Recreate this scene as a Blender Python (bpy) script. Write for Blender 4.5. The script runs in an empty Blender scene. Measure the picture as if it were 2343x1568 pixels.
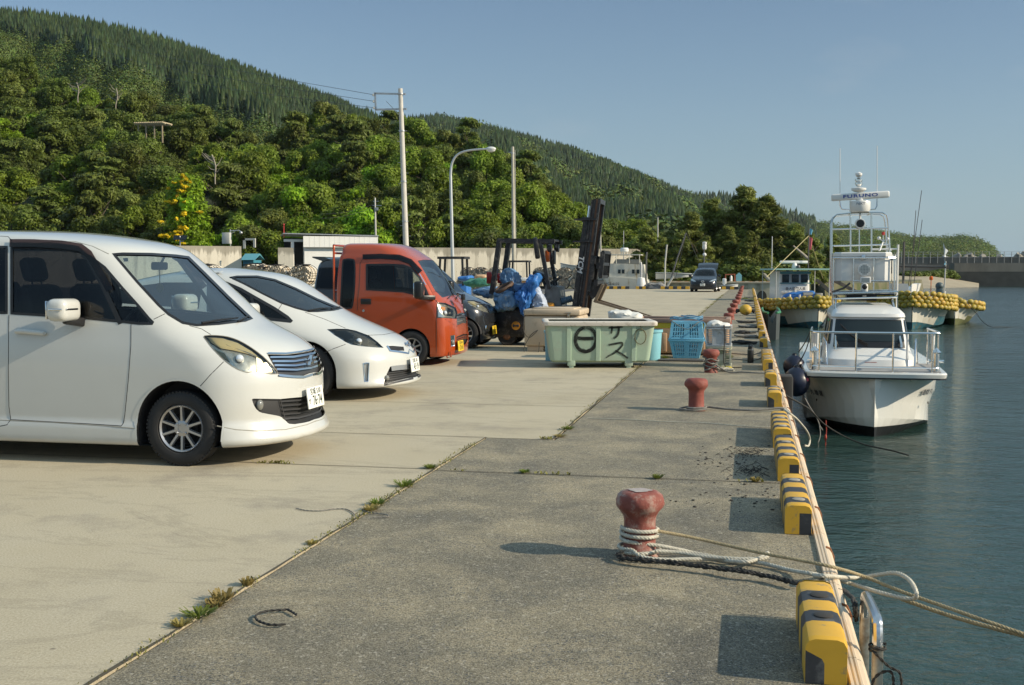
import bpy, bmesh, math, random
import numpy as np
from mathutils import Vector, Matrix
from mathutils.bvhtree import BVHTree
random.seed(7)
rng = np.random.default_rng(11)
SC = bpy.context.scene
COL = SC.collection
rad = math.radians
sin, cos, pi = math.sin, math.cos, math.pi

# ---- camera model: the place was measured from the photograph (units: metres; quay top z=0,
# X to the sea, Y along the quay, the lens 1.45 m above the quay)
FPX = 2603.; CX = 1171.5; HY = 623.; CYP = 784.; HC = 1.45
YAW = rad(11.78); PIT = math.atan((CYP-HY)/FPX)
_fw = Vector((-sin(YAW)*cos(PIT), cos(YAW)*cos(PIT), -sin(PIT)))
_rt = Vector((cos(YAW), sin(YAW), 0)); _up = _rt.cross(_fw)
EYE = Vector((0, 0, HC))
def ray(u, v): return _fw + _rt*((u-CX)/FPX) - _up*((v-CYP)/FPX)
def G(u, v, z=0.):
    d = ray(u, v); t = (z-HC)/d.z; return EYE + d*t
def AY(u, v, y):
    d = ray(u, v); return EYE + d*(y/d.y)
def AX(u, v, x):
    d = ray(u, v); return EYE + d*(x/d.x)
def PX(p):
    q = p - EYE; a = q.dot(_fw); return (CX + FPX*q.dot(_rt)/a, CYP - FPX*q.dot(_up)/a)

# ---- mesh builder
class MB:
    def __init__(s): s.v = []; s.f = []; s.mi = []; s.m = 0
    def add(s, vs, fs, m=None):
        o = len(s.v); s.v.extend([tuple(p) for p in vs]); k = s.m if m is None else m
        for f in fs: s.f.append(tuple(i+o for i in f)); s.mi.append(k)
        return s
    def bm(s, b, mat=None, m=None):
        b.verts.index_update(); vs = [(mat @ v.co) if mat else v.co for v in b.verts]
        return s.add(vs, [[v.index for v in f.verts] for f in b.faces], m)
    def box(s, c, sz, r=0., rz=0., rot=None, seg=2, m=None):
        b = bmesh.new(); bmesh.ops.create_cube(b, size=1.0)
        bmesh.ops.scale(b, vec=sz, verts=b.verts)
        if r > 0: bmesh.ops.bevel(b, geom=list(b.edges), offset=min(r, min(sz)*.49), segments=seg, affect='EDGES', profile=.5)
        M = Matrix.Translation(c)
        if rot is not None: M = M @ rot.to_4x4()
        elif rz: M = M @ Matrix.Rotation(rz, 4, 'Z')
        s.bm(b, M, m); b.free(); return s
    def boxb(s, a, b, r=0., m=None):
        a = Vector(a); b = Vector(b); d = b-a
        return s.box((a+b)/2, (abs(d.x), abs(d.y), abs(d.z)), r, m=m)
    def bar(s, a, b, w, h, up=(0, 0, 1), r=0., m=None):
        a = Vector(a); b = Vector(b); d = b-a; L = d.length; d.normalize(); u = Vector(up)
        x = d.cross(u)
        if x.length < 1e-4: x = d.cross(Vector((0, 1, 0)))
        x.normalize(); z = x.cross(d)
        return s.box((a+b)/2, (w, L, h), r, rot=Matrix((x, d, z)).transposed(), m=m)
    def loft(s, rings, closed=True, caps=(True, True), m=None):
        n = len(rings[0]); vs = [p for r in rings for p in r]; fs = []
        for i in range(len(rings)-1):
            for j in range(n if closed else n-1):
                k = (j+1) % n; fs.append((i*n+j, i*n+k, (i+1)*n+k, (i+1)*n+j))
        if caps[0]: fs.append(tuple(range(n-1, -1, -1)))
        if caps[1]: fs.append(tuple((len(rings)-1)*n+j for j in range(n)))
        return s.add(vs, fs, m)
    def tube(s, path, r, n=8, caps=True, m=None, closed=False):
        P = [Vector(p) for p in path]; K = len(P); R = r if isinstance(r, (list, tuple)) else [r]*K
        rings = []; ref = None
        for i in range(K):
            if closed: t = P[(i+1) % K]-P[i-1]
            else: t = P[min(i+1, K-1)]-P[max(i-1, 0)]
            if t.length < 1e-9: t = Vector((0, 0, 1))
            t.normalize()
            if ref is None:
                ref = Vector((0, 0, 1)) if abs(t.z) < .9 else Vector((1, 0, 0))
            x = ref - t*ref.dot(t)
            if x.length < 1e-5: x = t.orthogonal()
            x.normalize(); ref = x; y = t.cross(x)
            rings.append([P[i]+(x*cos(a)+y*sin(a))*R[i] for a in [2*pi*j/n for j in range(n)]])
        if closed: rings.append(rings[0]); caps = False
        return s.loft(rings, True, (caps, caps), m)
    def lathe(s, prof, c=(0, 0, 0), n=24, axis='Z', m=None, caps=True, M=None):
        rings = []
        for r, z in prof:
            ring = []
            for j in range(n):
                a = 2*pi*j/n; p = Vector((r*cos(a), r*sin(a), z))
                if axis == 'Y': p = Vector((p.x, -p.z, p.y))
                elif axis == 'X': p = Vector((p.z, p.x, p.y))
                if M is not None: p = M @ p
                ring.append(p+Vector(c))
            rings.append(ring)
        return s.loft(rings, True, (caps, caps), m)
    def prism(s, poly, fn, d0, d1, m=None):
        n = len(poly)
        return s.loft([[fn(p, d0) for p in poly], [fn(p, d1) for p in poly]], True, (True, True), m)
    def ball(s, c, r, u=12, v=8, M=None, m=None):
        b = bmesh.new(); bmesh.ops.create_uvsphere(b, u_segments=u, v_segments=v, radius=1)
        sc = r if isinstance(r, (tuple, list)) else (r, r, r)
        T = Matrix.Translation(c) @ (M.to_4x4() if M is not None else Matrix()) @ Matrix.Diagonal((*sc, 1))
        s.bm(b, T, m); b.free(); return s
    def jitter(s, a):
        s.v = [(x+random.uniform(-a, a), y+random.uniform(-a, a), z+random.uniform(-a, a)) for x, y, z in s.v]; return s

def rootloc(o):
    while o.parent: o = o.parent
    return Vector(o.location)
def obj(name, mb, mats, parent=None, loc=None, smooth=35, local=False):
    """link one mesh object; vertices are given in world space unless local"""
    me = bpy.data.meshes.new(name)
    off = Vector((0, 0, 0))
    if loc is not None: off = Vector(loc)
    elif parent is not None: off = rootloc(parent)
    vs = mb.v if local else [(x-off.x, y-off.y, z-off.z) for x, y, z in mb.v]
    me.from_pydata(vs, [], mb.f)
    if not isinstance(mats, (list, tuple)): mats = [mats]
    for m in mats: me.materials.append(m)
    if len(mats) > 1: me.polygons.foreach_set('material_index', mb.mi)
    me.update()
    fixn(me)
    if smooth:
        me.polygons.foreach_set('use_smooth', [True]*len(me.polygons)); me.set_sharp_from_angle(angle=rad(smooth))
    o = bpy.data.objects.new(name, me); COL.objects.link(o)
    if loc is not None: o.location = loc
    if parent is not None: o.parent = parent
    return o
def fixn(me):
    b = bmesh.new(); b.from_mesh(me)
    if len(b.faces) < 60000: bmesh.ops.recalc_face_normals(b, faces=b.faces); b.to_mesh(me)
    b.free()
def tag(o, label=None, cat=None, group=None, kind=None):
    if label: o['label'] = label
    if cat: o['category'] = cat
    if group: o['group'] = group
    if kind: o['kind'] = kind
    return o
def thing(name, label, cat, loc=(0, 0, 0), group=None, rz=0.):
    o = bpy.data.objects.new(name, None); COL.objects.link(o); o.location = loc; o.rotation_euler = (0, 0, rz)
    o.empty_display_size = .2
    return tag(o, label, cat, group)
def sub(name, parent):
    o = bpy.data.objects.new(name, None); COL.objects.link(o); o.parent = parent; o.empty_display_size = .1; return o
def struct(name, mb, mats, smooth=0): return tag(obj(name, mb, mats, smooth=smooth), kind='structure')
def dup(o, loc=None, rz=None, scale=None, label=None, group=None, parent=None):
    c = o.copy(); COL.objects.link(c)
    if parent is not None: c.parent = parent
    for ch in list(o.children): dup(ch, parent=c)
    if loc is not None: c.location = loc
    if rz is not None: c.rotation_euler = (0, 0, rz)
    if scale is not None: c.scale = scale if isinstance(scale, (tuple, list)) else (scale,)*3
    if label: c['label'] = label
    if group: c['group'] = group
    return c
def catmull(P, n=8, closed=False):
    P = [Vector(p) for p in P]; out = []; K = len(P)
    for i in range(K if closed else K-1):
        if closed: a, b, c, d = P[i-1], P[i], P[(i+1) % K], P[(i+2) % K]
        else: a, b, c, d = P[max(i-1, 0)], P[i], P[i+1], P[min(i+2, K-1)]
        for k in range(n):
            t = k/n
            out.append(.5*((2*b)+(c-a)*t+(2*a-5*b+4*c-d)*t*t+(3*b-a-3*c+d)*t**3))
    if not closed: out.append(P[-1])
    return out

# ---- materials
def nt(m): return m.node_tree.nodes, m.node_tree.links
def newmat(name):
    m = bpy.data.materials.new(name); m.use_nodes = True
    n, l = nt(m); n.clear()
    out = n.new('ShaderNodeOutputMaterial'); b = n.new('ShaderNodeBsdfPrincipled'); l.new(b.outputs[0], out.inputs[0])
    return m, n, l, b
def sock(n, l, a, v):
    if hasattr(v, 'is_linked') or hasattr(v, 'links'): l.new(v, a)
    else: a.default_value = v
def noise(n, l, scale, detail=4, rough=.55, vec=None, dist=0.):
    t = n.new('ShaderNodeTexNoise'); t.inputs['Scale'].default_value = scale; t.inputs['Detail'].default_value = detail
    t.inputs['Roughness'].default_value = rough; t.inputs['Distortion'].default_value = dist
    if vec is not None: l.new(vec, t.inputs['Vector'])
    return t
def ramp(n, l, fac, stops):
    r = n.new('ShaderNodeValToRGB'); l.new(fac, r.inputs[0]); e = r.color_ramp.elements
    while len(e) < len(stops): e.new(.5)
    for i, (p, c) in enumerate(stops):
        e[i].position = p; e[i].color = (*c, 1) if isinstance(c, (tuple, list)) else (c, c, c, 1)
    return r.outputs[0]
def mix(n, l, fac, a, b, mode='MIX'):
    x = n.new('ShaderNodeMix'); x.data_type = 'RGBA'; x.blend_type = mode; x.clamp_factor = True
    for i, v in ((0, fac), (6, a), (7, b)):
        if hasattr(v, 'links'): l.new(v, x.inputs[i])
        else: x.inputs[i].default_value = v if not isinstance(v, tuple) else ((*v, 1) if len(v) == 3 else v)
    return x.outputs[2]
def objco(n, stretch=None, l=None):
    c = n.new('ShaderNodeTexCoord')
    if stretch is None: return c.outputs['Object']
    mp = n.new('ShaderNodeMapping'); mp.inputs['Scale'].default_value = stretch; l.new(c.outputs['Object'], mp.inputs[0]); return mp.outputs[0]
MATS = {}
def M(name, col=(.5, .5, .5), rough=.5, metal=0., var=.0, vs=4., bump=0., bs=60., coat=0., spec=.5, dirt=None, damt=.0, ds=2., stretch=None, rnd=0., emit=0.):
    """principled surface: base colour with noise variation, optional second colour in worn patches"""
    if name in MATS: return MATS[name]
    m, n, l, b = newmat(name); c = (*col, 1)
    b.inputs['Roughness'].default_value = rough; b.inputs['Metallic'].default_value = metal
    b.inputs['Coat Weight'].default_value = coat; b.inputs['Coat Roughness'].default_value = .04
    b.inputs['Specular IOR Level'].default_value = spec
    cur = None; vec = objco(n, stretch, l) if (var or damt or bump) else None
    if var:
        t = noise(n, l, vs, 6, .6, vec)
        cur = ramp(n, l, t.outputs[0], [(.3, tuple(x*(1-var) for x in col)), (.7, tuple(min(1, x*(1+var)) for x in col))])
    if dirt is not None:
        t2 = noise(n, l, ds, 8, .65, vec)
        f = ramp(n, l, t2.outputs[0], [(max(0, .62-damt*.4), 0.), (min(1, .72-damt*.25), 1.)])
        cur = mix(n, l, f, cur if cur is not None else c, dirt)
    if rnd:
        oi = n.new('ShaderNodeObjectInfo'); hs = n.new('ShaderNodeHueSaturation')
        mr = n.new('ShaderNodeMapRange'); l.new(oi.outputs['Random'], mr.inputs[0]); mr.inputs[3].default_value = 1-rnd; mr.inputs[4].default_value = 1+rnd
        l.new(mr.outputs[0], hs.inputs['Value'])
        mr2 = n.new('ShaderNodeMapRange'); l.new(oi.outputs['Random'], mr2.inputs[0]); mr2.inputs[3].default_value = .5+rnd*.06; mr2.inputs[4].default_value = .5-rnd*.06
        l.new(mr2.outputs[0], hs.inputs['Hue'])
        if cur is None: hs.inputs['Color'].default_value = c
        else: l.new(cur, hs.inputs['Color'])
        cur = hs.outputs[0]
    if cur is None: b.inputs['Base Color'].default_value = c
    else: l.new(cur, b.inputs['Base Color'])
    if bump:
        t3 = noise(n, l, bs, 5, .6, vec); bp = n.new('ShaderNodeBump'); bp.inputs['Strength'].default_value = bump; bp.inputs['Distance'].default_value = .01
        l.new(t3.outputs[0], bp.inputs['Height']); l.new(bp.outputs[0], b.inputs['Normal'])
    MATS[name] = m; return m
def glass(name, tint=(.35, .4, .4), rough=.0, ior=1.5):
    if name in MATS: return MATS[name]
    m = bpy.data.materials.new(name); m.use_nodes = True; n, l = nt(m); n.clear()
    out = n.new('ShaderNodeOutputMaterial'); tr = n.new('ShaderNodeBsdfTransparent'); tr.inputs[0].default_value = (*tint, 1)
    gl = n.new('ShaderNodeBsdfGlossy'); gl.inputs['Roughness'].default_value = rough
    fr = n.new('ShaderNodeFresnel'); fr.inputs[0].default_value = ior
    mx = n.new('ShaderNodeMixShader'); l.new(fr.outputs[0], mx.inputs[0]); l.new(tr.outputs[0], mx.inputs[1]); l.new(gl.outputs[0], mx.inputs[2]); l.new(mx.outputs[0], out.inputs[0])
    MATS[name] = m; return m
def text(name, s, mat, parent, origin, xdir, ydir, h, depth=.001, align='CENTER', sx=1., shear=0., spacing=1., offset=0., local=False):
    """lettering as a real mesh: origin = centre, xdir/ydir = reading and up directions (world or parent space)"""
    cu = bpy.data.curves.new(name, 'FONT'); cu.body = s; cu.size = 1.; cu.align_x = align; cu.align_y = 'CENTER'; cu.extrude = .0; cu.shear = shear
    cu.space_character = spacing; cu.offset = offset; cu.resolution_u = 3
    t = bpy.data.objects.new(name, cu); COL.objects.link(t)
    dg = bpy.context.evaluated_depsgraph_get(); me = bpy.data.meshes.new_from_object(t.evaluated_get(dg))
    bpy.data.objects.remove(t); bpy.data.curves.remove(cu)
    x = Vector(xdir).normalized(); y = Vector(ydir); y = (y-x*y.dot(x)).normalized(); z = x.cross(y)
    mb = MB(); vs = [Vector(origin)+x*(v.co.x*h*1.38*sx)+y*(v.co.y*h*1.38)+z*depth for v in me.vertices]
    mb.add(vs, [tuple(p.vertices) for p in me.polygons]); bpy.data.meshes.remove(me)
    return obj(name, mb, mat, parent, smooth=0, local=local)
# ---- camera, sun, sky
cam = bpy.data.cameras.new('camera'); co = bpy.data.objects.new('camera', cam); COL.objects.link(co)
co.location = EYE; co.rotation_euler = (pi/2-PIT, 0, YAW)
cam.sensor_width = 36; cam.lens = 36*FPX/2343; cam.clip_end = 20000; cam.clip_start = .05
SC.camera = co
SUN_EL, SUN_D = rad(27.), rad(5.)
sd = Vector((cos(SUN_D)*cos(SUN_EL), -sin(SUN_D)*cos(SUN_EL), sin(SUN_EL)))
sl = bpy.data.lights.new('sun', 'SUN'); sl.energy = 4.8; sl.angle = rad(.53); sl.color = (1, .87, .66)
so = bpy.data.objects.new('sun', sl); COL.objects.link(so); so.rotation_euler = sd.to_track_quat('Z', 'Y').to_euler(); so.location = (30, -5, 30)
w = bpy.data.worlds.new('World'); SC.world = w; w.use_nodes = True
n, l = w.node_tree.nodes, w.node_tree.links; bg = n['Background']
sk = n.new('ShaderNodeTexSky'); sk.sky_type = 'NISHITA'; sk.sun_disc = False; sk.sun_elevation = SUN_EL; sk.sun_rotation = pi/2+SUN_D
sk.air_density = 1.; sk.dust_density = .3; sk.ozone_density = 2.6; sk.altitude = 0
tc_ = n.new('ShaderNodeTexCoord'); sx_ = n.new('ShaderNodeSeparateXYZ'); l.new(tc_.outputs['Generated'], sx_.inputs[0])
def wramp(stops):
    r = n.new('ShaderNodeValToRGB'); l.new(sx_.outputs[2], r.inputs[0]); e = r.color_ramp.elements
    while len(e) < len(stops): e.new(.5)
    for i, (p, c) in enumerate(stops): e[i].position = p; e[i].color = (c, c, c, 1)
    return r.outputs[0]
def wmix(mode, f, a, b):
    x = n.new('ShaderNodeMix'); x.data_type = 'RGBA'; x.blend_type = mode; l.new(f, x.inputs[0]); l.new(a, x.inputs[6]); x.inputs[7].default_value = (*b, 1); return x.outputs[2]
hz_ = wmix('MIX', wramp([(0., .85), (.06, .58), (.16, .26), (.26, .1), (.4, 0.)]), sk.outputs[0], (3.0, 4.4, 5.5))   # pale sea haze low on the horizon
hz_ = wmix('ADD', wramp([(.24, 0.), (.5, 1.)]), hz_, (2.7, 3.8, 4.1))                                             # milky upper sky
cn_ = n.new('ShaderNodeTexNoise'); cn_.inputs['Scale'].default_value = 5.; cn_.inputs['Detail'].default_value = 6; cm_ = n.new('ShaderNodeMapping'); cm_.inputs['Scale'].default_value = (1, 1, 2.5); l.new(tc_.outputs['Generated'], cm_.inputs[0]); l.new(cm_.outputs[0], cn_.inputs['Vector'])
cr_ = n.new('ShaderNodeMapRange'); l.new(cn_.outputs[0], cr_.inputs[0]); cr_.inputs[1].default_value = .56; cr_.inputs[2].default_value = .8; cr_.inputs[4].default_value = .3
hz_ = wmix('MIX', cr_.outputs[0], hz_, (5.2, 5.6, 6.0))     # faint wisps of cloud
l.new(hz_, bg.inputs[0]); bg.inputs[1].default_value = .08
vs_ = SC.view_settings; vs_.view_transform = 'Standard'; vs_.look = 'None'; vs_.exposure = .25; vs_.gamma = 1.
cy = SC.cycles; cy.use_denoising = True; cy.max_bounces = 6; cy.diffuse_bounces = 2; cy.glossy_bounces = 3; cy.transmission_bounces = 4; cy.transparent_max_bounces = 12
cy.caustics_reflective = False; cy.caustics_refractive = False; cy.use_adaptive_sampling = True; cy.adaptive_threshold = .012

# ---- ground materials
def mat_lot():
    m, n, l, b = newmat('pale_concrete'); v = objco(n)
    big = noise(n, l, .35, 5, .6, v); mid = noise(n, l, 2.2, 8, .62, objco(n, (1., .45, 1), l), .6); fine = noise(n, l, 95, 5, .7, v)
    c = ramp(n, l, big.outputs[0], [(.3, (.375, .322, .222)), (.7, (.46, .40, .285))])
    f = ramp(n, l, mid.outputs[0], [(.42, 0.), (.75, 1.)]); c = mix(n, l, f, c, (.425, .372, .27))
    c = mix(n, l, ramp(n, l, noise(n, l, 1.1, 9, .7, v).outputs[0], [(.52, 0.), (.68, .75)]), c, (.255, .222, .17))
    st = noise(n, l, 5.5, 6, .7, objco(n, (.5, 1.4, 1), l)); c = mix(n, l, ramp(n, l, st.outputs[0], [(.64, 0.), (.75, .45)]), c, (.46, .36, .24))
    c = mix(n, l, .9, c, ramp(n, l, fine.outputs[0], [(.3, .25), (.7, .8)]), 'SOFT_LIGHT')
    vo = n.new('ShaderNodeTexVoronoi'); vo.inputs['Scale'].default_value = 3.2; l.new(v, vo.inputs['Vector']); c = mix(n, l, ramp(n, l, vo.outputs['Distance'], [(.02, .7), (.05, 0.)]), c, (.12, .10, .075))
    cr = noise(n, l, .5, 8, .75, objco(n, (.25, 1., 1), l), 1.5); c = mix(n, l, ramp(n, l, cr.outputs[0], [(.47, 0.), (.495, .28), (.52, 0.)]), c, (.2, .172, .125))
    l.new(c, b.inputs['Base Color']); b.inputs['Roughness'].default_value = .85
    bp = n.new('ShaderNodeBump'); bp.inputs['Strength'].default_value = .35; bp.inputs['Distance'].default_value = .006
    l.new(noise(n, l, 90, 6, .7, v).outputs[0], bp.inputs['Height']); l.new(bp.outputs[0], b.inputs['Normal']); return m
def mat_apron():
    m, n, l, b = newmat('worn_aggregate_concrete'); v = objco(n)
    big = noise(n, l, 1.3, 10, .72, v, .4)
    c = ramp(n, l, big.outputs[0], [(.34, (.14, .128, .098)), (.48, (.215, .19, .134)), (.62, (.33, .282, .188))])
    patch = ramp(n, l, noise(n, l, 2.3, 6, .65, v, .3).outputs[0], [(.36, .1), (.62, 1.)])
    for sc, lo, k in ((75., .40, 1), (160., .5, .8)):      # dark stones of two sizes, worn clear in patches
        vo = n.new('ShaderNodeTexVoronoi'); vo.inputs['Scale'].default_value = sc; l.new(v, vo.inputs['Vector'])
        sep = n.new('ShaderNodeSeparateColor'); l.new(vo.outputs['Color'], sep.inputs[0])
        a = ramp(n, l, sep.outputs[0], [(lo-.04, float(k)), (lo+.04, 0.)]); e = ramp(n, l, vo.outputs['Distance'], [(.34, 1.), (.5, 0.)])
        for q in (e, patch):
            mu = n.new('ShaderNodeMath'); mu.operation = 'MULTIPLY'; l.new(a, mu.inputs[0]); l.new(q, mu.inputs[1]); a = mu.outputs[0]
        c = mix(n, l, a, c, ramp(n, l, sep.outputs[1], [(0., (.045, .05, .055)), (.6, (.10, .105, .108)), (1., (.19, .16, .11))]))
        c = mix(n, l, ramp(n, l, sep.outputs[2], [(.955, 0.), (.965, .5)]), c, (.46, .42, .34))
    c = mix(n, l, 1., c, ramp(n, l, noise(n, l, 130, 6, .8, v).outputs[0], [(.36, .0), (.64, 1.)]), 'SOFT_LIGHT')
    l.new(c, b.inputs['Base Color']); b.inputs['Roughness'].default_value = .9
    bp = n.new('ShaderNodeBump'); bp.inputs['Strength'].default_value = 1.; bp.inputs['Distance'].default_value = .009
    l.new(noise(n, l, 110, 7, .75, v).outputs[0], bp.inputs['Height']); l.new(bp.outputs[0], b.inputs['Normal']); return m
LOT, APR = mat_lot(), mat_apron()
ASPH = M('asphalt', (.085, .083, .08), .9, var=.2, vs=1.5, bump=.4, bs=120)
CONC = M('grey_concrete', (.33, .31, .265), .9, var=.18, vs=1.2, bump=.3, bs=25, dirt=(.17, .16, .13), damt=.25, ds=.5)
QWALL = M('quay_wall_concrete', (.13, .125, .11), .85, var=.3, vs=1.5, bump=.4, bs=15)
GAP = M('dark_joint', (.075, .062, .04), .95)

XJ0, XJ1, YJ = -2.26, -1.66, 9.67       # the joint between the pale lot and the worn apron steps sideways at YJ
mb = MB()
def sheet(mb, x0, x1, y0, y1, z): mb.add([(x0, y0, z), (x1, y0, z), (x1, y1, z), (x0, y1, z)], [(0, 1, 2, 3)])
def slab(x0, x1, y0, y1, z1=0., z0=-3.2):
    m = MB(); m.boxb((x0, y0, z0), (x1, y1, z1)); return m
mb = MB(); YQ = 98.
mb.v, mb.f = [], []
pl = [(-120, -25), (XJ0, -25), (XJ0, YJ), (XJ1, YJ), (XJ1, YQ), (-120, YQ)]
mb.loft([[(x, y, -.5) for x, y in pl], [(x, y, 0) for x, y in pl]])
struct('parking_lot', mb, LOT)
mb = MB(); pl = [(XJ0+.02, -25), (.37, -25), (.37, YQ), (XJ1+.03, YQ), (XJ1+.03, YJ+.015), (XJ0+.02, YJ+.015)]
mb.loft([[(x, y, -.5) for x, y in pl], [(x, y, -.003) for x, y in pl]])
struct('quay_apron', mb, APR)
mb = MB(); mb.boxb((-120, -25, -4), (.33, YQ, -.5)); struct('quay_wall', mb, QWALL)
mb = MB()
for (x0, x1, y, wd) in ((-9, XJ0, 8.01, .012), (-40, XJ0, 9.67, .012), (-40, XJ1, 12.1, .01), (-40, XJ1, 18.2, .012), (-40, XJ1, 24, .014), (-40, XJ1, 31, .014), (-40, XJ1, 39, .018), (-40, XJ1, 50, .02), (-40, XJ1, 63, .025), (-40, XJ1, 78, .03)):
    pts = [(x0+(x1-x0)*i/40, y+random.uniform(-.006, .006)) for i in range(41)]
    for a, b2 in zip(pts, pts[1:]): mb.add([(a[0], a[1]-wd/2, .004), (b2[0], b2[1]-wd/2, .004), (b2[0], b2[1]+wd/2, .004), (a[0], a[1]+wd/2, .004)], [(0, 1, 2, 3)])
for (x0, x1, y, wd) in ((XJ0, .37, 7.98, .014), (XJ1, .37, 12.12, .008), (XJ1, .37, 18.3, .012), (XJ1, .37, 24, .014), (XJ1, .37, 30, .014), (XJ1, .37, 38, .02), (XJ1, .37, 48, .02), (XJ1, .37, 60, .03)):
    pts = [(x0+(x1-x0)*i/24, y+random.uniform(-.006, .006)) for i in range(25)]
    for a, b2 in zip(pts, pts[1:]): mb.add([(a[0], a[1]-wd/2, .002), (b2[0], b2[1]-wd/2, .002), (b2[0], b2[1]+wd/2, .002), (a[0], a[1]+wd/2, .002)], [(0, 1, 2, 3)])
for (y0, y1, x) in ((-3, YJ, XJ0+.005), (YJ, YQ, XJ1+.01)):
    K = int((y1-y0)*4); pts = [(x+random.uniform(-.008, .008), y0+(y1-y0)*i/K, random.uniform(.004, .013)) for i in range(K+1)]
    for a, b2 in zip(pts, pts[1:]): mb.add([(a[0]-a[2], a[1], .0045), (a[0]+a[2], a[1], .0045), (b2[0]+b2[2], b2[1], .0045), (b2[0]-b2[2], b2[1], .0045)], [(0, 1, 2, 3)])
struct('ground_joints', mb, GAP)

# asphalt road before the sea wall, with painted lines
mb = MB(); a = [(-120, 55), (-19, 55), (-13.2, 80), (-13.6, 97.8), (-120, 97.8)]
mb.add([(x, y, .004) for x, y in a], [tuple(range(5))]); struct('asphalt_road', mb, ASPH)
mb = MB()
for (x0, y0, x1, y1) in ((-19.5, 57, -13.6, 80), (-26, 66, -14.5, 67.5), (-28, 72, -14.2, 78), (-30, 80, -14, 90)):
    d = Vector((x1-x0, y1-y0, 0)).normalized(); p = Vector((-d.y, d.x, 0))*.09
    mb.add([Vector((x0, y0, .008))-p, Vector((x1, y1, .008))-p, Vector((x1, y1, .008))+p, Vector((x0, y0, .008))+p], [(0, 1, 2, 3)])
struct('road_markings', mb, M('road_paint', (.6, .58, .52), .8, dirt=(.3, .29, .27), damt=.4, ds=3))

# ---- water
def mat_water():
    m, n, l, b = newmat('harbour_water'); v = objco(n)
    b.inputs['Base Color'].default_value = (.022, .052, .046, 1); b.inputs['Roughness'].default_value = .05; b.inputs['IOR'].default_value = 1.333
    def mad(a, k, c):
        x = n.new('ShaderNodeMath'); x.operation = 'MULTIPLY_ADD'; l.new(a, x.inputs[0]); x.inputs[1].default_value = k; l.new(c, x.inputs[2]); return x.outputs[0]
    f = noise(n, l, 3.6, 5, .6, objco(n, (.8, 1.2, 1), l), .6); a = noise(n, l, 1.2, 5, .58, objco(n, (.75, 1.2, 1), l), .5); c = noise(n, l, .22, 3, .5, objco(n, (.7, 1.3, 1), l), .3)
    gust = ramp(n, l, noise(n, l, .035, 3, .5, objco(n, (.5, 1.4, 1), l)).outputs[0], [(.35, .55), (.65, 1.)])
    r2 = noise(n, l, 10, 4, .6, objco(n, (.8, 1.2, 1), l), .8); h = mad(r2.outputs[0], .17, mad(f.outputs[0], .4, mad(c.outputs[0], 1.6, a.outputs[0])))
    bp = n.new('ShaderNodeBump'); l.new(gust, bp.inputs['Strength']); bp.inputs['Distance'].default_value = .12
    l.new(h, bp.inputs['Height']); l.new(bp.outputs[0], b.inputs['Normal']); return m
WZ = -1.3
mb = MB(); sheet(mb, -5000, 5000, -300, 9000, WZ); struct('water', mb, mat_water())
# ---- far land: terrain sheets with a real ridge distance, woods on them
def mat_leaf(name, col, var=.35, trans=.25, rnd=.18, vs=.8, vein=None):
    m, n, l, b = newmat(name); v = objco(n)
    t = noise(n, l, vs, 4, .6, v); c = ramp(n, l, t.outputs[0], [(.3, tuple(x*(1-var) for x in col)), (.7, tuple(x*(1+var) for x in col))])
    at = n.new('ShaderNodeAttribute'); at.attribute_name = 'tint'
    c = mix(n, l, 1., c, at.outputs['Color'], 'MULTIPLY')
    oi = n.new('ShaderNodeObjectInfo'); hs = n.new('ShaderNodeHueSaturation'); l.new(c, hs.inputs['Color'])
    for k, a, z in (('Value', 1-rnd*1.4, 1+rnd*1.4), ('Hue', .5-rnd*.09, .5+rnd*.09)):
        mr = n.new('ShaderNodeMapRange'); l.new(oi.outputs['Random'], mr.inputs[0]); mr.inputs[3].default_value = a; mr.inputs[4].default_value = z; l.new(mr.outputs[0], hs.inputs[k])
    l.new(hs.outputs[0], b.inputs['Base Color']); b.inputs['Roughness'].default_value = .55; b.inputs['Specular IOR Level'].default_value = .25
    tr = n.new('ShaderNodeBsdfTranslucent'); l.new(hs.outputs[0], tr.inputs[0]); mx = n.new('ShaderNodeMixShader'); mx.inputs[0].default_value = trans
    l.new(b.outputs[0], mx.inputs[1]); l.new(tr.outputs[0], mx.inputs[2]); l.new(mx.outputs[0], [x for x in n if x.type == 'OUTPUT_MATERIAL'][0].inputs[0]); return m
LF_BROAD = mat_leaf('broad_leaves', (.165, .225, .024), trans=.38, rnd=.14); LF_DARK = mat_leaf('dark_leaves', (.10, .128, .022), trans=.3)
LF_PINEL = mat_leaf('pale_pine_needles', (.17, .20, .042), .3, .35, .08); LF_PINE = mat_leaf('pine_needles', (.12, .155, .028), .3, .25, .1); LF_BRIGHT = mat_leaf('bright_leaves', (.18, .29, .016), .35, .4, .12)
LF_OLIVE = mat_leaf('olive_leaves', (.165, .20, .04), .3, .3, .12); LF_YEL = mat_leaf('yellow_blossom', (.68, .5, .015), .2, .2, .05)
LF_CEDAR = mat_leaf('cedar_foliage', (.034, .056, .018), .25, .05, 0, .02); LF_FAR = mat_leaf('far_broadleaf', (.08, .115, .024), .35, .1, 0, .015)
BARK = M('bark', (.09, .07, .05), .95, var=.3, vs=6); DEADW = M('dead_wood', (.33, .29, .23), .9, var=.2, vs=5)
SOIL = M('forest_floor', (.028, .036, .014), 1., var=.4, vs=.2)

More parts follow.
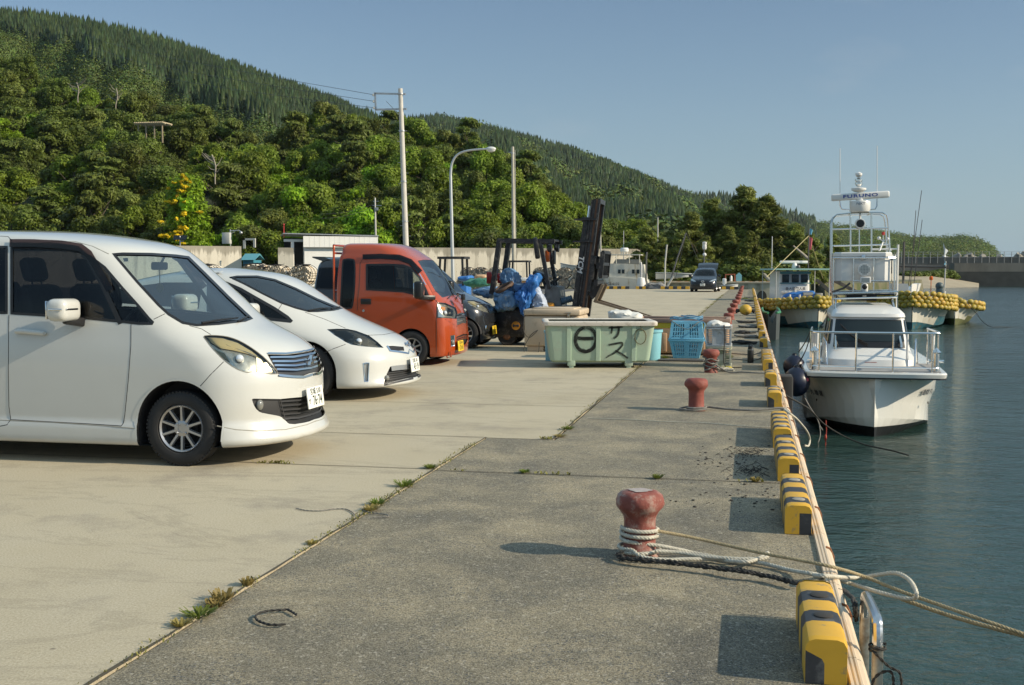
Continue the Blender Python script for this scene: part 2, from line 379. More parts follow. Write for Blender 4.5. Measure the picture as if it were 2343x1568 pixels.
def arr_obj(name, V, F, mat, tint=None, parent=None, smooth=False):
    """numpy quads/tris -> one mesh with a per-face albedo tint"""
    me = bpy.data.meshes.new(name); k = F.shape[1]; nf = len(F)
    me.vertices.add(len(V)); me.vertices.foreach_set('co', V.astype(np.float32).ravel())
    me.loops.add(nf*k); me.loops.foreach_set('vertex_index', F.astype(np.int32).ravel())
    me.polygons.add(nf); me.polygons.foreach_set('loop_start', np.arange(0, nf*k, k, dtype=np.int32)); me.polygons.foreach_set('loop_total', np.full(nf, k, np.int32))
    a = me.attributes.new('tint', 'FLOAT_COLOR', 'FACE'); c = np.ones((nf, 4), np.float32)
    if tint is not None: c[:, :3] = tint
    a.data.foreach_set('color', c.ravel())
    me.materials.append(mat); me.update(calc_edges=True); me.validate()
    if smooth: me.polygons.foreach_set('use_smooth', [True]*nf)
    o = bpy.data.objects.new(name, me); COL.objects.link(o)
    if parent: o.parent = parent
    return o
def leaf_cloud(cen, radii, count, size, droop=.0, flat=.0, aspect=1.7, shell=.55):
    """small leaf faces scattered over several foliage clumps"""
    cen = np.array(cen); radii = np.array(radii); w = radii.prod(1)**(2/3); w /= w.sum()
    k = rng.choice(len(cen), count, p=w); d = rng.normal(size=(count, 3)); d /= np.linalg.norm(d, axis=1)[:, None]
    r = shell+(1-shell)*rng.random(count)**.7; r *= 1+.12*rng.normal(size=count)
    P = cen[k]+d*radii[k]*r[:, None]
    nrm = d*np.array([1, 1, 1.2])+rng.normal(size=(count, 3))*.55; nrm[:, 2] += .35+flat; nrm /= np.linalg.norm(nrm, axis=1)[:, None]
    t = np.cross(nrm, rng.normal(size=(count, 3))); t /= np.linalg.norm(t, axis=1)[:, None]+1e-9; t[:, 2] -= droop; b = np.cross(nrm, t)
    s = size*(.6+.8*rng.random(count))[:, None]
    V = np.stack([P-t*s*aspect*.5, P+b*s*.5, P+t*s*aspect*.5+nrm*s*.15, P-b*s*.5], 1).reshape(-1, 3)
    tint = (.82+.36*rng.random((count, 1)))*np.ones((1, 3)); tint *= (1+.22*rng.normal(size=(len(cen), 1)))[k].clip(.55, 1.5)
    return V, np.arange(count*4).reshape(-1, 4), tint
def limbs(mb, base, top, r, n=5, spread=2.5, rs=.45):
    base = Vector(base); top = Vector(top); mid = (base+top)/2+Vector((random.uniform(-.4, .4), random.uniform(-.4, .4), 0))
    pth = catmull([base, mid, top], 4); K = len(pth); mb.tube(pth, [r*(1-.75*i/(K-1)) for i in range(K)], 7)
    for i in range(n):
        f = .35+.6*i/n; p = pth[int(f*(K-1))]; a = random.uniform(0, 6.28); L = spread*random.uniform(.6, 1.1)
        q = p+Vector((cos(a)*L, sin(a)*L, L*random.uniform(.3, .9)))
        mb.tube([p, (p+q)/2+Vector((0, 0, -.1*L)), q], [r*rs, r*rs*.65, r*rs*.25], 5)
def tree_proto(name, kind, h, rad_, nleaf, size, leaf, label, cat='tree'):
    t = thing(name, label, cat)
    mb = MB(); limbs(mb, (0, 0, -1.5), (random.uniform(-.4, .4), random.uniform(-.4, .4), h*.8), .02*h+.05, 7, rad_*.75); obj('trunk', mb, BARK, t, local=True)
    C, R = [], []
    if kind == 'broad':
        for i in range(34):
            a = random.uniform(0, 6.28); z = random.uniform(.15, 1.); rr = rad_*(1-abs(z-.5)**1.6*1.6)*random.uniform(.3, .95)
            q = rad_*random.uniform(.16, .38); C.append((cos(a)*rr, sin(a)*rr, z*h)); R.append((q, q, q*.8))
        V, F, T = leaf_cloud(C, R, nleaf, size, .2)
    elif kind == 'pine':
        for i in range(46):
            a = random.uniform(0, 6.28); z = random.uniform(.1, 1.); rr = rad_*(1.08-z*.78)*random.uniform(.25, 1.)
            q = rad_*random.uniform(.18, .34); C.append((cos(a)*rr, sin(a)*rr, z*h)); R.append((q, q, q*.42))
        C.append((0, 0, h*.3)); R.append((rad_*.5, rad_*.5, h*.25)); V, F, T = leaf_cloud(C, R, nleaf, size, 0, .3, 3.2, .3)
    elif kind == 'spire':
        for i in range(70):
            a = random.uniform(0, 6.28); z = random.uniform(.06, 1.); rr = rad_*(1.05-z*.95)*random.uniform(.3, 1.)
            q = rad_*random.uniform(.13, .25)*(1.1-.4*z); C.append((cos(a)*rr, sin(a)*rr, z*h)); R.append((q, q, q*.85))
        C.append((0, 0, h*.35)); R.append((rad_*.45, rad_*.45, h*.33)); V, F, T = leaf_cloud(C, R, nleaf, size, 0, .1, 3.4, .25)
    elif kind == 'bush':
        for i in range(9):
            a = random.uniform(0, 6.28); rr = rad_*random.uniform(0, .8); q = rad_*random.uniform(.3, .55)
            C.append((cos(a)*rr, sin(a)*rr, h*random.uniform(.2, .75))); R.append((q, q, q*.75))
        V, F, T = leaf_cloud(C, R, nleaf, size, .2)
    arr_obj('crown', V, F, leaf, T, t); return t

# ridge lines measured on the photograph: (u, v, distance along the quay axis)
RIDGE1 = [(-500, -190, 520), (-200, -70, 560), (0, 4, 600), (80, 10, 610), (200, 28, 640), (340, 60, 680), (480, 108, 720), (640, 164, 770), (760, 208, 810), (840, 246, 850), (920, 274, 900), (1000, 330, 930), (1120, 400, 960), (1240, 470, 980), (1330, 540, 1000), (1420, 600, 1000)]
RIDGE2 = [(700, 320, 1200), (820, 285, 1200), (930, 258, 1200), (1010, 254, 1200), (1100, 275, 1230), (1180, 294, 1250), (1300, 325, 1290), (1400, 365, 1320), (1500, 403, 1350), (1600, 444, 1400), (1660, 470, 1400), (1750, 520, 1400), (1820, 570, 1400), (1900, 618, 1400)]
RIDGE3 = [(1450, 470, 1900), (1560, 445, 1900), (1620, 440, 1900), (1700, 442, 1900), (1800, 478, 1900), (1900, 508, 1900), (2000, 522, 1880), (2080, 538, 1850), (2150, 541, 1800), (2200, 534, 1780), (2240, 544, 1760), (2268, 560, 1750), (2282, 590, 1740), (2286, 622, 1740)]
def terrain(name, ridge, y0, treeh, nu=90, nt=26, power=1.0):
    us = np.linspace(ridge[0][0], ridge[-1][0], nu); ru = [r[0] for r in ridge]
    pv = np.interp(us, ru, [r[1] for r in ridge]); py = np.interp(us, ru, [r[2] for r in ridge]); V = np.zeros((nu, nt+3, 3)); 
    for i in range(nu):
        R = AY(us[i], pv[i], py[i]); zr = max(R.z-treeh, -1.0); dx = R.x/R.y
        for j in range(nt):
            t = j/(nt-1); y = y0+(py[i]-y0)*t; rl = 1+(.2*sin(us[i]*.021+t*5)+.12*sin(us[i]*.06-t*9))*sin(t*pi)*(1-t)
            V[i, j] = (dx*y, y, -1.2+(zr+1.2)*(t**power)*rl)
        for j, (dy, f) in enumerate(((60, .93), (220, .55), (420, -.02))): V[i, nt+j] = (dx*(py[i]+dy), py[i]+dy, zr*f)
    K = nt+3; F = np.array([(i*K+j, (i+1)*K+j, (i+1)*K+j+1, i*K+j+1) for i in range(nu-1) for j in range(K-1)])
    o = arr_obj(name, V.reshape(-1, 3), F, SOIL, None, None, True); tag(o, kind='structure'); return V
def on_terrain(V, s, t):
    nu, K = V.shape[0], V.shape[1]-3; x = s*(nu-1); y = t*(K-1); i = np.minimum(x.astype(int), nu-2); j = np.minimum(y.astype(int), K-2); fx = (x-i)[:, None]; fy = (y-j)[:, None]
    return (V[i, j]*(1-fx)+V[i+1, j]*fx)*(1-fy)+(V[i, j+1]*(1-fx)+V[i+1, j+1]*fx)*fy
def cedar_wood(name, P, h, r, label):
    """thousands of pointed conifers, three ragged skirts each"""
    n = len(P); H = h*(.6+.7*rng.random(n)); k = 6; Vs, Fs, Ts = [], [], []; tn = (.55+.8*rng.random(n))*(1+.22*np.sin(P[:, 0]*.021+P[:, 1]*.013)*np.sin(P[:, 1]*.031))
    hue = rng.random(n); tint = np.stack([tn*(.85+.35*hue), tn, tn*(1.15-.4*hue)], 1)
    for (z0, z1, rr) in ((.02, .55, 1.), (.32, .8, .74), (.6, 1., .46)):
        a = np.arange(k)*2*pi/k; ang = a[None]+rng.random((n, 1))*6; rad2 = r*rr*(.65+.7*rng.random((n, k)))*(H/h)[:, None]
        ring = np.stack([P[:, :1]+np.cos(ang)*rad2, P[:, 1:2]+np.sin(ang)*rad2, P[:, 2:]+(H*z0)[:, None]-rng.random((n, k))*h*.09], 2)
        apex = np.stack([P[:, 0], P[:, 1], P[:, 2]+H*z1], 1)[:, None]
        Vs.append(np.concatenate([ring, apex], 1).reshape(-1, 3)); base = sum(len(v) for v in Vs[:-1])
        o = base+np.arange(n)[:, None]*(k+1)
        for j in range(k): Fs.append(np.stack([o[:, 0]+j, o[:, 0]+(j+1) % k, o[:, 0]+k], 1)); Ts.append(tint*(.88+.24*rng.random((n, 1))))
    return tag(arr_obj(name, np.concatenate(Vs), np.concatenate(Fs), LF_CEDAR, np.concatenate(Ts)), label, 'woodland', kind='stuff')
def broad_wood(name, P, r, per, size, label, mat=None):
    n = len(P); R = r*(.6+.8*rng.random(n)); C = P+np.stack([0*R, 0*R, R*.6], 1)
    k = np.repeat(np.arange(n), per); d = rng.normal(size=(n*per, 3)); d[:, 2] = np.abs(d[:, 2])*.9-.25; d /= np.linalg.norm(d, axis=1)[:, None]
    lump = 1+.25*np.sin(d[:, 0]*7+k*1.3)*np.sin(d[:, 1]*7+k*2.1)+.14*rng.normal(size=n*per)
    Q = C[k]+d*R[k][:, None]*lump[:, None]*np.array([1, 1, .9]); nr = d+rng.normal(size=d.shape)*.45; nr[:, 2] += .2; nr /= np.linalg.norm(nr, axis=1)[:, None]
    t = np.cross(nr, rng.normal(size=d.shape)); t /= np.linalg.norm(t, axis=1)[:, None]; b = np.cross(nr, t); s = size*(.6+.8*rng.random(n*per))[:, None]
    V = np.stack([Q-t*s, Q+b*s*.7, Q+t*s, Q-b*s*.7], 1).reshape(-1, 3); tn = (.6+.8*rng.random(n)); hue = rng.random(n)
    tint = np.stack([tn*(.75+.5*hue), tn, tn*.9], 1)[k]*(.85+.3*rng.random((n*per, 1)))
    return tag(arr_obj(name, V, np.arange(n*per*4).reshape(-1, 4), mat or LF_FAR, tint), label, 'woodland', kind='stuff')
T1 = terrain('mountain', RIDGE1, 170, 12); T2 = terrain('far_mountain', RIDGE2, 300, 14); T3 = terrain('headland', RIDGE3, 1050, 13, 70, 20)
def scatter(V, n, t0=.1, t1=1.): return rng.random(n), t0+(t1-t0)*rng.random(n)
def band(s, t): # broadleaf strip on the lower flank of the near mountain, cedars above
    return t < .40+.06*np.sin(s*19)+.05*np.sin(s*47+t*8)
s, t = scatter(T1, 44000); s = s*.97+.01; bl = band(s, t); P = on_terrain(T1, s, t)
u_ = np.interp(s, [0, 1], [-500, 1420]); keep = u_ > -170; 
q_ = P-np.array(EYE); a_ = q_ @ np.array(_fw); pu, pv = CX+FPX*(q_ @ np.array(_rt))/a_, CYP-FPX*(q_ @ np.array(_up))/a_; bl = bl | (pv > 70+.42*pu+14*np.sin(pu*.03)+9*np.sin(pu*.11))
cedar_wood('cedar_forest', P[(~bl) & keep], 9., 1.5, 'dark pointed cedars covering the mountainside behind the harbour')
broad_wood('broadleaf_forest', P[bl & keep], 3.2, 46, .36, 'paler rounded broadleaf wood on the lower mountain slope')
s, t = scatter(T2, 26000, .06); P = on_terrain(T2, s, t)
mx_ = np.sin(s*30+t*11)+np.sin(t*23-s*9) > .75
cedar_wood('cedar_forest', P[~mx_], 11.5, 2.2, 'cedar covered second mountain sloping down to the right behind the pole')
broad_wood('broadleaf_forest', P[mx_], 6., 30, 1.1, 'broadleaf patches among the cedars of the second mountain')
s, t = scatter(T3, 4600, .2); P = on_terrain(T3, s, t); mx_ = s < .5
cedar_wood('cedar_forest', P[mx_], 17., 4., 'hazy distant conifers on the low ridge behind the moored boats')
broad_wood('headland_forest', P[~mx_], 7.5, 70, 1.0, 'hazy rounded trees on the headland ending at the sea', LF_DARK)
# ---- land behind the lot, sea walls, poles, hillside trees
EARTH = M('bare_earth', (.16, .14, .09), 1., var=.3, vs=.5, dirt=(.07, .085, .03), damt=.5, ds=.3)
mb = MB(); mb.boxb((-300, 97.99, -4), (-14.5, 170, -.02)); mb.boxb((-14.5, 116, -4), (-3, 170, .5)); mb.boxb((-300, -60, -4), (-120.01, 98, -.02)); struct('backland', mb, EARTH)
HR = [(-420, 150, 200), (-200, 150, 215), (0, 165, 235), (110, 200, 235), (200, 250, 230), (330, 270, 225), (430, 290, 220), (500, 330, 215), (560, 375, 215), (640, 365, 215), (720, 320, 215), (820, 322, 215), (900, 345, 205), (970, 345, 200), (1040, 355, 195), (1100, 370, 190), (1180, 420, 180), (1250, 455, 175), (1310, 490, 170), (1340, 515, 165), (1400, 535, 165), (1450, 570, 165), (1490, 610, 165)]
T4 = terrain('hillside', HR, 134, 3.5, 60, 18, .85)

def panel_wall(name, pts, z1, th, label, mat):
    """concrete wall along a ground polyline"""
    t = thing(name, label, 'sea wall', (pts[0][0], pts[0][1], 0)); mb = MB()
    for a, b in zip(pts, pts[1:]):
        d = Vector((b[0]-a[0], b[1]-a[1], 0)); L = d.length; d.normalize(); p = Vector((-d.y, d.x, 0)); K = max(1, int(L/10)); A = Vector((a[0], a[1], 0))
        for i in range(K):
            s0, s1 = L*i/K+.015, L*(i+1)/K-.015
            mb.loft([[A+d*s0+Vector((0, 0, -1)), A+d*s1+Vector((0, 0, -1)), A+d*s1+p*th+Vector((0, 0, -1)), A+d*s0+p*th+Vector((0, 0, -1))], [A+d*s0+Vector((0, 0, z1)), A+d*s1+Vector((0, 0, z1)), A+d*s1+p*th+Vector((0, 0, z1)), A+d*s0+p*th+Vector((0, 0, z1))]])
        mb2 = MB()
    obj('wall_panels', mb, mat, t, smooth=0)
    mb2 = MB()
    for a, b in zip(pts, pts[1:]):
        d = Vector((b[0]-a[0], b[1]-a[1], 0)); L = d.length; d.normalize(); p = Vector((d.y, -d.x, 0)); A = Vector((a[0], a[1], 0))
        x = .6
        while x < L:
            for z in (.7, 1.5, 2.3, 3.1): mb2.box(A+d*x+p*.004+Vector((0, 0, z)), (.05, .03, .06))
            x += 1.2
    obj('tie_hole', mb2, M('tie_hole_grout', (.34, .31, .26), .9), t, smooth=0)['kind'] = 'stuff'; return t
def mat_wall():
    m, n, l, b = newmat('stained_wall_concrete'); v = objco(n)
    c = ramp(n, l, noise(n, l, .25, 5, .6, v).outputs[0], [(.3, (.60, .555, .46)), (.7, (.70, .65, .55))])
    st = noise(n, l, 1.6, 6, .65, objco(n, (1, 1, .09), l)); c = mix(n, l, ramp(n, l, st.outputs[0], [(.5, 0.), (.72, .8)]), c, (.25, .225, .18))
    g = n.new('ShaderNodeTexCoord'); sp = n.new('ShaderNodeSeparateXYZ'); l.new(g.outputs['Generated'], sp.inputs[0])
    tp = n.new('ShaderNodeMath'); tp.operation = 'ADD'; l.new(sp.outputs[2], tp.inputs[0]); l.new(ramp(n, l, st.outputs[0], [(.35, -.12), (.7, .22)]), tp.inputs[1])
    c = mix(n, l, ramp(n, l, tp.outputs[0], [(.93, 0.), (1., .65)]), c, (.2, .18, .14))
    l.new(c, b.inputs['Base Color']); b.inputs['Roughness'].default_value = .92; return m
WALLM = mat_wall()
p_ = lambda u, y: (AY(u, 600, y).x, y)
panel_wall('sea_wall', [p_(-900, 84), p_(200, 100), p_(553, 109)], 4.1, .5, 'weathered concrete sea wall section behind the white minivan', WALLM)
panel_wall('sea_wall', [p_(800, 112), p_(905, 115), p_(1260, 123), p_(1492, 129.5), p_(1600, 132)], 4.05, .5, 'long stained concrete sea wall behind the forklift and the street lamp', WALLM)
# shed behind the hatchback
WHITE = M('white_painted_panel', (.82, .81, .78), .6, var=.05, vs=2); GREYM = M('galvanised_steel', (.46, .47, .48), .45, .75, var=.15, vs=9)
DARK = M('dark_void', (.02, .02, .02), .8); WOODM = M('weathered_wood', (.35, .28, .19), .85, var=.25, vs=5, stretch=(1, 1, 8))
y = 108; t = thing('equipment_shed', 'small white shed with grey mono-pitch roof behind the orange truck', 'shed', (*p_(700, y), 0)); x0, x1 = p_(697, y)[0], p_(850, y)[0]
mb = MB(); mb.boxb((x0, y, 0), (x1, y+5, 4.2)); obj('wall', mb, WHITE, t, smooth=0)
mb = MB(); mb.boxb((x0-.12, y-.4, 3.95), (x1+.3, y-.25, 5.05))
for i in range(1, 14): mb.boxb((x0+i*(x1-x0)/14-.012, y-.415, 3.97), (x0+i*(x1-x0)/14+.012, y-.4, 5.03))
obj('fascia', mb, WHITE, t, smooth=0)
mb = MB(); mb.add([(x0-2.1, y-.5, 5.25), (x1+.35, y-.5, 5.08), (x1+.35, y+5.4, 5.0), (x0-2.1, y+5.4, 5.2), (x0-2.1, y-.5, 5.35), (x1+.35, y-.5, 5.18), (x1+.35, y+5.4, 5.1), (x0-2.1, y+5.4, 5.3)], [(0, 1, 2, 3), (4, 7, 6, 5), (0, 4, 5, 1), (1, 5, 6, 2), (2, 6, 7, 3), (3, 7, 4, 0)]); obj('roof', mb, GREYM, t, smooth=0)
mb = MB(); mb.boxb((x0-1.9, y+2, 0), (x0-.01, y+2.1, 4.9)); obj('shade_panel', mb, DARK, t, smooth=0)  # near-black sheet stands in for the shade on the shed's left side
mb = MB(); mb.boxb((x0-1.3, y+.3, 0), (x0-1.0, y+.6, 4.5)); mb.boxb((x0-2.0, y+.3, 4.5), (x0-.05, y+.6, 4.75)); obj('gate_frame', mb, WHITE, t, smooth=0)
mb = MB(); mb.tube([(x0-2.0, y, 4.9), (x0-2.0, y, 6.1)], .05); mb.ball((x0-2.0, y, 6.2), .09); obj('warning_light', mb, M('red_lamp', (.5, .04, .03), .4), t); t.rotation_euler = (0, 0, .45)
panel_wall('wing_wall', [p_(636, 107), p_(672, 107.5)], 3.9, .5, 'short concrete wing wall left of the white shed', WALLM)
y = 114; t = thing('tool_shed', 'little blue hut with a pitched roof beside the sea wall end', 'hut', (*p_(566, y), 0)); x0, x1 = p_(556, y)[0], p_(580, y)[0]
BLUEP = M('blue_paint', (.05, .22, .3), .5, var=.15); mb = MB(); mb.boxb((x0, y, 0), (x1, y+2, 2.75)); obj('wall', mb, BLUEP, t, smooth=0)
mb = MB(); mb.loft([[(x0-.2, yy, z) for yy, z in ((y-.3, 2.75), (y+1, 3.45), (y+2.3, 2.75), (y+1, 3.3))], [(x1+.3, yy, z) for yy, z in ((y-.3, 2.75), (y+1, 3.45), (y+2.3, 2.75), (y+1, 3.3))]]); obj('roof', mb, M('blue_roof', (.1, .3, .36), .5), t, smooth=0)
y = 108.3; p = AY(412, 552, y); t = thing('solar_panel', 'dark solar panel on a thin post on top of the sea wall', 'solar panel', (p.x, y, 4.15))
mb = MB(); mb.tube([(p.x, y, 4.15), (p.x, y, 5.2)], .05); mb.bar((p.x, y, 4.6), (p.x+.4, y, 4.65), .04, .06); obj('post', mb, GREYM, t)
mb = MB(); mb.box((p.x, y, 5.0), (1.45, .5, .06), rot=Matrix.Rotation(rad(62), 3, 'X')); obj('panel', mb, M('solar_cells', (.012, .014, .02), .25), t)
y = 109.4; p = AY(519, 552, y); t = thing('control_cabinet', 'grey cabinet with a camera arm on top of the sea wall', 'cabinet', (p.x, y, 4.15))
mb = MB(); mb.box((p.x, y, 4.95), (.85, .5, 1.15), .02); obj('cabinet_body', mb, M('cabinet_grey', (.5, .5, .46), .5), t)
mb = MB(); mb.tube([(p.x+.35, y+.1, 4.15), (p.x+.35, y+.1, 5.85)], .06); mb.tube([(p.x+.35, y+.1, 5.7), (p.x+1.3, y+.1, 5.75), (p.x+1.55, y+.1, 5.6)], .05); mb.bar((p.x+.35, y+.1, 5.35), (p.x+.9, y+.1, 5.68), .05, .05); mb.ball((p.x+1.55, y+.1, 5.5), .16); obj('camera_arm', mb, GREYM, t)
y = 110.2; p = AY(563, 552, y); t = thing('pipe_bracket', 'pale angled bracket post over the end of the sea wall', 'bracket', (p.x-.3, y, 0))
mb = MB(); mb.boxb((p.x-.35, y, 3.9), (p.x-.12, y+.2, 4.95)); mb.boxb((p.x-.35, y, 4.75), (p.x+1.0, y+.2, 4.95)); mb.boxb((p.x+.78, y+.01, 4.0), (p.x+1.0, y+.19, 4.75)); obj('bracket_frame', mb, M('pale_steel', (.5, .5, .46), .6), t, smooth=0)

# ---- poles
POLEC = M('pole_concrete', (.52, .5, .46), .8, var=.08, vs=3); LAMPM = M('lamp_pole_steel', (.5, .52, .53), .4, .6)
def pole(u0, v0, u1, v1, y, r0, r1, name, label, cat, mat=POLEC):
    a = AY(u0, v0, y); b = AY(u1, v1, y); f = (a.z)/(b.z-a.z); base = a-(b-a)*f; base.z = 0
    t = thing(name, label, cat, base); mb = MB(); mb.tube([base, b], [r0, r1], 16); obj('shaft', mb, mat, t); return t, base, b
t, ba, tp = pole(929, 565, 916, 203, 60, .165, .12, 'utility_pole', 'tall pale utility pole with a square bracket arm, behind the orange truck', 'utility pole')
mb = MB(); A = [AY(858, 214, 60), AY(918, 216, 60), AY(860, 251, 60), AY(920, 250, 60)]
mb.bar(A[0], A[1]+Vector((.25, 0, 0)), .09, .09); mb.bar(A[2], A[3]+Vector((.25, 0, 0)), .09, .09); mb.bar(A[0]+Vector((0, 0, .05)), A[2]-Vector((0, 0, .05)), .09, .08); mb.bar(AY(884, 232, 60), AY(912, 262, 60), .03, .03)
obj('bracket_arm', mb, GREYM, t, smooth=0)
mb = MB()
for i in range(12):
    q = ba+(tp-ba)*(.25+.05*i); mb.tube([q, q+Vector((.3*(1 if i % 2 else -1), 0, 0))], .012, 5)
for f in (.37, .56, .8, .975): q = ba+(tp-ba)*f; mb.lathe([(.17, -.04), (.17, .04)], q, 12)
obj('step_bolt', mb, GREYM, t)['kind'] = 'stuff'
mb = MB()
for k in (0, 1, 2):
    q = A[0]+(A[2]-A[0])*(.1+.4*k); mb = MB()
    mb.lathe([(.03, -.06), (.07, -.02), (.05, .02), (.06, .05), (.02, .09)], q+Vector((-.1, 0, 0)), 10); obj('insulator', mb, M('insulator_porcelain', (.6, .6, .58), .2), t)
t, ba, lt = pole(1036, 620, 1031, 400, 50, .09, .06, 'street_lamp', 'curved street lamp with a single arm reaching right, between two poles', 'street lamp', LAMPM)
pts = catmull([AY(1031, 400, 50), AY(1034, 375, 50), AY(1046, 355, 50), AY(1070, 345, 50), AY(1112, 341, 50)], 6); mb = MB(); mb.tube(pts, [.06-.02*i/len(pts) for i in range(len(pts))], 12); obj('arm', mb, LAMPM, t)
q = AY(1123, 341, 50); mb = MB(); mb.ball(q, (.24, .13, .1), 16, 10); mb.ball(q+Vector((.02, 0, -.05)), (.19, .11, .1), 14, 8); obj('lamp_head', mb, M('lamp_head_white', (.62, .63, .62), .35), t)
t, ba, b3 = pole(1176, 615, 1173, 336, 72, .14, .09, 'utility_pole', 'slimmer weathered utility pole right of the street lamp', 'utility pole', M('old_pole_concrete', (.42, .4, .34), .85, var=.12, vs=3))
mb = MB(); mb.tube([b3+Vector((.15, 0, -.2)), b3+Vector((.22, 0, -7))], .012, 5); mb.lathe([(.12, -.05), (.12, .03)], b3-Vector((0, 0, .4)), 10); mb.box(b3-Vector((.1, 0, .35)), (.3, .05, .05)); obj('cable_clamp', mb, GREYM, t)
t, ba, b4 = pole(860, 560, 858, 453, 128, .13, .09, 'utility_pole', 'short far utility pole with crossarms in front of the trees', 'utility pole')
mb = MB(); mb.box(b4-Vector((-.25, 0, .9)), (1.1, .07, .07)); mb.box(b4-Vector((-.1, 0, .4)), (.7, .06, .06)); mb.box(b4-Vector((-.25, .1, 1.3)), (.3, .2, .35)); obj('crossarm', mb, GREYM, t)
t, _, _ = pole(1375, 600, 1373, 478, 118, .09, .06, 'utility_pole', 'thin grey pole behind the forklift mast, above the wall', 'utility pole')
t, _, _ = pole(1505, 610, 1505, 498, 140, .09, .07, 'utility_pole', 'thin bare pole standing before the far cedar slope', 'utility pole')
t, _, _ = pole(1427, 600, 1427, 528, 125, .05, .03, 'flagpole', 'very thin white mast above the white cabin boat', 'mast', M('white_mast', (.6, .6, .58), .5))
WIRE = M('cable_black', (.03, .03, .035), .6)
mb = MB()
for k in range(3):
    a = A[0]+(A[2]-A[0])*(.1+.4*k); b = AY(180+20*k, 72+28*k, 420); pts = [a+(b-a)*f-Vector((0, 0, 5*f*(1-f)*(1+.2*k))) for f in [i/24 for i in range(25)]]
    mb.tube(pts, [.012+.03*i/24 for i in range(25)], 4)
tag(obj('power_line', mb, WIRE, loc=A[0]), 'three thin overhead wires running from the pole bracket to the upper left', 'power line')
mb = MB()
for v0, v1 in ((463, 490), (470, 500)):
    a = AY(856, v0+4, 128); b = AY(735, v1, 122); mb.tube([a+(b-a)*f-Vector((0, 0, 1.2*f*(1-f))) for f in [i/10 for i in range(11)]], .018, 4)
tag(obj('power_line', mb, WIRE, loc=b4), 'pair of thin wires sloping left from the short far pole', 'power line')

# ---- hillside trees, each one its own object
kinds = [('broad', LF_DARK, 9.5, 4.6), ('broad', LF_BROAD, 9., 4.4), ('broad', LF_BRIGHT, 7.5, 4.2), ('broad', LF_OLIVE, 9, 4.3), ('pine', LF_PINE, 10.5, 4.6), ('broad', LF_BROAD, 8, 4.8), ('broad', LF_DARK, 8.5, 4.9)]
nm = ['dark leafy tree', 'mid green leafy tree', 'bright green vine-covered tree', 'olive flowering tree', 'layered pine', 'broad mid green tree', 'rounded dark tree']
protos = []
for (k, lf, h, r), a in zip(kinds, nm): protos.append(tree_proto('pine_tree' if k == 'pine' else 'broadleaf_tree', k, h, r, 17000, .23 if k != 'pine' else .21, lf, a))
land = [(0, 'over the left picture edge'), (150, 'above the minivan roof'), (330, 'above the minivan windscreen'), (470, 'above the sea wall end'), (620, 'above the hatchback'), (740, 'above the white shed'), (860, 'left of the tall pole'), (980, 'right of the tall pole'), (1090, 'behind the street lamp'), (1220, 'right of the slim pole'), (1340, 'behind the forklift mast'), (1500, 'at the right end of the hillside')]
used = set(); cnt = 0
cells = []
for r_ in range(7):
    t_ = (0, .1, .25, .42, .62, .82, 1.)[r_]; step = 58-r_*2
    for u in np.arange(-130+random.uniform(0, 30), 1480, step): cells.append((u+random.uniform(-18, 18), min(1, max(0, t_+random.uniform(-.06, .06)))))
for u, t_ in cells:
    s_ = (u+420)/(1490+420); P = on_terrain(T4, np.array([s_]), np.array([t_]))[0]
    pxv = PX(Vector(P)+Vector((0, 0, 6)))
    if pxv[0] < -110: continue
    U, Vv = pxv; f = .5+.5*sin(U*.013+Vv*.03)*cos(Vv*.021-U*.007)
    if 380 < U < 520 and 360 < Vv < 520 and t_ < .45: continue
    if U < 420: w = [.40, .2, .05, .1, .1, .05, .10]
    elif U < 900: w = [.03, .2, .52, .06, .05, .14, .0] if Vv > 390 else [.1, .3, .06, .22, .2, .12, .0]
    else: w = [.08, .24, .14, .24, .14, .12, .04]
    k = random.choices(range(7), [x*(1.6 if i % 3 == int(f*3) else .7) for i, x in enumerate(w)])[0]
    hs = random.uniform(.78, 1.12)*(.72 if U > 1250 else (.85 if U > 1000 else 1.)); row = 'low' if t_ < .3 else ('halfway up' if t_ < .72 else 'on the skyline')
    pos = [x for x in land if U < x[0]+60 or x is land[-1]][0][1]
    lab = '%s, %s %s' % (nm[k], {'low': 'low on the slope', 'halfway up': 'halfway up', 'on the skyline': 'on the skyline'}[row], pos)
    o = protos[k]
    if k not in used: used.add(k)
    else: o = dup(o)
    o.location = Vector(P)+Vector((0, 0, -.6)); o.rotation_euler = (0, 0, random.uniform(0, 6.28)); o.scale = (hs*random.uniform(.85, 1.15), hs*random.uniform(.85, 1.15), hs*random.uniform(.85, 1.15))
    o['label'] = lab; o['group'] = 'trees on the hillside behind the harbour'; cnt += 1
# tree with yellow blossom
yt = tree_proto('flowering_tree', 'broad', 11, 2.9, 7000, .33, LF_BRIGHT, 'slender tree hung with bright yellow blossom above the sea wall end')
p = AY(446, 560, 135); yt.location = (p.x, 133, 1.5); V, F, T = leaf_cloud([(2.4*cos(a)*(1.1-.06*z), 2*sin(a)*(1.1-.06*z), z) for z in (2, 3.5, 5, 6.5, 8, 9.5, 11) for a in (.3+z, 2.4+z, 4.5+z)], [(1.5, 1.5, 1.3)]*21, 6000, .25, .2); arr_obj('crown', V, F, LF_BRIGHT, T, yt)
C = [(random.gauss(0, 1.2)*(1.4-z/14), -3.3*(1.1-.05*z)+random.uniform(-.5, .6), z+random.uniform(-.5, .5)) for z in (3.6, 4.2, 4.3, 4.6, 4.8, 5.9, 6.8, 7.0, 8.2, 8.6, 9, 9.6, 10.3, 10.6, 10.9, 11.3, 11.5, 11.7, 5, 4.1, 5.1, 4.4)*2]
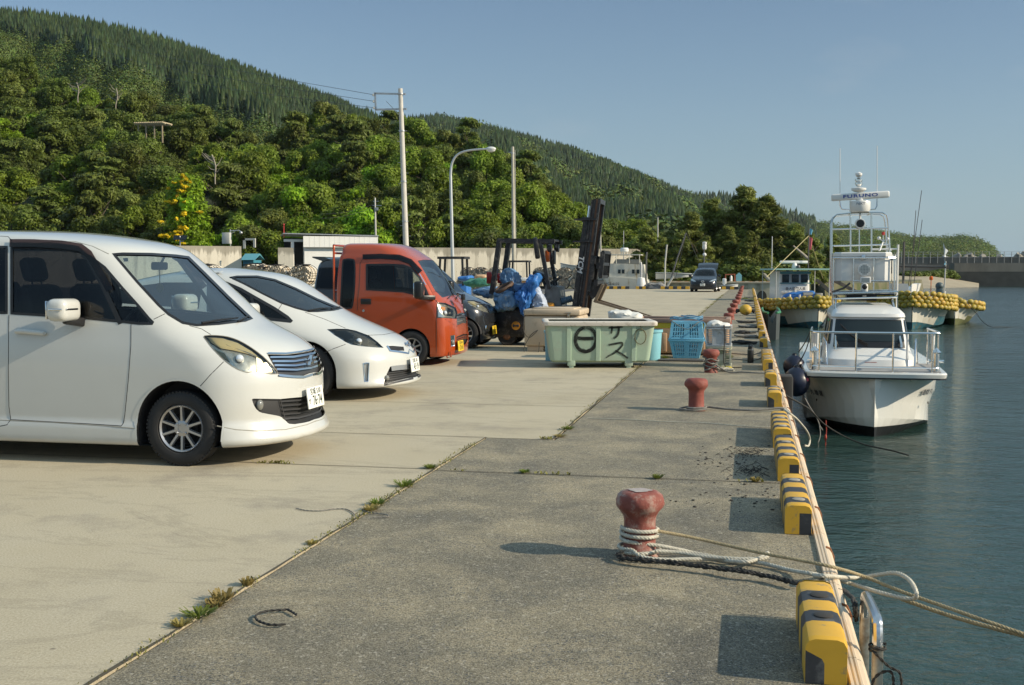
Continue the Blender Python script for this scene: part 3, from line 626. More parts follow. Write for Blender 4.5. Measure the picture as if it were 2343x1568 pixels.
V, F, T = leaf_cloud(C, [(random.uniform(.15, .5), random.uniform(.15, .4), random.uniform(.1, .28)) for _ in C], 2600, .17); arr_obj('blossom', V, F, LF_YEL, T, yt)
# dead snags, pergola, clearing
def snag(u, v, y, h, label):
    p = AY(u, v, y); t = thing('dead_tree', label, 'dead tree', p); mb = MB()
    a = p+Vector((0, 0, -1)); top = p+Vector((random.uniform(-.6, .6), 0, h)); mb.tube(catmull([a, p, (p+top)/2+Vector((.3, 0, 0)), top], 4), .1, 6)
    for k in range(7): b = p+Vector((0, 0, h*(.2+.11*k))); q = b+Vector((random.choice((-1, 1))*random.uniform(.8, 2), random.uniform(-.4, .4), random.uniform(.5, 1.6))); mb.tube([b, (b+q)/2+Vector((0, 0, -.2)), q], [.07, .05, .02], 5)
    obj('trunk', mb, DEADW, t)
snag(178, 222, 190, 2.6, 'bare dead branches above the treetops over the minivan'); snag(265, 240, 195, 3., 'bleached forked dead tree left of the pergola'); snag(492, 405, 145, 3., 'pale dead trunk beside the yellow blossom tree')
p = AY(378, 318, 192); t = thing('pergola', 'small wooden pergola in a clearing among the hillside trees', 'pergola', p)
for i in range(4):
    mb = MB(); x = p.x+(-1.6, -.1, 1.5, 3)[i]; mb.boxb((x-.1, p.y-6.6, p.z-1.5), (x+.1, p.y-6.4, p.z+1.75)); obj('post', mb, WOODM, t, smooth=0)
mb = MB(); mb.boxb((p.x-2.3, p.y-6.65, p.z+1.75), (p.x+3.6, p.y-6.35, p.z+1.95)); mb.boxb((p.x-2.3, p.y-4.3, p.z+1.75), (p.x+3.6, p.y-4.1, p.z+1.95))
for i in range(16): mb.boxb((p.x-2.1+i*.36, p.y-7.2, p.z+1.95), (p.x-1.98+i*.36, p.y-3.6, p.z+2.15))
obj('roof_beams', mb, M('pale_wood', (.4, .34, .23), .8), t, smooth=0)
# pines on the spit behind the moored boats
pp = [tree_proto('pine_tree', 'spire', h, r, 30000, .12, LF_PINEL, 'x') for h, r in ((8.6, 3.6), (7.2, 3.5))]
sp = [(1480, 115, .62), (1530, 122, .72), (1575, 118, .8), (1590, 130, .92), (1632, 124, .98), (1672, 132, 1.05), (1700, 122, 1.1), (1730, 130, 1.1), (1752, 120, .98), (1790, 126, .8), (1820, 118, .66), (1852, 128, .7), (1660, 114, .62), (1720, 113, .66), (1560, 112, .55), (1610, 112, .6), (1512, 112, .5), (1835, 117, .6), (1905, 150, .65)]
sl_ = ['low pine leaning over the white cabin boat', 'pine left of the dark parked car', 'pine rising behind the dark parked car, left side', 'tall pine directly behind the dark parked car', 'tall pine right of the dark parked car', 'tallest dense pine of the clump, left half', 'tallest pine in the middle of the clump', 'tall pine on the right half of the clump', 'pine at the right shoulder of the clump', 'lower pine behind the first fishing boat cabin', 'small pine just left of the fishing boat flag mast', 'spreading pine right of the fishing boat flag mast', 'short pine at the foot of the clump near the bollards', 'short dark pine at the foot of the clump above the pier', 'low pine just left of the open tailgate', 'low pine behind the open tailgate', 'smallest pine beside the masts left of the car', 'small pine above the rock bank', 'lone pine seen between the boat tower rails']
for i, (u, y, s_) in enumerate(sp):
    o = pp[i % 2] if i < 2 else dup(pp[i % 2]); p = AY(u, 600, y)
    o.location = (p.x, y, .3); o.rotation_euler = (0, 0, i*1.3); o.scale = (s_*1.25, s_*1.25, s_*1.04); o['label'] = sl_[i]; o['category'] = 'pine'; o['group'] = 'pines behind the moored boats'
# ---- vehicles: bodies lofted from horizontal slices; windows, lamps and panels are cut out of the skin itself
def mono(xs, ys, q):
    """monotone cubic interpolation"""
    xs = np.array(xs, float); ys = np.array(ys, float); h = np.diff(xs); d = np.diff(ys)/h; m = np.zeros(len(xs))
    m[0], m[-1] = d[0], d[-1]
    for i in range(1, len(xs)-1): m[i] = 0 if d[i-1]*d[i] <= 0 else 3*(h[i-1]+h[i])/((2*h[i]+h[i-1])/d[i-1]+(h[i]+2*h[i-1])/d[i])
    i = np.clip(np.searchsorted(xs, q, side='right')-1, 0, len(xs)-2); t = (q-xs[i])/h[i]
    return ys[i]*(1+2*t)*(1-t)**2+m[i]*h[i]*t*(1-t)**2+ys[i+1]*t*t*(3-2*t)+m[i+1]*h[i]*t*t*(t-1)
class Proj:
    def __init__(s, kind, yc, mir=False): s.k, s.yc, s.mir = kind, yc, mir
    def m(s, p): return Vector((p[0], 2*s.yc-p[1], p[2])) if s.mir else Vector(p)
    def md(s, d): return Vector((d[0], -d[1], d[2])) if s.mir else Vector(d)
    def uv(s, p):
        p = s.m(p)
        return PX(p) if s.k == 'cam' else ((p.x, p.z) if s.k == 'side' else (p.y, p.z))
    def ray(s, q):
        if s.k == 'cam': return s.m(EYE), s.md(ray(*q)).normalized()
        if s.k == 'side': return s.m((q[0], s.yc-6, q[1])), s.md((0, 1, 0))
        return Vector((60, q[0] if not s.mir else 2*s.yc-q[0], q[1])), Vector((-1, 0, 0))
    def plane(s, a, b):
        oa, da = s.ray(a); ob, db = s.ray(b)
        return oa, (da.cross(db) if s.k == 'cam' else (ob-oa).cross(da)).normalized()
    def eps(s): return 1.5 if s.k == 'cam' else .006
def inside(q, poly):
    x, y = q; c = False; j = len(poly)-1
    for i in range(len(poly)):
        xi, yi = poly[i]; xj, yj = poly[j]
        if (yi > y) != (yj > y) and x < (xj-xi)*(y-yi)/(yj-yi)+xi: c = not c
        j = i
    return c
def smoothpoly(P, n=4, closed=True): return [(p.x, p.y) for p in catmull([(a, b, 0) for a, b in P], n, closed)]
class Car:
    def __init__(s, name, label, cat, yc, base, levels, paint, ns=46, nf=16, nr=10, rows=64):
        s.yc = yc; s.root = thing(name, label, cat, base); s.paint = paint
        L = np.array(levels, float); u = np.concatenate([[0], np.cumsum(np.sqrt(np.diff(L[:, 0])**2+.25*np.diff(L[:, 1])**2+.5*np.diff(L[:, 3])**2)+.004)])
        q = np.linspace(0, u[-1], rows); T = [mono(u, L[:, i], q) for i in range(L.shape[1])]
        b = bmesh.new(); R = []
        for r in range(rows):
            z, xf, xr, w, af, nfx, ar, nrx = [T[i][r] for i in range(8)]; half = []
            for i in range(nf): a = pi/2*(i/nf)**.85; half.append((xf-af+af*cos(a)**(2/nfx), .988*w*sin(a)**(2/nfx)))
            for i in range(ns): half.append((xf-af+(xr+ar-xf+af)*i/(ns-1), w*(1-.012*(2*i/(ns-1)-1)**2)))
            for i in range(1, nr+1): a = pi/2*(1-i/nr); half.append((xr+ar-ar*cos(a)**(2/nrx), w*.988*sin(a)**(2/nrx)))
            ring = [(x, -y) for x, y in half]+[(x, y) for x, y in half[-2:0:-1]]
            R.append([b.verts.new((x, yc+y, z)) for x, y in ring])
        n = len(R[0])
        for r in range(rows-1):
            for j in range(n): b.faces.new((R[r][j], R[r][(j+1) % n], R[r+1][(j+1) % n], R[r+1][j]))
        for ring, fl in ((R[0], 1), (R[-1], 0)): # cap by strips across
            h = n//2
            for j in range(h): 
                vs = [ring[j], ring[j+1], ring[(n-j-1) % n], ring[(n-j) % n]]; vs = list(dict.fromkeys(vs))
                if len(vs) > 2: b.faces.new(vs)
        bmesh.ops.recalc_face_normals(b, faces=b.faces); b.normal_update()
        s.bm = b; s.orig = b.copy(); s.orig.verts.ensure_lookup_table(); s.orig.faces.ensure_lookup_table(); s.bvh = BVHTree.FromBMesh(s.orig)
    def P(s, kind='cam', mir=False): return Proj(kind, s.yc, mir)
    def cast(s, q, kind='cam', mir=False, off=0.):
        o, d = s.P(kind, mir).ray(q); h = s.bvh.ray_cast(o, d)
        if h[0] is None: h = s.bvh.find_nearest(o+d*((s.yc-o.y)/d.y if abs(d.y) > .2 else 1))
        return h[0]+s.nrm(h[0], h[2])*off
    def nrm(s, p, fi=None):
        if fi is None: _, _, fi, _ = s.bvh.find_nearest(p)
        f = s.orig.faces[fi]; n = Vector()
        for v in f.verts: n += v.normal/((v.co-p).length+.002)
        return n.normalized()
    def cut(s, poly, kind='cam', mir=False, half=False):
        """cut the outline into the skin, remove that piece and return it as a bmesh"""
        pr = s.P(kind, mir); us = [p[0] for p in poly]; vs = [p[1] for p in poly]; e = pr.eps(); bb = (min(us)-e, max(us)+e, min(vs)-e, max(vs)+e)
        ey = pr.m(EYE); fwd = pr.md((0, 1, 0)) if kind == 'side' else Vector((-1, 0, 0)); uvc = {}
        def uv(v):
            k = (v.co.x, v.co.y, v.co.z)
            if k not in uvc: uvc[k] = pr.uv(v.co)
            return uvc[k]
        def facing(f): return f.normal.dot((f.calc_center_median()-ey) if kind == 'cam' else fwd) < 0
        def hit(f, box):
            q = [uv(v) for v in f.verts]
            return max(a[0] for a in q) > box[0] and min(a[0] for a in q) < box[1] and max(a[1] for a in q) > box[2] and min(a[1] for a in q) < box[3]
        cand = [f for f in s.bm.faces if facing(f) and hit(f, bb)]
        if half:
            ge = set(cand)
            for f in cand: ge.update(f.edges); ge.update(f.verts)
            r = bmesh.ops.bisect_plane(s.bm, geom=list(ge), plane_co=(0, s.yc, 0), plane_no=(0, 1, 0), dist=1e-5)
            cand = list({f for f in cand if f.is_valid} | {g for g in r['geom'] if isinstance(g, bmesh.types.BMFace)})
            cand = [f for f in cand if (f.calc_center_median().y-s.yc)*(-1 if mir else 1) < 0]
        for a, b in zip(poly, poly[1:]+poly[:1]):
            if abs(a[0]-b[0])+abs(a[1]-b[1]) < 1e-6: continue
            eb = (min(a[0], b[0])-e, max(a[0], b[0])+e, min(a[1], b[1])-e, max(a[1], b[1])+e)
            fs = [f for f in cand if f.is_valid and hit(f, eb)]
            if not fs: continue
            co_, no = pr.plane(a, b); ge = set(fs)
            for f in fs: ge.update(f.edges); ge.update(f.verts)
            r = bmesh.ops.bisect_plane(s.bm, geom=list(ge), plane_co=co_, plane_no=no, dist=1e-5)
            nf = {g for g in r['geom'] if isinstance(g, bmesh.types.BMFace)}
            cand = list({f for f in cand if f.is_valid} | nf)
        ins = [f for f in cand if f.is_valid and inside(pr.uv(f.calc_center_median()), poly)]
        nb = bmesh.new(); mp = {}
        for f in ins: nb.faces.new([mp.setdefault(v, None) or mp.__setitem__(v, nb.verts.new(v.co)) or mp[v] for v in f.verts])
        bmesh.ops.delete(s.bm, geom=ins, context='FACES')
        return nb
    def put(s, name, b, mat, parent=None, off=0., flip=False, smoothn=True, rim=0.):
        """link a skin piece, pushed off the surface by off, with the body's own smooth normals"""
        parent = parent or s.root; o0 = Vector(s.root.location); vs = []; ns = []
        b.verts.index_update()
        for v in b.verts: nn = s.nrm(v.co); vs.append(v.co+nn*off-o0); ns.append(-nn if flip else nn)
        fs = [[v.index for v in f.verts] for f in b.faces]
        if flip: fs = [f[::-1] for f in fs]
        nv = len(vs)
        if rim:
            for e in b.edges:
                if len(e.link_faces) == 1:
                    i, j = e.verts[0].index, e.verts[1].index; k = len(vs)
                    vs += [vs[i]-ns[i]*rim, vs[j]-ns[j]*rim]; ns += [ns[i], ns[j]]; fs.append([i, j, k+1, k])
        me = bpy.data.meshes.new(name); me.from_pydata(vs, [], fs); me.materials.append(mat); me.update()
        me.polygons.foreach_set('use_smooth', [True]*len(fs))
        if smoothn and not rim: me.normals_split_custom_set_from_vertices(ns)
        o = bpy.data.objects.new(name, me); COL.objects.link(o); o.parent = parent; return o
    def part(s, name, poly, mat, kind='cam', both=True, off=0., parent=None, rim=0.):
        out = []; cs = [s.cut(poly, kind, mir, both == 'merge') for mir in ((False, True) if both else (False,))]
        if both == 'merge':
            mp = {}
            for f in cs[1].faces: cs[0].faces.new([mp.setdefault(v, None) or mp.__setitem__(v, cs[0].verts.new(v.co)) or mp[v] for v in f.verts])
            cs = cs[:1]; bmesh.ops.remove_doubles(cs[0], verts=cs[0].verts, dist=1e-4)
        for b in cs:
            out.append(s.put(name, b, mat, parent, off, rim=rim))
        return out
    def lamp(s, poly, inner=(), deep=.03, name='headlight', kind='cam', mat=None, cover=None):
        """lamp unit: clear cover over a bright reflector tray, with lens details"""
        for mir in (False, True):
            b = s.cut(poly, kind, mir); o = s.put(name, b, mat or LAMPIN, None, -deep)
            s.put('lamp_cover', b, cover or CLEAR, o, 0., rim=.012)
            for nm_, q, r, m_ in inner:
                mb = MB()
                if isinstance(q, list):
                    vs = [s.cast(a, kind, mir, -deep*r) for a in q]; c = sum(vs, Vector())/len(vs); mb.add(vs+[c], [(i, (i+1) % len(vs), len(vs)) for i in range(len(vs))])
                else: mb.ball(s.cast(q, kind, mir, -deep*.75), (r, r, r), 16, 10)
                obj(nm_, mb, m_, o)
    def trunc(s, Q, mir):
        """stop a run at the centre plane"""
        for i, p in enumerate(Q):
            if i and (p.y-s.yc)*(-1 if mir else 1) > .004: return Q[:i]+[Vector((p.x, s.yc, p.z))]
        return Q
    def lines(s, name, polys, r=.0035, mat=None, kind='cam', both=True, off=-.001):
        for pl in polys:
            pts = []
            for a, b in zip(pl, pl[1:]):
                k = max(2, int(math.hypot(a[0]-b[0], a[1]-b[1])/(9 if kind == 'cam' else .03)))
                pts += [(a[0]+(b[0]-a[0])*i/k, a[1]+(b[1]-a[1])*i/k) for i in range(k)]
            pts.append(pl[-1])
            for mir in ((False, True) if both else (False,)):
                Q = s.trunc([s.cast(q, kind, mir, off) for q in pts], mir) if both else [s.cast(q, kind, mir, off) for q in pts]
                if len(Q) > 1: mb = MB(); mb.tube(Q, r, 5); obj(name, mb, mat or GAPB, s.root)
    def band(s, name, poly, wd, mat, kind='cam', both=True, off=.003, closed=True, inset=0., parent=None):
        """flat strip that follows an outline on the skin (window frames, trims)"""
        n = len(poly)
        segs = list(zip(poly, poly[1:]+poly[:1])) if closed else list(zip(poly, poly[1:]))
        pts = []
        for a, b in segs:
            k = max(1, int(math.hypot(a[0]-b[0], a[1]-b[1])/(9 if kind == 'cam' else .03))); pts += [(a[0]+(b[0]-a[0])*i/k, a[1]+(b[1]-a[1])*i/k) for i in range(k)]
        if not closed: pts.append(poly[-1])
        ar = sum(a[0]*b[1]-b[0]*a[1] for a, b in zip(poly, poly[1:]+poly[:1])); sg = 1 if ar > 0 else -1; K = len(pts); inn = []; ou = []
        for i in range(K):
            a = pts[i-1] if (closed or i) else pts[i]; b = pts[(i+1) % K] if (closed or i < K-1) else pts[i]
            d = Vector((b[0]-a[0], b[1]-a[1])); d = d.normalized() if d.length > 1e-9 else Vector((1, 0)); nn = Vector((-d.y, d.x))*sg
            inn.append((pts[i][0]+nn.x*wd, pts[i][1]+nn.y*wd)); ou.append((pts[i][0]-nn.x*inset, pts[i][1]-nn.y*inset))
        for mir in ((False, True) if both else (False,)):
            A_, B_ = [s.cast(q, kind, mir, off) for q in ou], [s.cast(q, kind, mir, off) for q in inn]
            if both and not closed: A_, B_ = s.trunc(A_, mir), s.trunc(B_, mir); K = min(len(A_), len(B_)); A_, B_ = A_[:K], B_[:K]
            if K < 2: continue
            vs = A_+B_
            mb = MB(); mb.add(vs, [(i, (i+1) % K, K+(i+1) % K, K+i) for i in range(K if closed else K-1)]); o = obj(name, mb, mat, parent or s.root)
        return o
    def lining(s, mat, off=-.03, zmax=9):
        b = s.bm.copy(); bmesh.ops.delete(b, geom=[f for f in b.faces if f.calc_center_median().z > zmax], context='FACES'); o = s.put('interior_trim', b, mat, None, off, True); b.free(); return o
    def finish(s, name='body'):
        o = s.put(name, s.bm, s.paint); s.bm.free(); s.orig.free(); return o
    def circle(s, x, z, r, n=36, flat=None):
        return [(x+r*cos(2*pi*i/n), max(z+r*sin(2*pi*i/n), flat if flat is not None else -9)) for i in range(n)]
GAPB = M('panel_gap', (.012, .012, .012), .7)
TYRE = M('tyre_rubber', (.018, .018, .019), .75, var=.25, vs=12, bump=.15, bs=80); TRIM = M('black_trim', (.012, .012, .013), .35); PLAST = M('grey_black_plastic', (.03, .03, .032), .55)
RIMM = M('alloy_grey', (.46, .46, .47), .3, .8); CHROME = M('chrome', (.75, .76, .78), .08, 1.); SEAT = M('seat_fabric', (.025, .025, .028), .85, var=.2, vs=30); CABIN = M('cabin_plastic', (.03, .03, .033), .7)
GLASS = glass('side_glass', (.8, .84, .82)); WSG = glass('windscreen_glass', (.6, .7, .7), ior=2.9); PRIV = glass('privacy_glass', (.05, .05, .055)); CLEAR = glass('lamp_cover', (.86, .86, .8), .02)
PLW = M('plate_white', (.78, .78, .74), .5); PLY = M('plate_yellow', (.75, .5, .02), .5); INK = M('plate_ink_green', (.01, .03, .015), .5); INKB = M('ink_black', (.012, .012, .012), .6)
LAMPIN = M('lamp_reflector', (.55, .56, .55), .22, .75, var=.35, vs=22); AMBER = M('amber_lens', (.75, .22, .02), .25); HLAMP = M('projector_lens', (.75, .78, .8), .06, .4)
def wheel(car, x, y, z, r, rr, wd, side, spokes=10, rim=RIMM, twin=.0):
    """wheel = tyre + rim (+ spokes in the rim mesh); side -1 faces the camera"""
    wl = sub('wheel', car.root); S = side; C = Vector((x, y, z))
    def lat(mb, prof, n=40): mb.lathe([(a, b*S) for a, b in prof], C, n, 'YY')
    def ringm(mb, prof, n=44, m=None):
        rings = [[C+Vector((a*cos(2*pi*j/n), -S*b*-1, a*sin(2*pi*j/n))) for j in range(n)] for a, b in prof]
        mb.loft(rings, True, (False, False), m)
    mb = MB(); h = wd/2
    ringm(mb, [(rr, h*.7), (rr+.006, h*.92), (rr+.03, h), (r-.03, h*.97), (r-.01, h*.84), (r, h*.6), (r, -h*.6), (r-.02, -h*.92), (rr, -h)])
    for k in range(60):
        a = 2*pi*k/60
        mb.box(C+Vector((cos(a)*(r-.0155), S*h*.70, sin(a)*(r-.0155))), (.026, h*.36, .017), rot=Matrix.Rotation(-a, 3, 'Y'))
    obj('tyre', mb, TYRE, wl)
    mb = MB(); ringm(mb, [(rr+.004, h*.7), (rr-.008, h*.86), (rr-.02, h*.72), (rr-.025, -h*.6)])
    ringm(mb, [(rr-.02, -h*.1), (.03, -h*.1), (.001, -h*.1)], m=1); ringm(mb, [(rr*.62, h*.2), (rr*.6, 0.), (.02, -.01)], m=1)
    for k in range(spokes):
        a = 2*pi*(k+.5)/spokes+(.0); ca, sa = cos(a), sin(a); t = Vector((-sa, 0, ca)); d = Vector((ca, 0, sa)); w0, w1 = .017*(10/spokes)**.5, .012*(10/spokes)**.5
        o1 = S*h*.72; o0 = S*h*.60; rings = []
        for (q, wq, yy) in ((.035, w0, o1*.92), (rr*.55, (w0+w1)/2*1., o1), (rr-.01, w1*1.15, o1*1.05)):
            p = C+d*q; rings.append([p+t*wq+Vector((0, yy-S*.02, 0)), p+t*wq*.55+Vector((0, yy, 0)), p-t*wq*.55+Vector((0, yy, 0)), p-t*wq+Vector((0, yy-S*.02, 0))])
        mb.loft(rings, True, (True, True))
    ringm(mb, [(.062, h*.45), (.06, h*.66), (.05, h*.7), (.03, h*.70), (.028, h*.64), (.001, h*.64)])
    for k in range(4): a = pi/4+k*pi/2; mb.ball(C+Vector((cos(a)*.047, S*h*.72, sin(a)*.047)), .010, 8, 6)
    obj('rim', mb, [rim, M('brake_dark', (.02, .02, .02), .8)], wl); return wl
def plate(car, c, up, xd, mat, l1, l2, small=None, w=.33, h=.165, ink=INK):
    """Japanese style number plate: prefecture line, kana and number"""
    c = Vector(c); x = Vector(xd).normalized(); y = Vector(up); y = (y-x*y.dot(x)).normalized(); z = x.cross(y)
    mb = MB(); R = Matrix((x, y, z)).transposed(); mb.box(c, (w, h, .012), .008, rot=R); o = obj('number_plate', mb, mat, car.root)
    t1 = text('plate_lettering', l1, ink, o, c+y*h*.28+z*.0075, x, y, .042, 0, offset=.004); text('plate_number', l2, ink, o, c-y*h*.16+x*.025+z*.0075, x, y, .078, 0, sx=.8, offset=.012)
    if small: text('plate_kana', small, ink, o, c-y*h*.14-x*(w*.40)+z*.0075, x, y, .036, 0, offset=.004)
    return o
def seat(car, x, y, z, parent=None, mat=None, back=.62, name='seat'):
    mb = MB(); mb.box((x, y, z), (.5, .5, .18), .06); M_ = Matrix.Rotation(rad(-14), 3, 'Y'); mb.box((x-.3, y, z+back*.5+.02), (.15, .48, back), .07, rot=M_)
    mb.box((x-.40, y, z+back+.13), (.1, .27, .2), .05, rot=M_)
    for k in (-.06, .06): mb.tube([(x-.37, y+k, z+back-.02), (x-.39, y+k, z+back+.08)], .008, 6)
    return obj(name, mb, mat or SEAT, car.root)
def cabin(car, x0, x1, yc, w, zf, xd, zd, wheely, wx=None, wz=None):
    mb = MB(); mb.boxb((x0, yc-w, zf-.04), (x1, yc+w, zf)); obj('floor_pan', mb, CABIN, car.root, smooth=0)
    mb = MB(); mb.loft([[(xd[0], yy, zd-.35), (xd[0]-.12, yy, zd-.1), (xd[0]-.05, yy, zd), (xd[1]-.15, yy, zd+.015), (xd[1], yy, zd-.03), (xd[1], yy, zd-.35)] for yy in (yc-w, yc+w)]); obj('dashboard', mb, CABIN, car.root)
    mb = MB(); c = Vector((wx or xd[0]-.2, wheely, wz or zd+.0)); Rm = Matrix.Rotation(rad(-62), 3, 'Y'); ring = [c+Rm @ Vector((.18*cos(a), .18*sin(a), 0)) for a in [2*pi*i/24 for i in range(24)]]
    mb.tube(ring, .015, 8, closed=True); mb.tube([c, c+Vector((.25, 0, -.12))], .03); mb.bar(ring[0], ring[12], .03, .02); mb.bar(ring[6], ring[18], .03, .02); obj('steering_wheel', mb, CABIN, car.root)
def wiper(car, pts, mat=None, off=.012):
    mb = MB(); P = [car.cast(q, off=off) for q in pts]; mb.tube(P, [.009]*(len(P)-1)+[.006], 6); return obj('wiper', mb, TRIM, car.root)
def mirror(car, c, sz, mat, foot, sgn, cap=None):
    """door mirror: housing, glass at the back, stalk to the door"""
    c = Vector(c); f = Vector(foot); mb = MB(); mb.box(c, sz, min(sz)*.32, seg=4); o = obj('door_mirror', mb, mat, car.root)
    mb = MB(); mb.box(c-Vector((sz[0]*.5-.004, 0, 0)), (.012, sz[1]*.84, sz[2]*.8), .004); obj('mirror_glass', mb, CHROME, o)
    mb = MB(); mb.bar(c+Vector((0, 0, -sz[2]*.42)), f, .05, .07, r=.015); obj('mirror_foot', mb, TRIM, o); return o
WHITEP = M('pearl_white_paint', (.54, .545, .52), .28, coat=1., var=.03, vs=1.3)
CREAMP = M('hazed_lamp_yellow', (.6, .53, .33), .3, .2)
# ---- white minivan
VY = 8.53
lv = [ # z, x front, x rear, half width, front corner length, exponent, rear corner length, exponent
 (.145, -3.50, -6.95, .76, .46, 2.1, .3, 3), (.152, -3.40, -6.98, .80, .52, 2.1, .3, 3), (.19, -3.355, -7.0, .82, .54, 2.1, .3, 3), (.25, -3.385, -7.02, .822, .54, 2.1, .3, 3), (.30, -3.40, -7.02, .82, .54, 2.1, .3, 3), (.325, -3.415, -7.03, .806, .54, 2.1, .3, 3.2),
 (.45, -3.405, -7.05, .81, .54, 2.1, .3, 3.2), (.60, -3.405, -7.05, .812, .56, 2.1, .3, 3.4), (.70, -3.42, -7.04, .812, .58, 2.1, .3, 3.6), (.78, -3.45, -7.03, .81, .62, 2.1, .3, 3.6), (.84, -3.50, -7.02, .808, .64, 2.15, .3, 3.6), (.89, -3.565, -7.01, .805, .66, 2.15, .3, 3.6),
 (.94, -3.655, -7.0, .80, .66, 2.2, .3, 3.6), (.985, -3.75, -6.99, .795, .64, 2.2, .3, 3.6), (1.03, -3.85, -6.985, .79, .60, 2.25, .3, 3.6), (1.085, -3.945, -6.98, .783, .57, 2.3, .3, 3.6), (1.25, -4.14, -6.95, .765, .54, 2.4, .3, 3.6),
 (1.42, -4.35, -6.91, .735, .52, 2.5, .3, 3.6), (1.57, -4.535, -6.87, .705, .52, 2.6, .3, 3.6), (1.635, -4.62, -6.85, .69, .56, 2.6, .3, 3.6), (1.68, -4.73, -6.83, .672, .62, 2.5, .3, 3.4), (1.715, -4.88, -6.81, .64, .7, 2.4, .32, 3.2), (1.745, -5.06, -6.78, .585, .75, 2.3, .36, 3), (1.77, -5.28, -6.7, .49, .8, 2.2, .4, 2.6), (1.787, -5.55, -6.6, .36, .75, 2.1, .4, 2.4)]
van = Car('minivan', 'white minivan parked nearest the camera, plate 76-74, alloy wheels', 'minivan', VY, (-5.2, VY, 0), lv, WHITEP, 60, 20, 10, 88)
XF, XR = -4.143, -6.585
def arches(car, xs, z, rx, rz, bot=-.3):
    for x in xs:
        for mir in (False, True): car.cut([(x+rx*cos(a), z+rz*sin(a)) for a in [pi*i/24-.0 for i in range(25)]]+[(x-rx*.97, bot), (x+rx*.97, bot)], 'side', mir).free()
def archlip(car, xs, z, rx, rz, zb, wd=.022, off=.004, mat=None):
    for x in xs:
        P_ = [(x+rx*cos(a), z+rz*sin(a)) for a in [pi*i/24 for i in range(25)]]
        car.band('wheel_arch_lip', [(x+rx*.985, zb)]+P_+[(x-rx*.985, zb)], -wd, mat or car.paint, 'side', True, off, False)
def wells(car, xs, z, r, yc, w, dep=.26):
    for x in xs:
        for sg in (-1, 1):
            mb = MB(); n = 24; A = [pi*i/n for i in range(n+1)]
            mb.loft([[(x+r*cos(a), yc+sg*q, max(z-.16, z+r*sin(a)) if 0 < i < n else z-.16) for i, a in enumerate(A)] for q in (w-.03, w-dep)], False, (False, True)); obj('wheel_well', mb, CABIN, car.root)
arches(van, (XF, XR), .30, .338, .345)
Z1 = lambda P: [(x*.4017, 472.4+y*.4017) for x, y in P]
Z2 = lambda P: [(x*.40815, 480.3+y*.40815) for x, y in P]
dlo = Z1([(62, 230), (200, 231), (350, 239), (455, 256), (520, 285), (600, 345), (700, 462), (790, 562), (850, 634), (876, 660), (868, 673), (790, 672), (700, 662), (480, 640), (300, 628), (62, 613)])
dlor = [(-620, 575), (-420, 566), (-200, 563), (17, 564), (17, 718), (-200, 714), (-560, 706), (-610, 690)]
wsp = Z1([(640, 270), (700, 266), (860, 268), (1000, 277), (1075, 287), (1180, 390), (1300, 510), (1395, 600), (1440, 640), (1400, 655), (1250, 674), (1120, 682), (1040, 668), (960, 620), (900, 565), (780, 435)])
for p, m_ in ((dlo, GLASS), (dlor, PRIV)):
    van.part('side_window', p, m_, off=-.004); van.band('window_frame', p, 5, TRIM, off=.002, inset=1.2)
van.band('window_pillar', Z1([(478, 262), (515, 290), (600, 450), (700, 664)]), 11, TRIM, off=.003, closed=False)
van.band('door_visor', Z1([(62, 236), (200, 237), (350, 245), (455, 262), (495, 290), (560, 395), (615, 490)]), -16, glass('smoked_visor', (.10, .06, .06)), off=.02, closed=False)
van.part('windscreen', wsp, WSG, both=False, off=-.004); van.band('windscreen_frame', wsp, 4.5, TRIM, both=False, off=.002, inset=1)
# lamps and grille
hl = smoothpoly(Z2([(1146, 706), (1250, 707), (1335, 731), (1420, 780), (1500, 845), (1556, 921), (1420, 909), (1385, 914), (1325, 893), (1262, 850), (1200, 790), (1158, 738)]), 3)
van.lamp(hl, [('lamp_brow', Z2([(1165, 712), (1250, 716), (1335, 742), (1415, 790), (1480, 842), (1400, 806), (1310, 784), (1235, 772), (1185, 740)]), .5, CREAMP), ('projector_lens', Z2([(1345, 832)])[0], .034, HLAMP), ('lens_bezel', Z2([(1300, 800), (1395, 815), (1405, 890), (1370, 900), (1300, 860)]), .95, CHROME),
    ('turn_signal', Z2([(1440, 822), (1500, 850), (1540, 910), (1440, 902)]), .6, M('lamp_grid', (.62, .6, .5), .3, .3, var=.3, vs=60)), ('side_marker', Z2([(1200, 775), (1260, 800), (1290, 850), (1240, 825)]), .7, M('marker_dim', (.3, .28, .2), .3, .4))], .018)
van.band('lamp_seal', hl, 1.6, M('lamp_seal_grey', (.16, .15, .12), .6), off=.003)
gr = Z2([(1499, 811), (1600, 813), (1690, 802), (1740, 790), (1790, 780), (1800, 905), (1735, 917), (1700, 931), (1640, 930), (1560, 922)])
van.part('grille_backing', gr, M('grille_backing_grey', (.09, .09, .095), .3, .5), both='merge', off=-.03)  # dark grey metallic backing behind the grille bars
van.band('grille_surround', Z2([(1499, 811), (1600, 813), (1690, 802), (1750, 788)]), 3.2, CHROME, off=.012, closed=False); van.band('grille_surround', Z2([(1560, 922), (1640, 930), (1700, 931), (1745, 917)]), -5, CHROME, off=.012, closed=False)
for k in range(4):
    f = .16+.2*k; a = (1499+61*f+6, 811+111*f); b = (1752, 788+130*f)
    van.band('grille_bar', Z2([a, (a[0]*.45+b[0]*.55, (a[1]+b[1])/2+8), b]), 2.8, CHROME, off=.003, closed=False, inset=1.2)
mb = MB(); c = van.cast(Z2([(1728, 855)])[0], off=.025); fx = lambda p, d: (c.x+d, c.y+p[0], c.z+p[1])
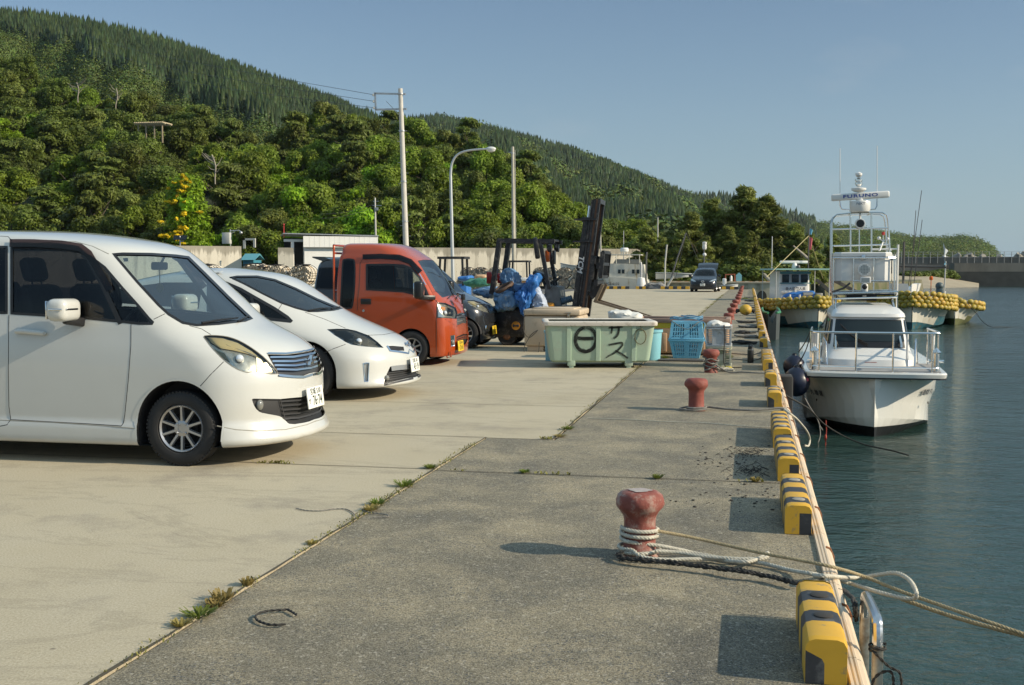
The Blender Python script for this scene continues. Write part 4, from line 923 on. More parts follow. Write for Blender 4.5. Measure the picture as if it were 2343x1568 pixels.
for k in range(3):
    a = pi/2+k*2*pi/3; r = .05; q = [(0, 0), (r*.5*cos(a+.52), r*.5*sin(a+.52)), (r*cos(a), r*sin(a)), (r*.5*cos(a-.52), r*.5*sin(a-.52))]; mb.prism(q, fx, -.012, .012)
obj('emblem', mb, CHROME, van.root)
Z8 = lambda P: [(560+x*.1784, 880+y*.1784) for x, y in P]
fog = Z8([(92, 195), (100, 184), (120, 181), (460, 186), (525, 465), (480, 425), (440, 406), (370, 392), (300, 380), (230, 365), (180, 345), (145, 315), (118, 270)])
van.part('fog_housing', fog, PLAST, off=-.018); van.band('fog_rim', fog, 1.2, PLAST, off=.0, inset=.5)
for mir in (False, True): mb = MB(); c = van.cast(Z8([(205, 265)])[0], 'cam', mir, -.02); mb.ball(c, (.03, .035, .045), 16, 10); obj('fog_lamp', mb, M('fog_lens', (.25, .25, .23), .1, .3), van.root);
lg = Z8([(460, 186), (600, 172), (740, 160), (985, 75), (1040, 60), (1010, 330), (960, 392), (900, 445), (830, 474), (760, 491), (640, 510), (570, 505), (545, 488), (525, 465)])
van.part('lower_grille', lg, M('grille_black', (.01, .01, .01), .6), both='merge', off=-.03)
for k in range(5): van.band('grille_slat', Z8([(476+10*k, 226+56*k), (600, 218+55*k), (700, 212+55*k), (860, 168+56*k), (960, 120+56*k)]), 3.2, PLAST, off=-.006, closed=False, inset=.6)
van.lines('panel_gap', [Z2(q) for q in ([(1254, 852), (1180, 925), (1108, 1006)], [(735, 640), (734, 760), (720, 950), (700, 1150), (692, 1196), (680, 1212), (500, 1200), (200, 1184), (60, 1176), (50, 1100), (47, 900), (48, 700), (50, 590)], [(60, 1176), (40, 1205), (0, 1213), (-200, 1205)], [(1062, 650), (1130, 668), (1182, 700)], [(862, 614), (925, 583)], [(0, 148), (45, 150), (66, 172), (66, 200)])], .0032)
van.lines('roof_seam', [Z2([(68, 205), (300, 180), (420, 178), (520, 205), (610, 248)])], .004, M('roof_rubber', (.25, .25, .22), .6))
van.lines('skirt_seam', [Z2([(1216, 1212), (1320, 1232), (1440, 1240), (1600, 1232), (1720, 1205), (1815, 1165)]), Z2([(0, 1179), (300, 1192), (600, 1212), (765, 1226)])], .004, M('skirt_line_grey', (.3, .29, .25), .6))  # grey line drawn along the skirt step
mb = MB(); q = [van.cast(a, off=.028) for a in Z2([(96, 683), (150, 684), (260, 694)])]; mb.tube(catmull(q, 6), [.012]+[.018]*11+[.014], 10); mb.tube([q[0], van.cast(Z2([(104, 684)])[0])], .012); mb.tube([q[2], van.cast(Z2([(250, 693)])[0])], .012); obj('door_handle', mb, WHITEP, van.root)
for p in ((-4.99, 7.60, 1.17), (-4.99, 2*VY-7.60, 1.17)):
    s_ = -1 if p[1] < VY else 1
    o = mirror(van, p, (.165, .25, .17), WHITEP, (p[0]+.06, VY+s_*.77, 1.07), s_)
    mb = MB(); mb.box((p[0]+.083, p[1]+s_*.02, p[2]+.006), (.006, .15, .014), .003); mb.box((p[0]+.01, p[1]+s_*.126, p[2]+.006), (.11, .006, .014), .003); obj('indicator', mb, CHROME, o)
wiper(van, Z2([(1130, 640), (1230, 624), (1330, 612)])); wiper(van, Z2([(1330, 632), (1390, 600)])); 
for x in (XF, XR):
    for sg in (-1, 1): wheel(van, x, VY+sg*.705, .283, .283, .182, .165, sg)
wells(van, (XF, XR), .30, .345, VY, .8); archlip(van, (XF, XR), .30, .338, .345, .2, .014, .004)
plate(van, van.cast((712, 908), off=.035), (-.12, 0, 1), (0, 1, 0), PLW, '宮城 530', '76·74', 'せ')
cabin(van, -6.9, -4.5, VY, .72, .36, (-4.62, -4.22), 1.03, VY-.35, -4.75, 1.03)
for x, zz in ((-5.22, .72), (-6.1, .74)):
    for yy in (VY-.36, VY+.36): seat(van, x, yy, zz)
mb = MB(); mb.box((-4.72, VY, 1.50), (.03, .24, .065), .02); mb.tube([(-4.72, VY, 1.5), (-4.66, VY, 1.6)], .01); obj('rear_view_mirror', mb, TRIM, van.root)
mb = MB(); mb.tube([(-4.72, VY, 1.47), (-4.72, VY, 1.36)], .004); mb.ball((-4.72, VY, 1.32), (.03, .03, .04)); obj('hanging_ornament', mb, M('ornament_yellow', (.4, .4, .08), .5), van.root)
mb = MB(); mb.add([van.cast(a, off=-.012) for a in Z2([(690, 265), (718, 263), (722, 283), (696, 285)])], [(0, 1, 2, 3)]); obj('windscreen_sticker', mb, M('sticker_pale', (.5, .6, .5), .6), van.root)
van.lining(CABIN, zmax=1.74); van.finish()
# ---- white hatchback
Z3 = lambda P: [(x*.33603+440.9, 551.1+y*.33603) for x, y in P]
PY = 12.88
lv = [(.14, -3.95, -8.2, .80, .6, 2.1, .3, 3), (.15, -3.86, -8.24, .845, .62, 2.1, .3, 3), (.185, -3.835, -8.26, .862, .62, 2.1, .3, 3), (.22, -3.86, -8.27, .868, .62, 2.1, .3, 3), (.33, -3.885, -8.3, .873, .62, 2.1, .3, 3), (.45, -3.89, -8.3, .875, .64, 2.1, .35, 3), (.54, -3.925, -8.3, .875, .68, 2.1, .35, 3), (.62, -3.985, -8.3, .873, .74, 2.1, .4, 3),
 (.68, -4.065, -8.3, .87, .8, 2.1, .4, 3), (.73, -4.16, -8.3, .868, .86, 2.1, .4, 3), (.78, -4.28, -8.3, .865, .90, 2.15, .4, 3), (.84, -4.43, -8.29, .86, .92, 2.2, .4, 3), (.90, -4.575, -8.28, .85, .90, 2.25, .4, 3), (.95, -4.69, -8.26, .838, .86, 2.3, .4, 3), (1.0, -4.79, -8.22, .82, .8, 2.3, .4, 3), (1.1, -4.95, -8.1, .785, .74, 2.3, .4, 3),
 (1.22, -5.13, -7.85, .735, .72, 2.3, .5, 2.8), (1.33, -5.30, -7.4, .68, .75, 2.3, .6, 2.6), (1.40, -5.45, -7.1, .63, .85, 2.2, .7, 2.5), (1.45, -5.65, -6.85, .56, .9, 2.1, .8, 2.3), (1.48, -5.88, -6.65, .45, .6, 2., .5, 2.), (1.50, -6.05, -6.5, .3, .3, 2., .2, 2.)]
pri = Car('hatchback', 'white aerodynamic hatchback with plate 43-19, parked second in the row', 'car', PY, (-6, PY, 0), lv, WHITEP, 50, 22, 12, 84)
PF, PR = -4.87, -7.57
arches(pri, (PF, PR), .317, .355, .36)
dlo = Z3([(100, 262), (170, 262), (240, 285), (330, 324), (410, 370), (560, 455), (650, 515), (681, 547), (668, 557), (560, 545), (450, 532), (250, 505), (100, 480)])
wsp = Z3([(250, 250), (300, 241), (440, 240), (560, 264), (700, 322), (850, 396), (960, 441), (1022, 462), (960, 475), (850, 484), (790, 484), (700, 460), (600, 425), (470, 360), (350, 296)])
pri.part('side_window', dlo, PRIV, off=-.004); pri.band('window_frame', dlo, 6, TRIM, off=.002, inset=1)
pri.part('side_window', [(-6.2, 1.03), (-7.45, 1.10), (-7.3, 1.25), (-6.7, 1.33), (-6.2, 1.33)], PRIV, 'side', off=-.004)
pri.part('windscreen', wsp, WSG, both=False, off=-.004); pri.band('windscreen_frame', wsp, 3, TRIM, both=False, off=.002, inset=1)
pri.band('window_pillar', Z3([(404, 366), (428, 450), (450, 532)]), 6, TRIM, off=.003, closed=False)
hl = Z3([(913, 603), (980, 599), (1050, 600), (1110, 612), (1200, 645), (1260, 690), (1300, 729), (1230, 726), (1150, 719), (1080, 708), (1040, 690), (960, 640)])
pri.lamp(hl, [('lamp_shade', Z3([(925, 607), (1045, 606), (1095, 640), (1040, 678), (970, 640)]), .5, M('lamp_smoke', (.05, .055, .06), .3, .3)), ('projector_lens', Z3([(1135, 678)])[0], .036, HLAMP), ('lens_bezel', Z3([(1082, 640), (1150, 655), (1160, 712), (1092, 702)]), .8, CHROME), ('turn_signal', Z3([(1190, 660), (1280, 722), (1200, 718)]), .7, LAMPIN)], .02, mat=M('lamp_tray_grey', (.25, .26, .27), .2, .6, var=.3, vs=25))
ug = Z3([(1322, 718), (1360, 716), (1436, 722), (1441, 749), (1345, 749)]); pri.part('upper_grille', ug, M('grille_black', (.01, .01, .01), .6), off=-.01)
pri.band('grille_trim', Z3([(1321, 718), (1343, 752), (1410, 760), (1470, 770), (1495, 738)]), 2.6, CHROME, off=.006, closed=False, inset=1)
for yy in (728, 738): pri.band('grille_slat', Z3([(1335, yy), (1438, yy+3)]), 1.1, PLAST, off=.0, closed=False)
mb = MB(); c = pri.cast(Z3([(1461, 712)])[0], off=.012); ring = lambda a, b, ox, oz: [(c.x, c.y+ox+a*cos(t), c.z+oz+b*sin(t)) for t in [2*pi*i/24 for i in range(24)]]
mb.tube(ring(.062, .042, 0, 0), .006, 6, closed=True); mb.tube(ring(.03, .04, 0, 0), .005, 6, closed=True); mb.tube(ring(.045, .014, 0, .018), .005, 6, closed=True); obj('emblem', mb, CHROME, pri.root)
mb = MB(); mb.add([(c.x-.006, p[1], p[2]) for p in ring(.06, .04, 0, 0)], [tuple(range(24))]); obj('emblem_plate', mb, M('emblem_blue', (.02, .06, .2), .3), pri.root)
fg = Z3([(1158, 834), (1180, 829), (1204, 831), (1196, 960), (1170, 961)]); pri.part('fog_recess', fg, M('fog_tray', (.4, .4, .38), .25, .5), off=-.02); pri.band('fog_trim', fg, 1.8, CHROME, off=.004)
lg = Z3([(1300, 975), (1322, 905), (1345, 858), (1455, 843), (1540, 840), (1540, 925), (1450, 940)]); pri.part('lower_grille', lg, M('grille_black', (.01, .01, .01), .6), both='merge', off=-.03)
pri.band('grille_bar', Z3([(1350, 854), (1400, 848), (1470, 842)]), 11, M('satin_silver', (.38, .39, .4), .35, .6), off=.005, closed=False)
for k in range(4): pri.band('grille_slat', Z3([(1330, 905+k*15), (1420, 893+k*14), (1520, 872+k*13)]), 1.6, PLAST, off=-.006, closed=False)
pri.band('chin_strip', Z3([(1302, 975), (1380, 958), (1440, 945), (1500, 932)]), 4., PLAST, off=.004, closed=False)
mb = MB(); mb.ball(pri.cast(Z3([(1322, 935)])[0]), (.03, .035, .035)); obj('fog_lamp', mb, M('fog_lens', (.25, .25, .23), .1, .3), pri.root)
pri.lines('panel_gap', [Z3(q) for q in ([(1040, 706), (960, 735), (890, 766)], [(583, 470), (606, 433)], [(765, 487), (900, 535), (1040, 596)], [(1190, 644), (1300, 640), (1415, 616)])], .004)
for sg in (-1, 1):
    p = AY(573, 711, 11.93); o = mirror(pri, (p.x, PY+sg*(PY-11.93), p.z), (.17, .22, .17), WHITEP, (p.x+.1, PY+sg*.80, p.z-.09), sg)
wiper(pri, Z3([(785, 480), (860, 466), (950, 462)])); wiper(pri, Z3([(940, 468), (1000, 455)]))
for x in (PF, PR):
    for sg in (-1, 1): wheel(pri, x, PY+sg*.76, .317, .317, .20, .195, sg, 7)
wells(pri, (PF, PR), .317, .36, PY, .86)
plate(pri, pri.cast((942, 834), off=.04), (-.1, 0, 1), (0, 1, 0), PLW, '宮城 301', '43·19', 'て')
cabin(pri, -8, -5.5, PY, .62, .3, (-5.55, -5.15), .91, PY-.37, -5.5, .95)
for yy in (PY-.38, PY+.38): seat(pri, -6.15, yy, .55)
pri.lining(CABIN, zmax=1.42); pri.finish()

# ---- orange kei truck
TY = 17.64
ORP = M('copper_orange_paint', (.41, .060, .010), .25, .2, coat=1., var=.04, vs=2)
lv = [(.14, -4.60, -6.33, .70, .2, 2.6, .05, 4), (.15, -4.50, -6.35, .725, .24, 2.6, .05, 4), (.30, -4.475, -6.36, .738, .26, 2.6, .06, 4), (.45, -4.475, -6.37, .738, .26, 2.6, .06, 4), (.62, -4.485, -6.37, .738, .26, 2.6, .06, 4), (.8, -4.51, -6.37, .738, .26, 2.6, .06, 4), (.92, -4.55, -6.37, .736, .27, 2.6, .06, 4), (1.0, -4.59, -6.37, .735, .28, 2.6, .06, 4), (1.07, -4.645, -6.37, .732, .28, 2.6, .06, 4),
 (1.2, -4.735, -6.37, .725, .28, 2.7, .06, 4), (1.4, -4.87, -6.365, .705, .28, 2.8, .06, 4), (1.6, -5.01, -6.35, .68, .30, 2.8, .08, 4), (1.68, -5.09, -6.34, .668, .36, 2.6, .08, 4), (1.75, -5.19, -6.32, .65, .42, 2.5, .1, 3.6), (1.81, -5.28, -6.31, .635, .45, 2.5, .08, 3.8), (1.855, -5.37, -6.30, .61, .45, 2.5, .09, 3.6), (1.885, -5.46, -6.28, .57, .42, 2.4, .1, 3.4), (1.903, -5.56, -6.24, .50, .36, 2.4, .12, 3.2)]
tru = Car('kei_truck', 'copper orange small truck with a tall cab, yellow plate', 'truck', TY, (-5.4, TY, 0), lv, ORP, 40, 14, 6, 72)
arches(tru, (-5.12,), .27, .30, .31)
sw = Z3([(1183, 160), (1330, 158), (1440, 165), (1490, 185), (1545, 245), (1585, 320), (1612, 385), (1615, 402), (1560, 380), (1440, 350), (1300, 341), (1183, 335)]); tru.part('side_window', sw, glass('open_window', (.75, .78, .76)), off=-.006); tru.band('window_frame', sw, 4, TRIM, off=.003, inset=1)
tru.band('door_visor', Z3([(1160, 128), (1280, 124), (1400, 133), (1470, 160), (1535, 230)]), -11, glass('smoked_visor2', (.05, .05, .055)), off=.02, closed=False); tru.band('visor_trim', Z3([(1168, 119), (1300, 116), (1410, 124), (1485, 152), (1550, 230), (1590, 300)]), 1.8, CHROME, off=.004, closed=False)
qw = smoothpoly(Z3([(1020, 150), (1035, 126), (1085, 125), (1105, 150), (1105, 300), (1090, 440), (1070, 462), (1015, 458), (1005, 440), (1012, 300)]), 3); tru.part('quarter_window', qw, PRIV, off=-.004); tru.band('quarter_frame', qw, 3, TRIM, off=.002, inset=.8)
wsp = Z3([(1532, 137), (1575, 130), (1622, 131), (1700, 212), (1780, 325), (1800, 350), (1750, 374), (1700, 388), (1650, 340), (1590, 232)])
tru.part('windscreen', wsp, WSG, both='merge', off=-.004); tru.band('windscreen_frame', wsp[3:]+wsp[:1], 2.5, TRIM, off=.002, closed=False)
hl = Z3([(1663, 419), (1720, 424), (1790, 455), (1802, 490), (1795, 532), (1720, 527), (1663, 526)])
tru.lamp(hl, [('projector_lens', Z3([(1722, 490)])[0], .035, HLAMP), ('turn_signal', Z3([(1690, 448), (1722, 450), (1722, 472), (1690, 472)]), .3, M('turn_amber', (.6, .25, .08), .3)), ('lens_bezel', Z3([(1740, 450), (1785, 470), (1785, 515), (1735, 510)]), .5, CHROME), ('lens_bezel', Z3([(1672, 480), (1715, 515), (1672, 520)]), .5, CHROME)], .02)
tru.band('lamp_seal', hl, 1.6, TRIM, off=.003)
gr = Z3([(1797, 500), (1830, 488), (1900, 480), (1900, 545), (1840, 560), (1800, 577)]); tru.part('grille', gr, M('grille_chrome_dark', (.3, .3, .31), .25, .9), both='merge', off=-.005)
for k in range(3): tru.band('grille_bar', Z3([(1800, 512+k*22), (1870, 500+k*18)]), 2.2, CHROME, off=.006, closed=False)
ff = Z3([(1754, 646), (1783, 642), (1783, 718), (1758, 722)]); tru.part('fog_recess', ff, CHROME, off=.004, rim=.01)
mb = MB(); mb.ball(tru.cast(Z3([(1770, 690)])[0]), (.03, .04, .04)); obj('fog_lamp', mb, M('fog_lens', (.25, .25, .23), .1, .3), tru.root)
lg = Z3([(1795, 655), (1850, 632), (1900, 625), (1900, 700), (1830, 712), (1797, 690)]); tru.part('lower_grille', lg, M('grille_black', (.01, .01, .01), .6), both='merge', off=-.02)
for k in range(2): tru.band('grille_bar', Z3([(1797, 668+k*14), (1860, 648+k*13)]), 1.6, ORP, off=.003, closed=False)
tru.lines('panel_gap', [Z3(q) for q in ([(1120, 480), (1124, 400), (1136, 300), (1142, 150), (1165, 112), (1290, 106), (1420, 112), (1500, 145), (1570, 235), (1640, 370), (1660, 440), (1660, 800)], [(1660, 530), (1720, 535), (1800, 585), (1870, 562)], [(1635, 350), (1662, 346)])], .004)
hd = Z3([(1147, 396), (1212, 396), (1212, 422), (1195, 433), (1150, 433)]); tru.part('door_handle', hd, TRIM, both='', off=.006, rim=.01) if False else None
mb = MB(); mb.box(tru.cast(Z3([(1180, 414)])[0], off=.006), (.17, .03, .09), .012); obj('door_handle', mb, TRIM, tru.root); mb = MB(); mb.lathe([(.02, 0), (.02, .012)], tru.cast(Z3([(1164, 476)])[0]), 14, 'Y'); obj('fuel_lock', mb, CHROME, tru.root)
for sg in (-1, 1):
    p = AY(959, 664, 16.74); o = mirror(tru, (p.x, TY+sg*(TY-16.74), p.z), (.14, .17, .27), TRIM, (p.x+.2, TY+sg*.71, p.z-.12), sg)
wiper(tru, Z3([(1735, 395), (1760, 370), (1800, 362)])); wiper(tru, Z3([(1790, 400), (1800, 380), (1815, 365)]))
mb = MB(); mb.tube([(-4.42, TY-.3, .95), (-4.40, TY-.3, 1.08), (-4.5, TY-.3, 1.12)], .012); mb.box((-4.40, TY-.3, 1.06), (.05, .12, .1), .02); obj('under_mirror', mb, TRIM, tru.root)
for sg in (-1, 1): wheel(tru, -5.12, TY+sg*.66, .27, .27, .165, .145, sg, 8); wheel(tru, -6.83, TY+sg*.66, .27, .27, .165, .145, sg, 8)
wells(tru, (-5.12,), .27, .31, TY, .72)
plate(tru, tru.cast((1050, 791), off=.03), (-.08, 0, 1), (0, 1, 0), PLY, '宮城 480', '20·16', 'あ')
mb = MB(); mb.boxb((-7.75, TY-.72, .55), (-6.42, TY+.72, .62)); 
for a, b in (((-7.75, TY-.735, .55), (-6.42, TY-.70, .93)), ((-7.75, TY+.70, .55), (-6.42, TY+.735, .93)), ((-7.77, TY-.735, .55), (-7.73, TY+.735, .93))): mb.boxb(a, b)
obj('cargo_bed', mb, ORP, tru.root, smooth=0); mb = MB(); mb.boxb((-7.6, TY-.45, .3), (-4.9, TY+.45, .5)); obj('chassis', mb, CABIN, tru.root, smooth=0)
mb = MB()
for yy in (TY-.68, TY+.68, TY-.2, TY+.2): mb.tube([(-6.395, yy, .6), (-6.395, yy, 1.87)], .018, 8)
for zz in (1.15, 1.75, 1.87): mb.tube([(-6.395, TY-.68, zz), (-6.395, TY+.68, zz)], .018, 8)
obj('guard_frame', mb, ORP, tru.root); mb = MB(); mb.tube([(-4.6, TY-.6, .2), (-4.58, TY-.6, .12), (-4.52, TY-.6, .14), (-4.53, TY-.6, .22)], .012); obj('tow_hook', mb, ORP, tru.root)
cabin(tru, -6.3, -4.7, TY, .68, .45, (-5.02, -4.72), 1.04, TY-.32, -5.15, 1.08)
for yy in (TY-.34, TY+.34): seat(tru, -5.72, yy, .72, back=.58)
tru.lining(CABIN, zmax=1.85); tru.finish()

# ---- dark grey kei van behind the truck
GY = 21.6
GRP = M('dark_grey_paint', (.028, .031, .036), .25, .4, coat=1.)
lv = [(.16, -5.0, -8.1, .68, .3, 2.3, .2, 3), (.17, -4.9, -8.2, .715, .34, 2.3, .2, 3), (.25, -4.865, -8.34, .735, .36, 2.3, .2, 3), (.45, -4.86, -8.37, .738, .37, 2.3, .2, 3.2), (.62, -4.87, -8.38, .738, .38, 2.3, .2, 3.4), (.74, -4.90, -8.38, .738, .40, 2.3, .2, 3.4), (.82, -4.97, -8.38, .736, .44, 2.3, .2, 3.4), (.88, -5.08, -8.38, .733, .46, 2.3, .2, 3.4), (.94, -5.22, -8.38, .73, .46, 2.3, .2, 3.4), (1.0, -5.37, -8.38, .725, .44, 2.3, .2, 3.4), (1.06, -5.5, -8.38, .718, .42, 2.4, .2, 3.4),
 (1.2, -5.64, -8.37, .70, .4, 2.4, .2, 3.4), (1.4, -5.85, -8.34, .668, .4, 2.5, .2, 3.4), (1.56, -6.04, -8.31, .635, .42, 2.5, .2, 3.4), (1.64, -6.2, -8.28, .61, .5, 2.4, .24, 3.2), (1.70, -6.42, -8.22, .56, .6, 2.2, .28, 3), (1.74, -6.7, -8.1, .46, .6, 2.1, .3, 2.6), (1.755, -6.95, -7.8, .34, .5, 2., .3, 2.4)]
gry = Car('kei_van', 'dark grey tall kei car half hidden behind the orange truck', 'car', GY, (-6.5, GY, 0), lv, GRP, 44, 16, 10, 72)
arches(gry, (-5.3, -7.7), .285, .32, .33); Z4 = lambda P: [(x*.2761+1023.5, 433+y*.2761) for x, y in P]
for P_ in ([(-5.95, 1.09), (-6.72, 1.09), (-6.72, 1.56), (-6.3, 1.56), (-6.18, 1.44)], [(-6.79, 1.09), (-7.42, 1.09), (-7.42, 1.56), (-6.79, 1.56)], [(-7.47, 1.10), (-8.27, 1.12), (-8.22, 1.54), (-7.47, 1.56)]): gry.part('side_window', P_, PRIV if P_[0][0] < -6 else glass('open_window', (.75, .78, .76)), 'side', off=-.004); gry.band('window_frame', P_, .02, TRIM, 'side', off=.002)
gry.part('windscreen', [(985, 592), (1008, 599), (1020, 606), (1042, 630), (1075, 664), (1060, 670), (1042, 668), (1028, 652), (1008, 622)], WSG, both='merge', off=-.004)
hl = Z4([(155, 922), (222, 920), (280, 943), (330, 985), (352, 1030), (300, 1015), (240, 990), (185, 960)]); gry.lamp(hl, [('projector_lens', Z4([(255, 970)])[0], .03, HLAMP), ('lens_bezel', Z4([(165, 926), (220, 926), (300, 970), (230, 960)]), .5, CREAMP)], .016)
gry.part('grille', Z4([(332, 962), (365, 960), (430, 962), (430, 1015), (352, 1028)]), CHROME, both='merge', off=-.003); gry.part('lower_grille', Z4([(345, 1110), (430, 1095), (430, 1180), (350, 1215)]), M('grille_black', (.01, .01, .01), .6), both='merge', off=-.02)
mb = MB(); mb.lathe([(.055, 0), (.05, .02), (.02, .025)], gry.cast(Z4([(322, 1150)])[0], off=-.005), 16, 'X'); obj('fog_lamp', mb, CHROME, gry.root)
gry.lines('panel_gap', [Z4(q) for q in ([(250, 992), (255, 1080), (262, 1200)],)], .004); gry.band('chrome_strip', [(-5.0, .235), (-7.2, .235)], .02, CHROME, 'side', closed=False)
plate(gry, gry.cast((1128, 755), off=.03), (-.08, 0, 1), (0, 1, 0), PLY, '宮城 581', '10·42', 'け')
for x in (-5.3, -7.7):
    for sg in (-1, 1): wheel(gry, x, GY+sg*.65, .285, .285, .19, .155, sg, 8)
wells(gry, (-5.3, -7.7), .285, .33, GY, .72); mb = MB(); mb.loft([[(x, yy, z) for x, z in ((-8.0, 1.70), (-8.15, 1.75), (-8.37, 1.755), (-8.37, 1.73), (-8.15, 1.66))] for yy in (GY-.58, GY+.58)]); obj('roof_spoiler', mb, GRP, gry.root)
for sg in (-1, 1): mirror(gry, (-5.85, GY+sg*.83, 1.12), (.12, .18, .14), GRP, (-5.78, GY+sg*.68, 1.05), sg)
cabin(gry, -8, -5.8, GY, .66, .36, (-5.95, -5.6), 1.0, GY-.33)
for yy in (GY-.35, GY+.35): seat(gry, -6.6, yy, .68); seat(gry, -7.5, yy, .68)
gry.lining(CABIN, zmax=1.7); gry.finish()

# ---- dark wagon far down the quay, nose to the camera, tailgate up
NVP = M('dark_navy_paint', (.007, .009, .015), .25, .1, coat=.35)
FL = Vector((-3.05, 82.5, 0)); lv = [(.17, -.2, -4.4, .78, .4, 2.3, .3, 3), (.18, -.06, -4.5, .83, .46, 2.3, .3, 3), (.3, -.01, -4.55, .87, .5, 2.2, .3, 3), (.5, 0, -4.57, .875, .52, 2.2, .3, 3.2), (.66, -.03, -4.58, .875, .56, 2.2, .3, 3.3), (.78, -.12, -4.58, .872, .62, 2.2, .3, 3.3), (.86, -.3, -4.57, .868, .68, 2.2, .3, 3.3), (.93, -.55, -4.56, .86, .7, 2.2, .3, 3.3), (1.0, -.82, -4.54, .845, .66, 2.3, .3, 3.3), (1.06, -.98, -4.5, .83, .6, 2.3, .3, 3.3),
 (1.25, -1.28, -4.4, .77, .55, 2.4, .3, 3.3), (1.42, -1.55, -4.25, .70, .55, 2.4, .3, 3.2), (1.52, -1.78, -4.1, .65, .65, 2.3, .35, 3), (1.59, -2.1, -3.9, .56, .7, 2.1, .4, 2.6), (1.62, -2.4, -3.7, .40, .5, 2., .4, 2.3)]
lv = [(a[0], a[1]+FL.x, a[2]+FL.x)+a[3:] for a in lv]; far = Car('wagon', 'dark navy wagon with open tailgate parked far down the quay', 'car', FL.y, FL, lv, NVP, 36, 16, 8, 60); X0, Y0 = FL.x, FL.y
arches(far, (X0-.85, X0-3.6), .31, .35, .35)
far.part('windscreen', [(Y0-.68, 1.08), (Y0, 1.06), (Y0+.68, 1.08), (Y0+.58, 1.40), (Y0+.5, 1.47), (Y0, 1.50), (Y0-.5, 1.47), (Y0-.58, 1.40)], PRIV, 'front', both=False, off=-.004)
for P_ in ([(-1.5, 1.06), (-2.5, 1.06), (-2.5, 1.46), (-2.1, 1.46)], [(-2.58, 1.06), (-3.4, 1.06), (-3.4, 1.44), (-2.58, 1.46)], [(-3.48, 1.08), (-4.2, 1.12), (-3.95, 1.4), (-3.48, 1.44)]): far.part('side_window', [(x+X0, z) for x, z in P_], PRIV, 'side', off=-.004)
for sg in (-1, 1): far.put('headlight', far.cut([(Y0+sg*a, z) for a, z in ((.42, .70), (.60, .69), (.80, .77), (.84, .86), (.78, .87), (.55, .78))], 'front'), LAMPIN, None, .004)
far.put('grille', far.cut([(Y0-.6, .38), (Y0+.6, .38), (Y0+.68, .56), (Y0+.3, .66), (Y0-.3, .66), (Y0-.68, .56)], 'front'), TRIM, None, -.01)
plate(far, (X0+.025, Y0, .48), (0, 0, 1), (0, 1, 0), PLW, '宮城 501', '12·69', 'さ')
mb = MB(); mb.tube([(X0-.03, Y0+.09*cos(t), .70+.06*sin(t)) for t in [2*pi*i/20 for i in range(20)]], .012, 6, closed=True); mb.tube([(X0-.03, Y0-.07, .73), (X0-.02, Y0, .68), (X0-.03, Y0+.07, .73)], .01, 6); obj('emblem', mb, CHROME, far.root)
for x in (X0-.85, X0-3.6):
    for sg in (-1, 1): wheel(far, x, Y0+sg*.77, .31, .31, .21, .2, sg, 7)
wells(far, (X0-.85, X0-3.6), .31, .35, Y0, .86)
for sg in (-1, 1): mirror(far, (X0-1.55, Y0+sg*.98, 1.08), (.12, .2, .15), NVP, (X0-1.45, Y0+sg*.8, 1.0), sg)
mb = MB(); P_ = [(-3.55, 1.58), (-3.9, 1.80), (-4.4, 1.98), (-4.75, 1.96), (-4.78, 1.90), (-4.4, 1.90), (-3.95, 1.72)]; mb.loft([[(X0+x, Y0+yy, z-.1*abs(yy)**2) for x, z in P_] for yy in (-.68, -.5, 0, .5, .68)]); obj('tailgate', mb, NVP, far.root)
cabin(far, X0-4.3, X0-1.1, Y0, .75, .35, (X0-1.35, X0-.98), .98, Y0-.38)
for yy in (-.38, .38): seat(far, X0-2.3, Y0+yy, .62)
far.lining(CABIN, zmax=1.55); far.finish(); far.root.rotation_euler = (0, 0, -pi/2-rad(3)); far.root.scale = (1.1,)*3; far.root.location = (-3.35, 84, 0)
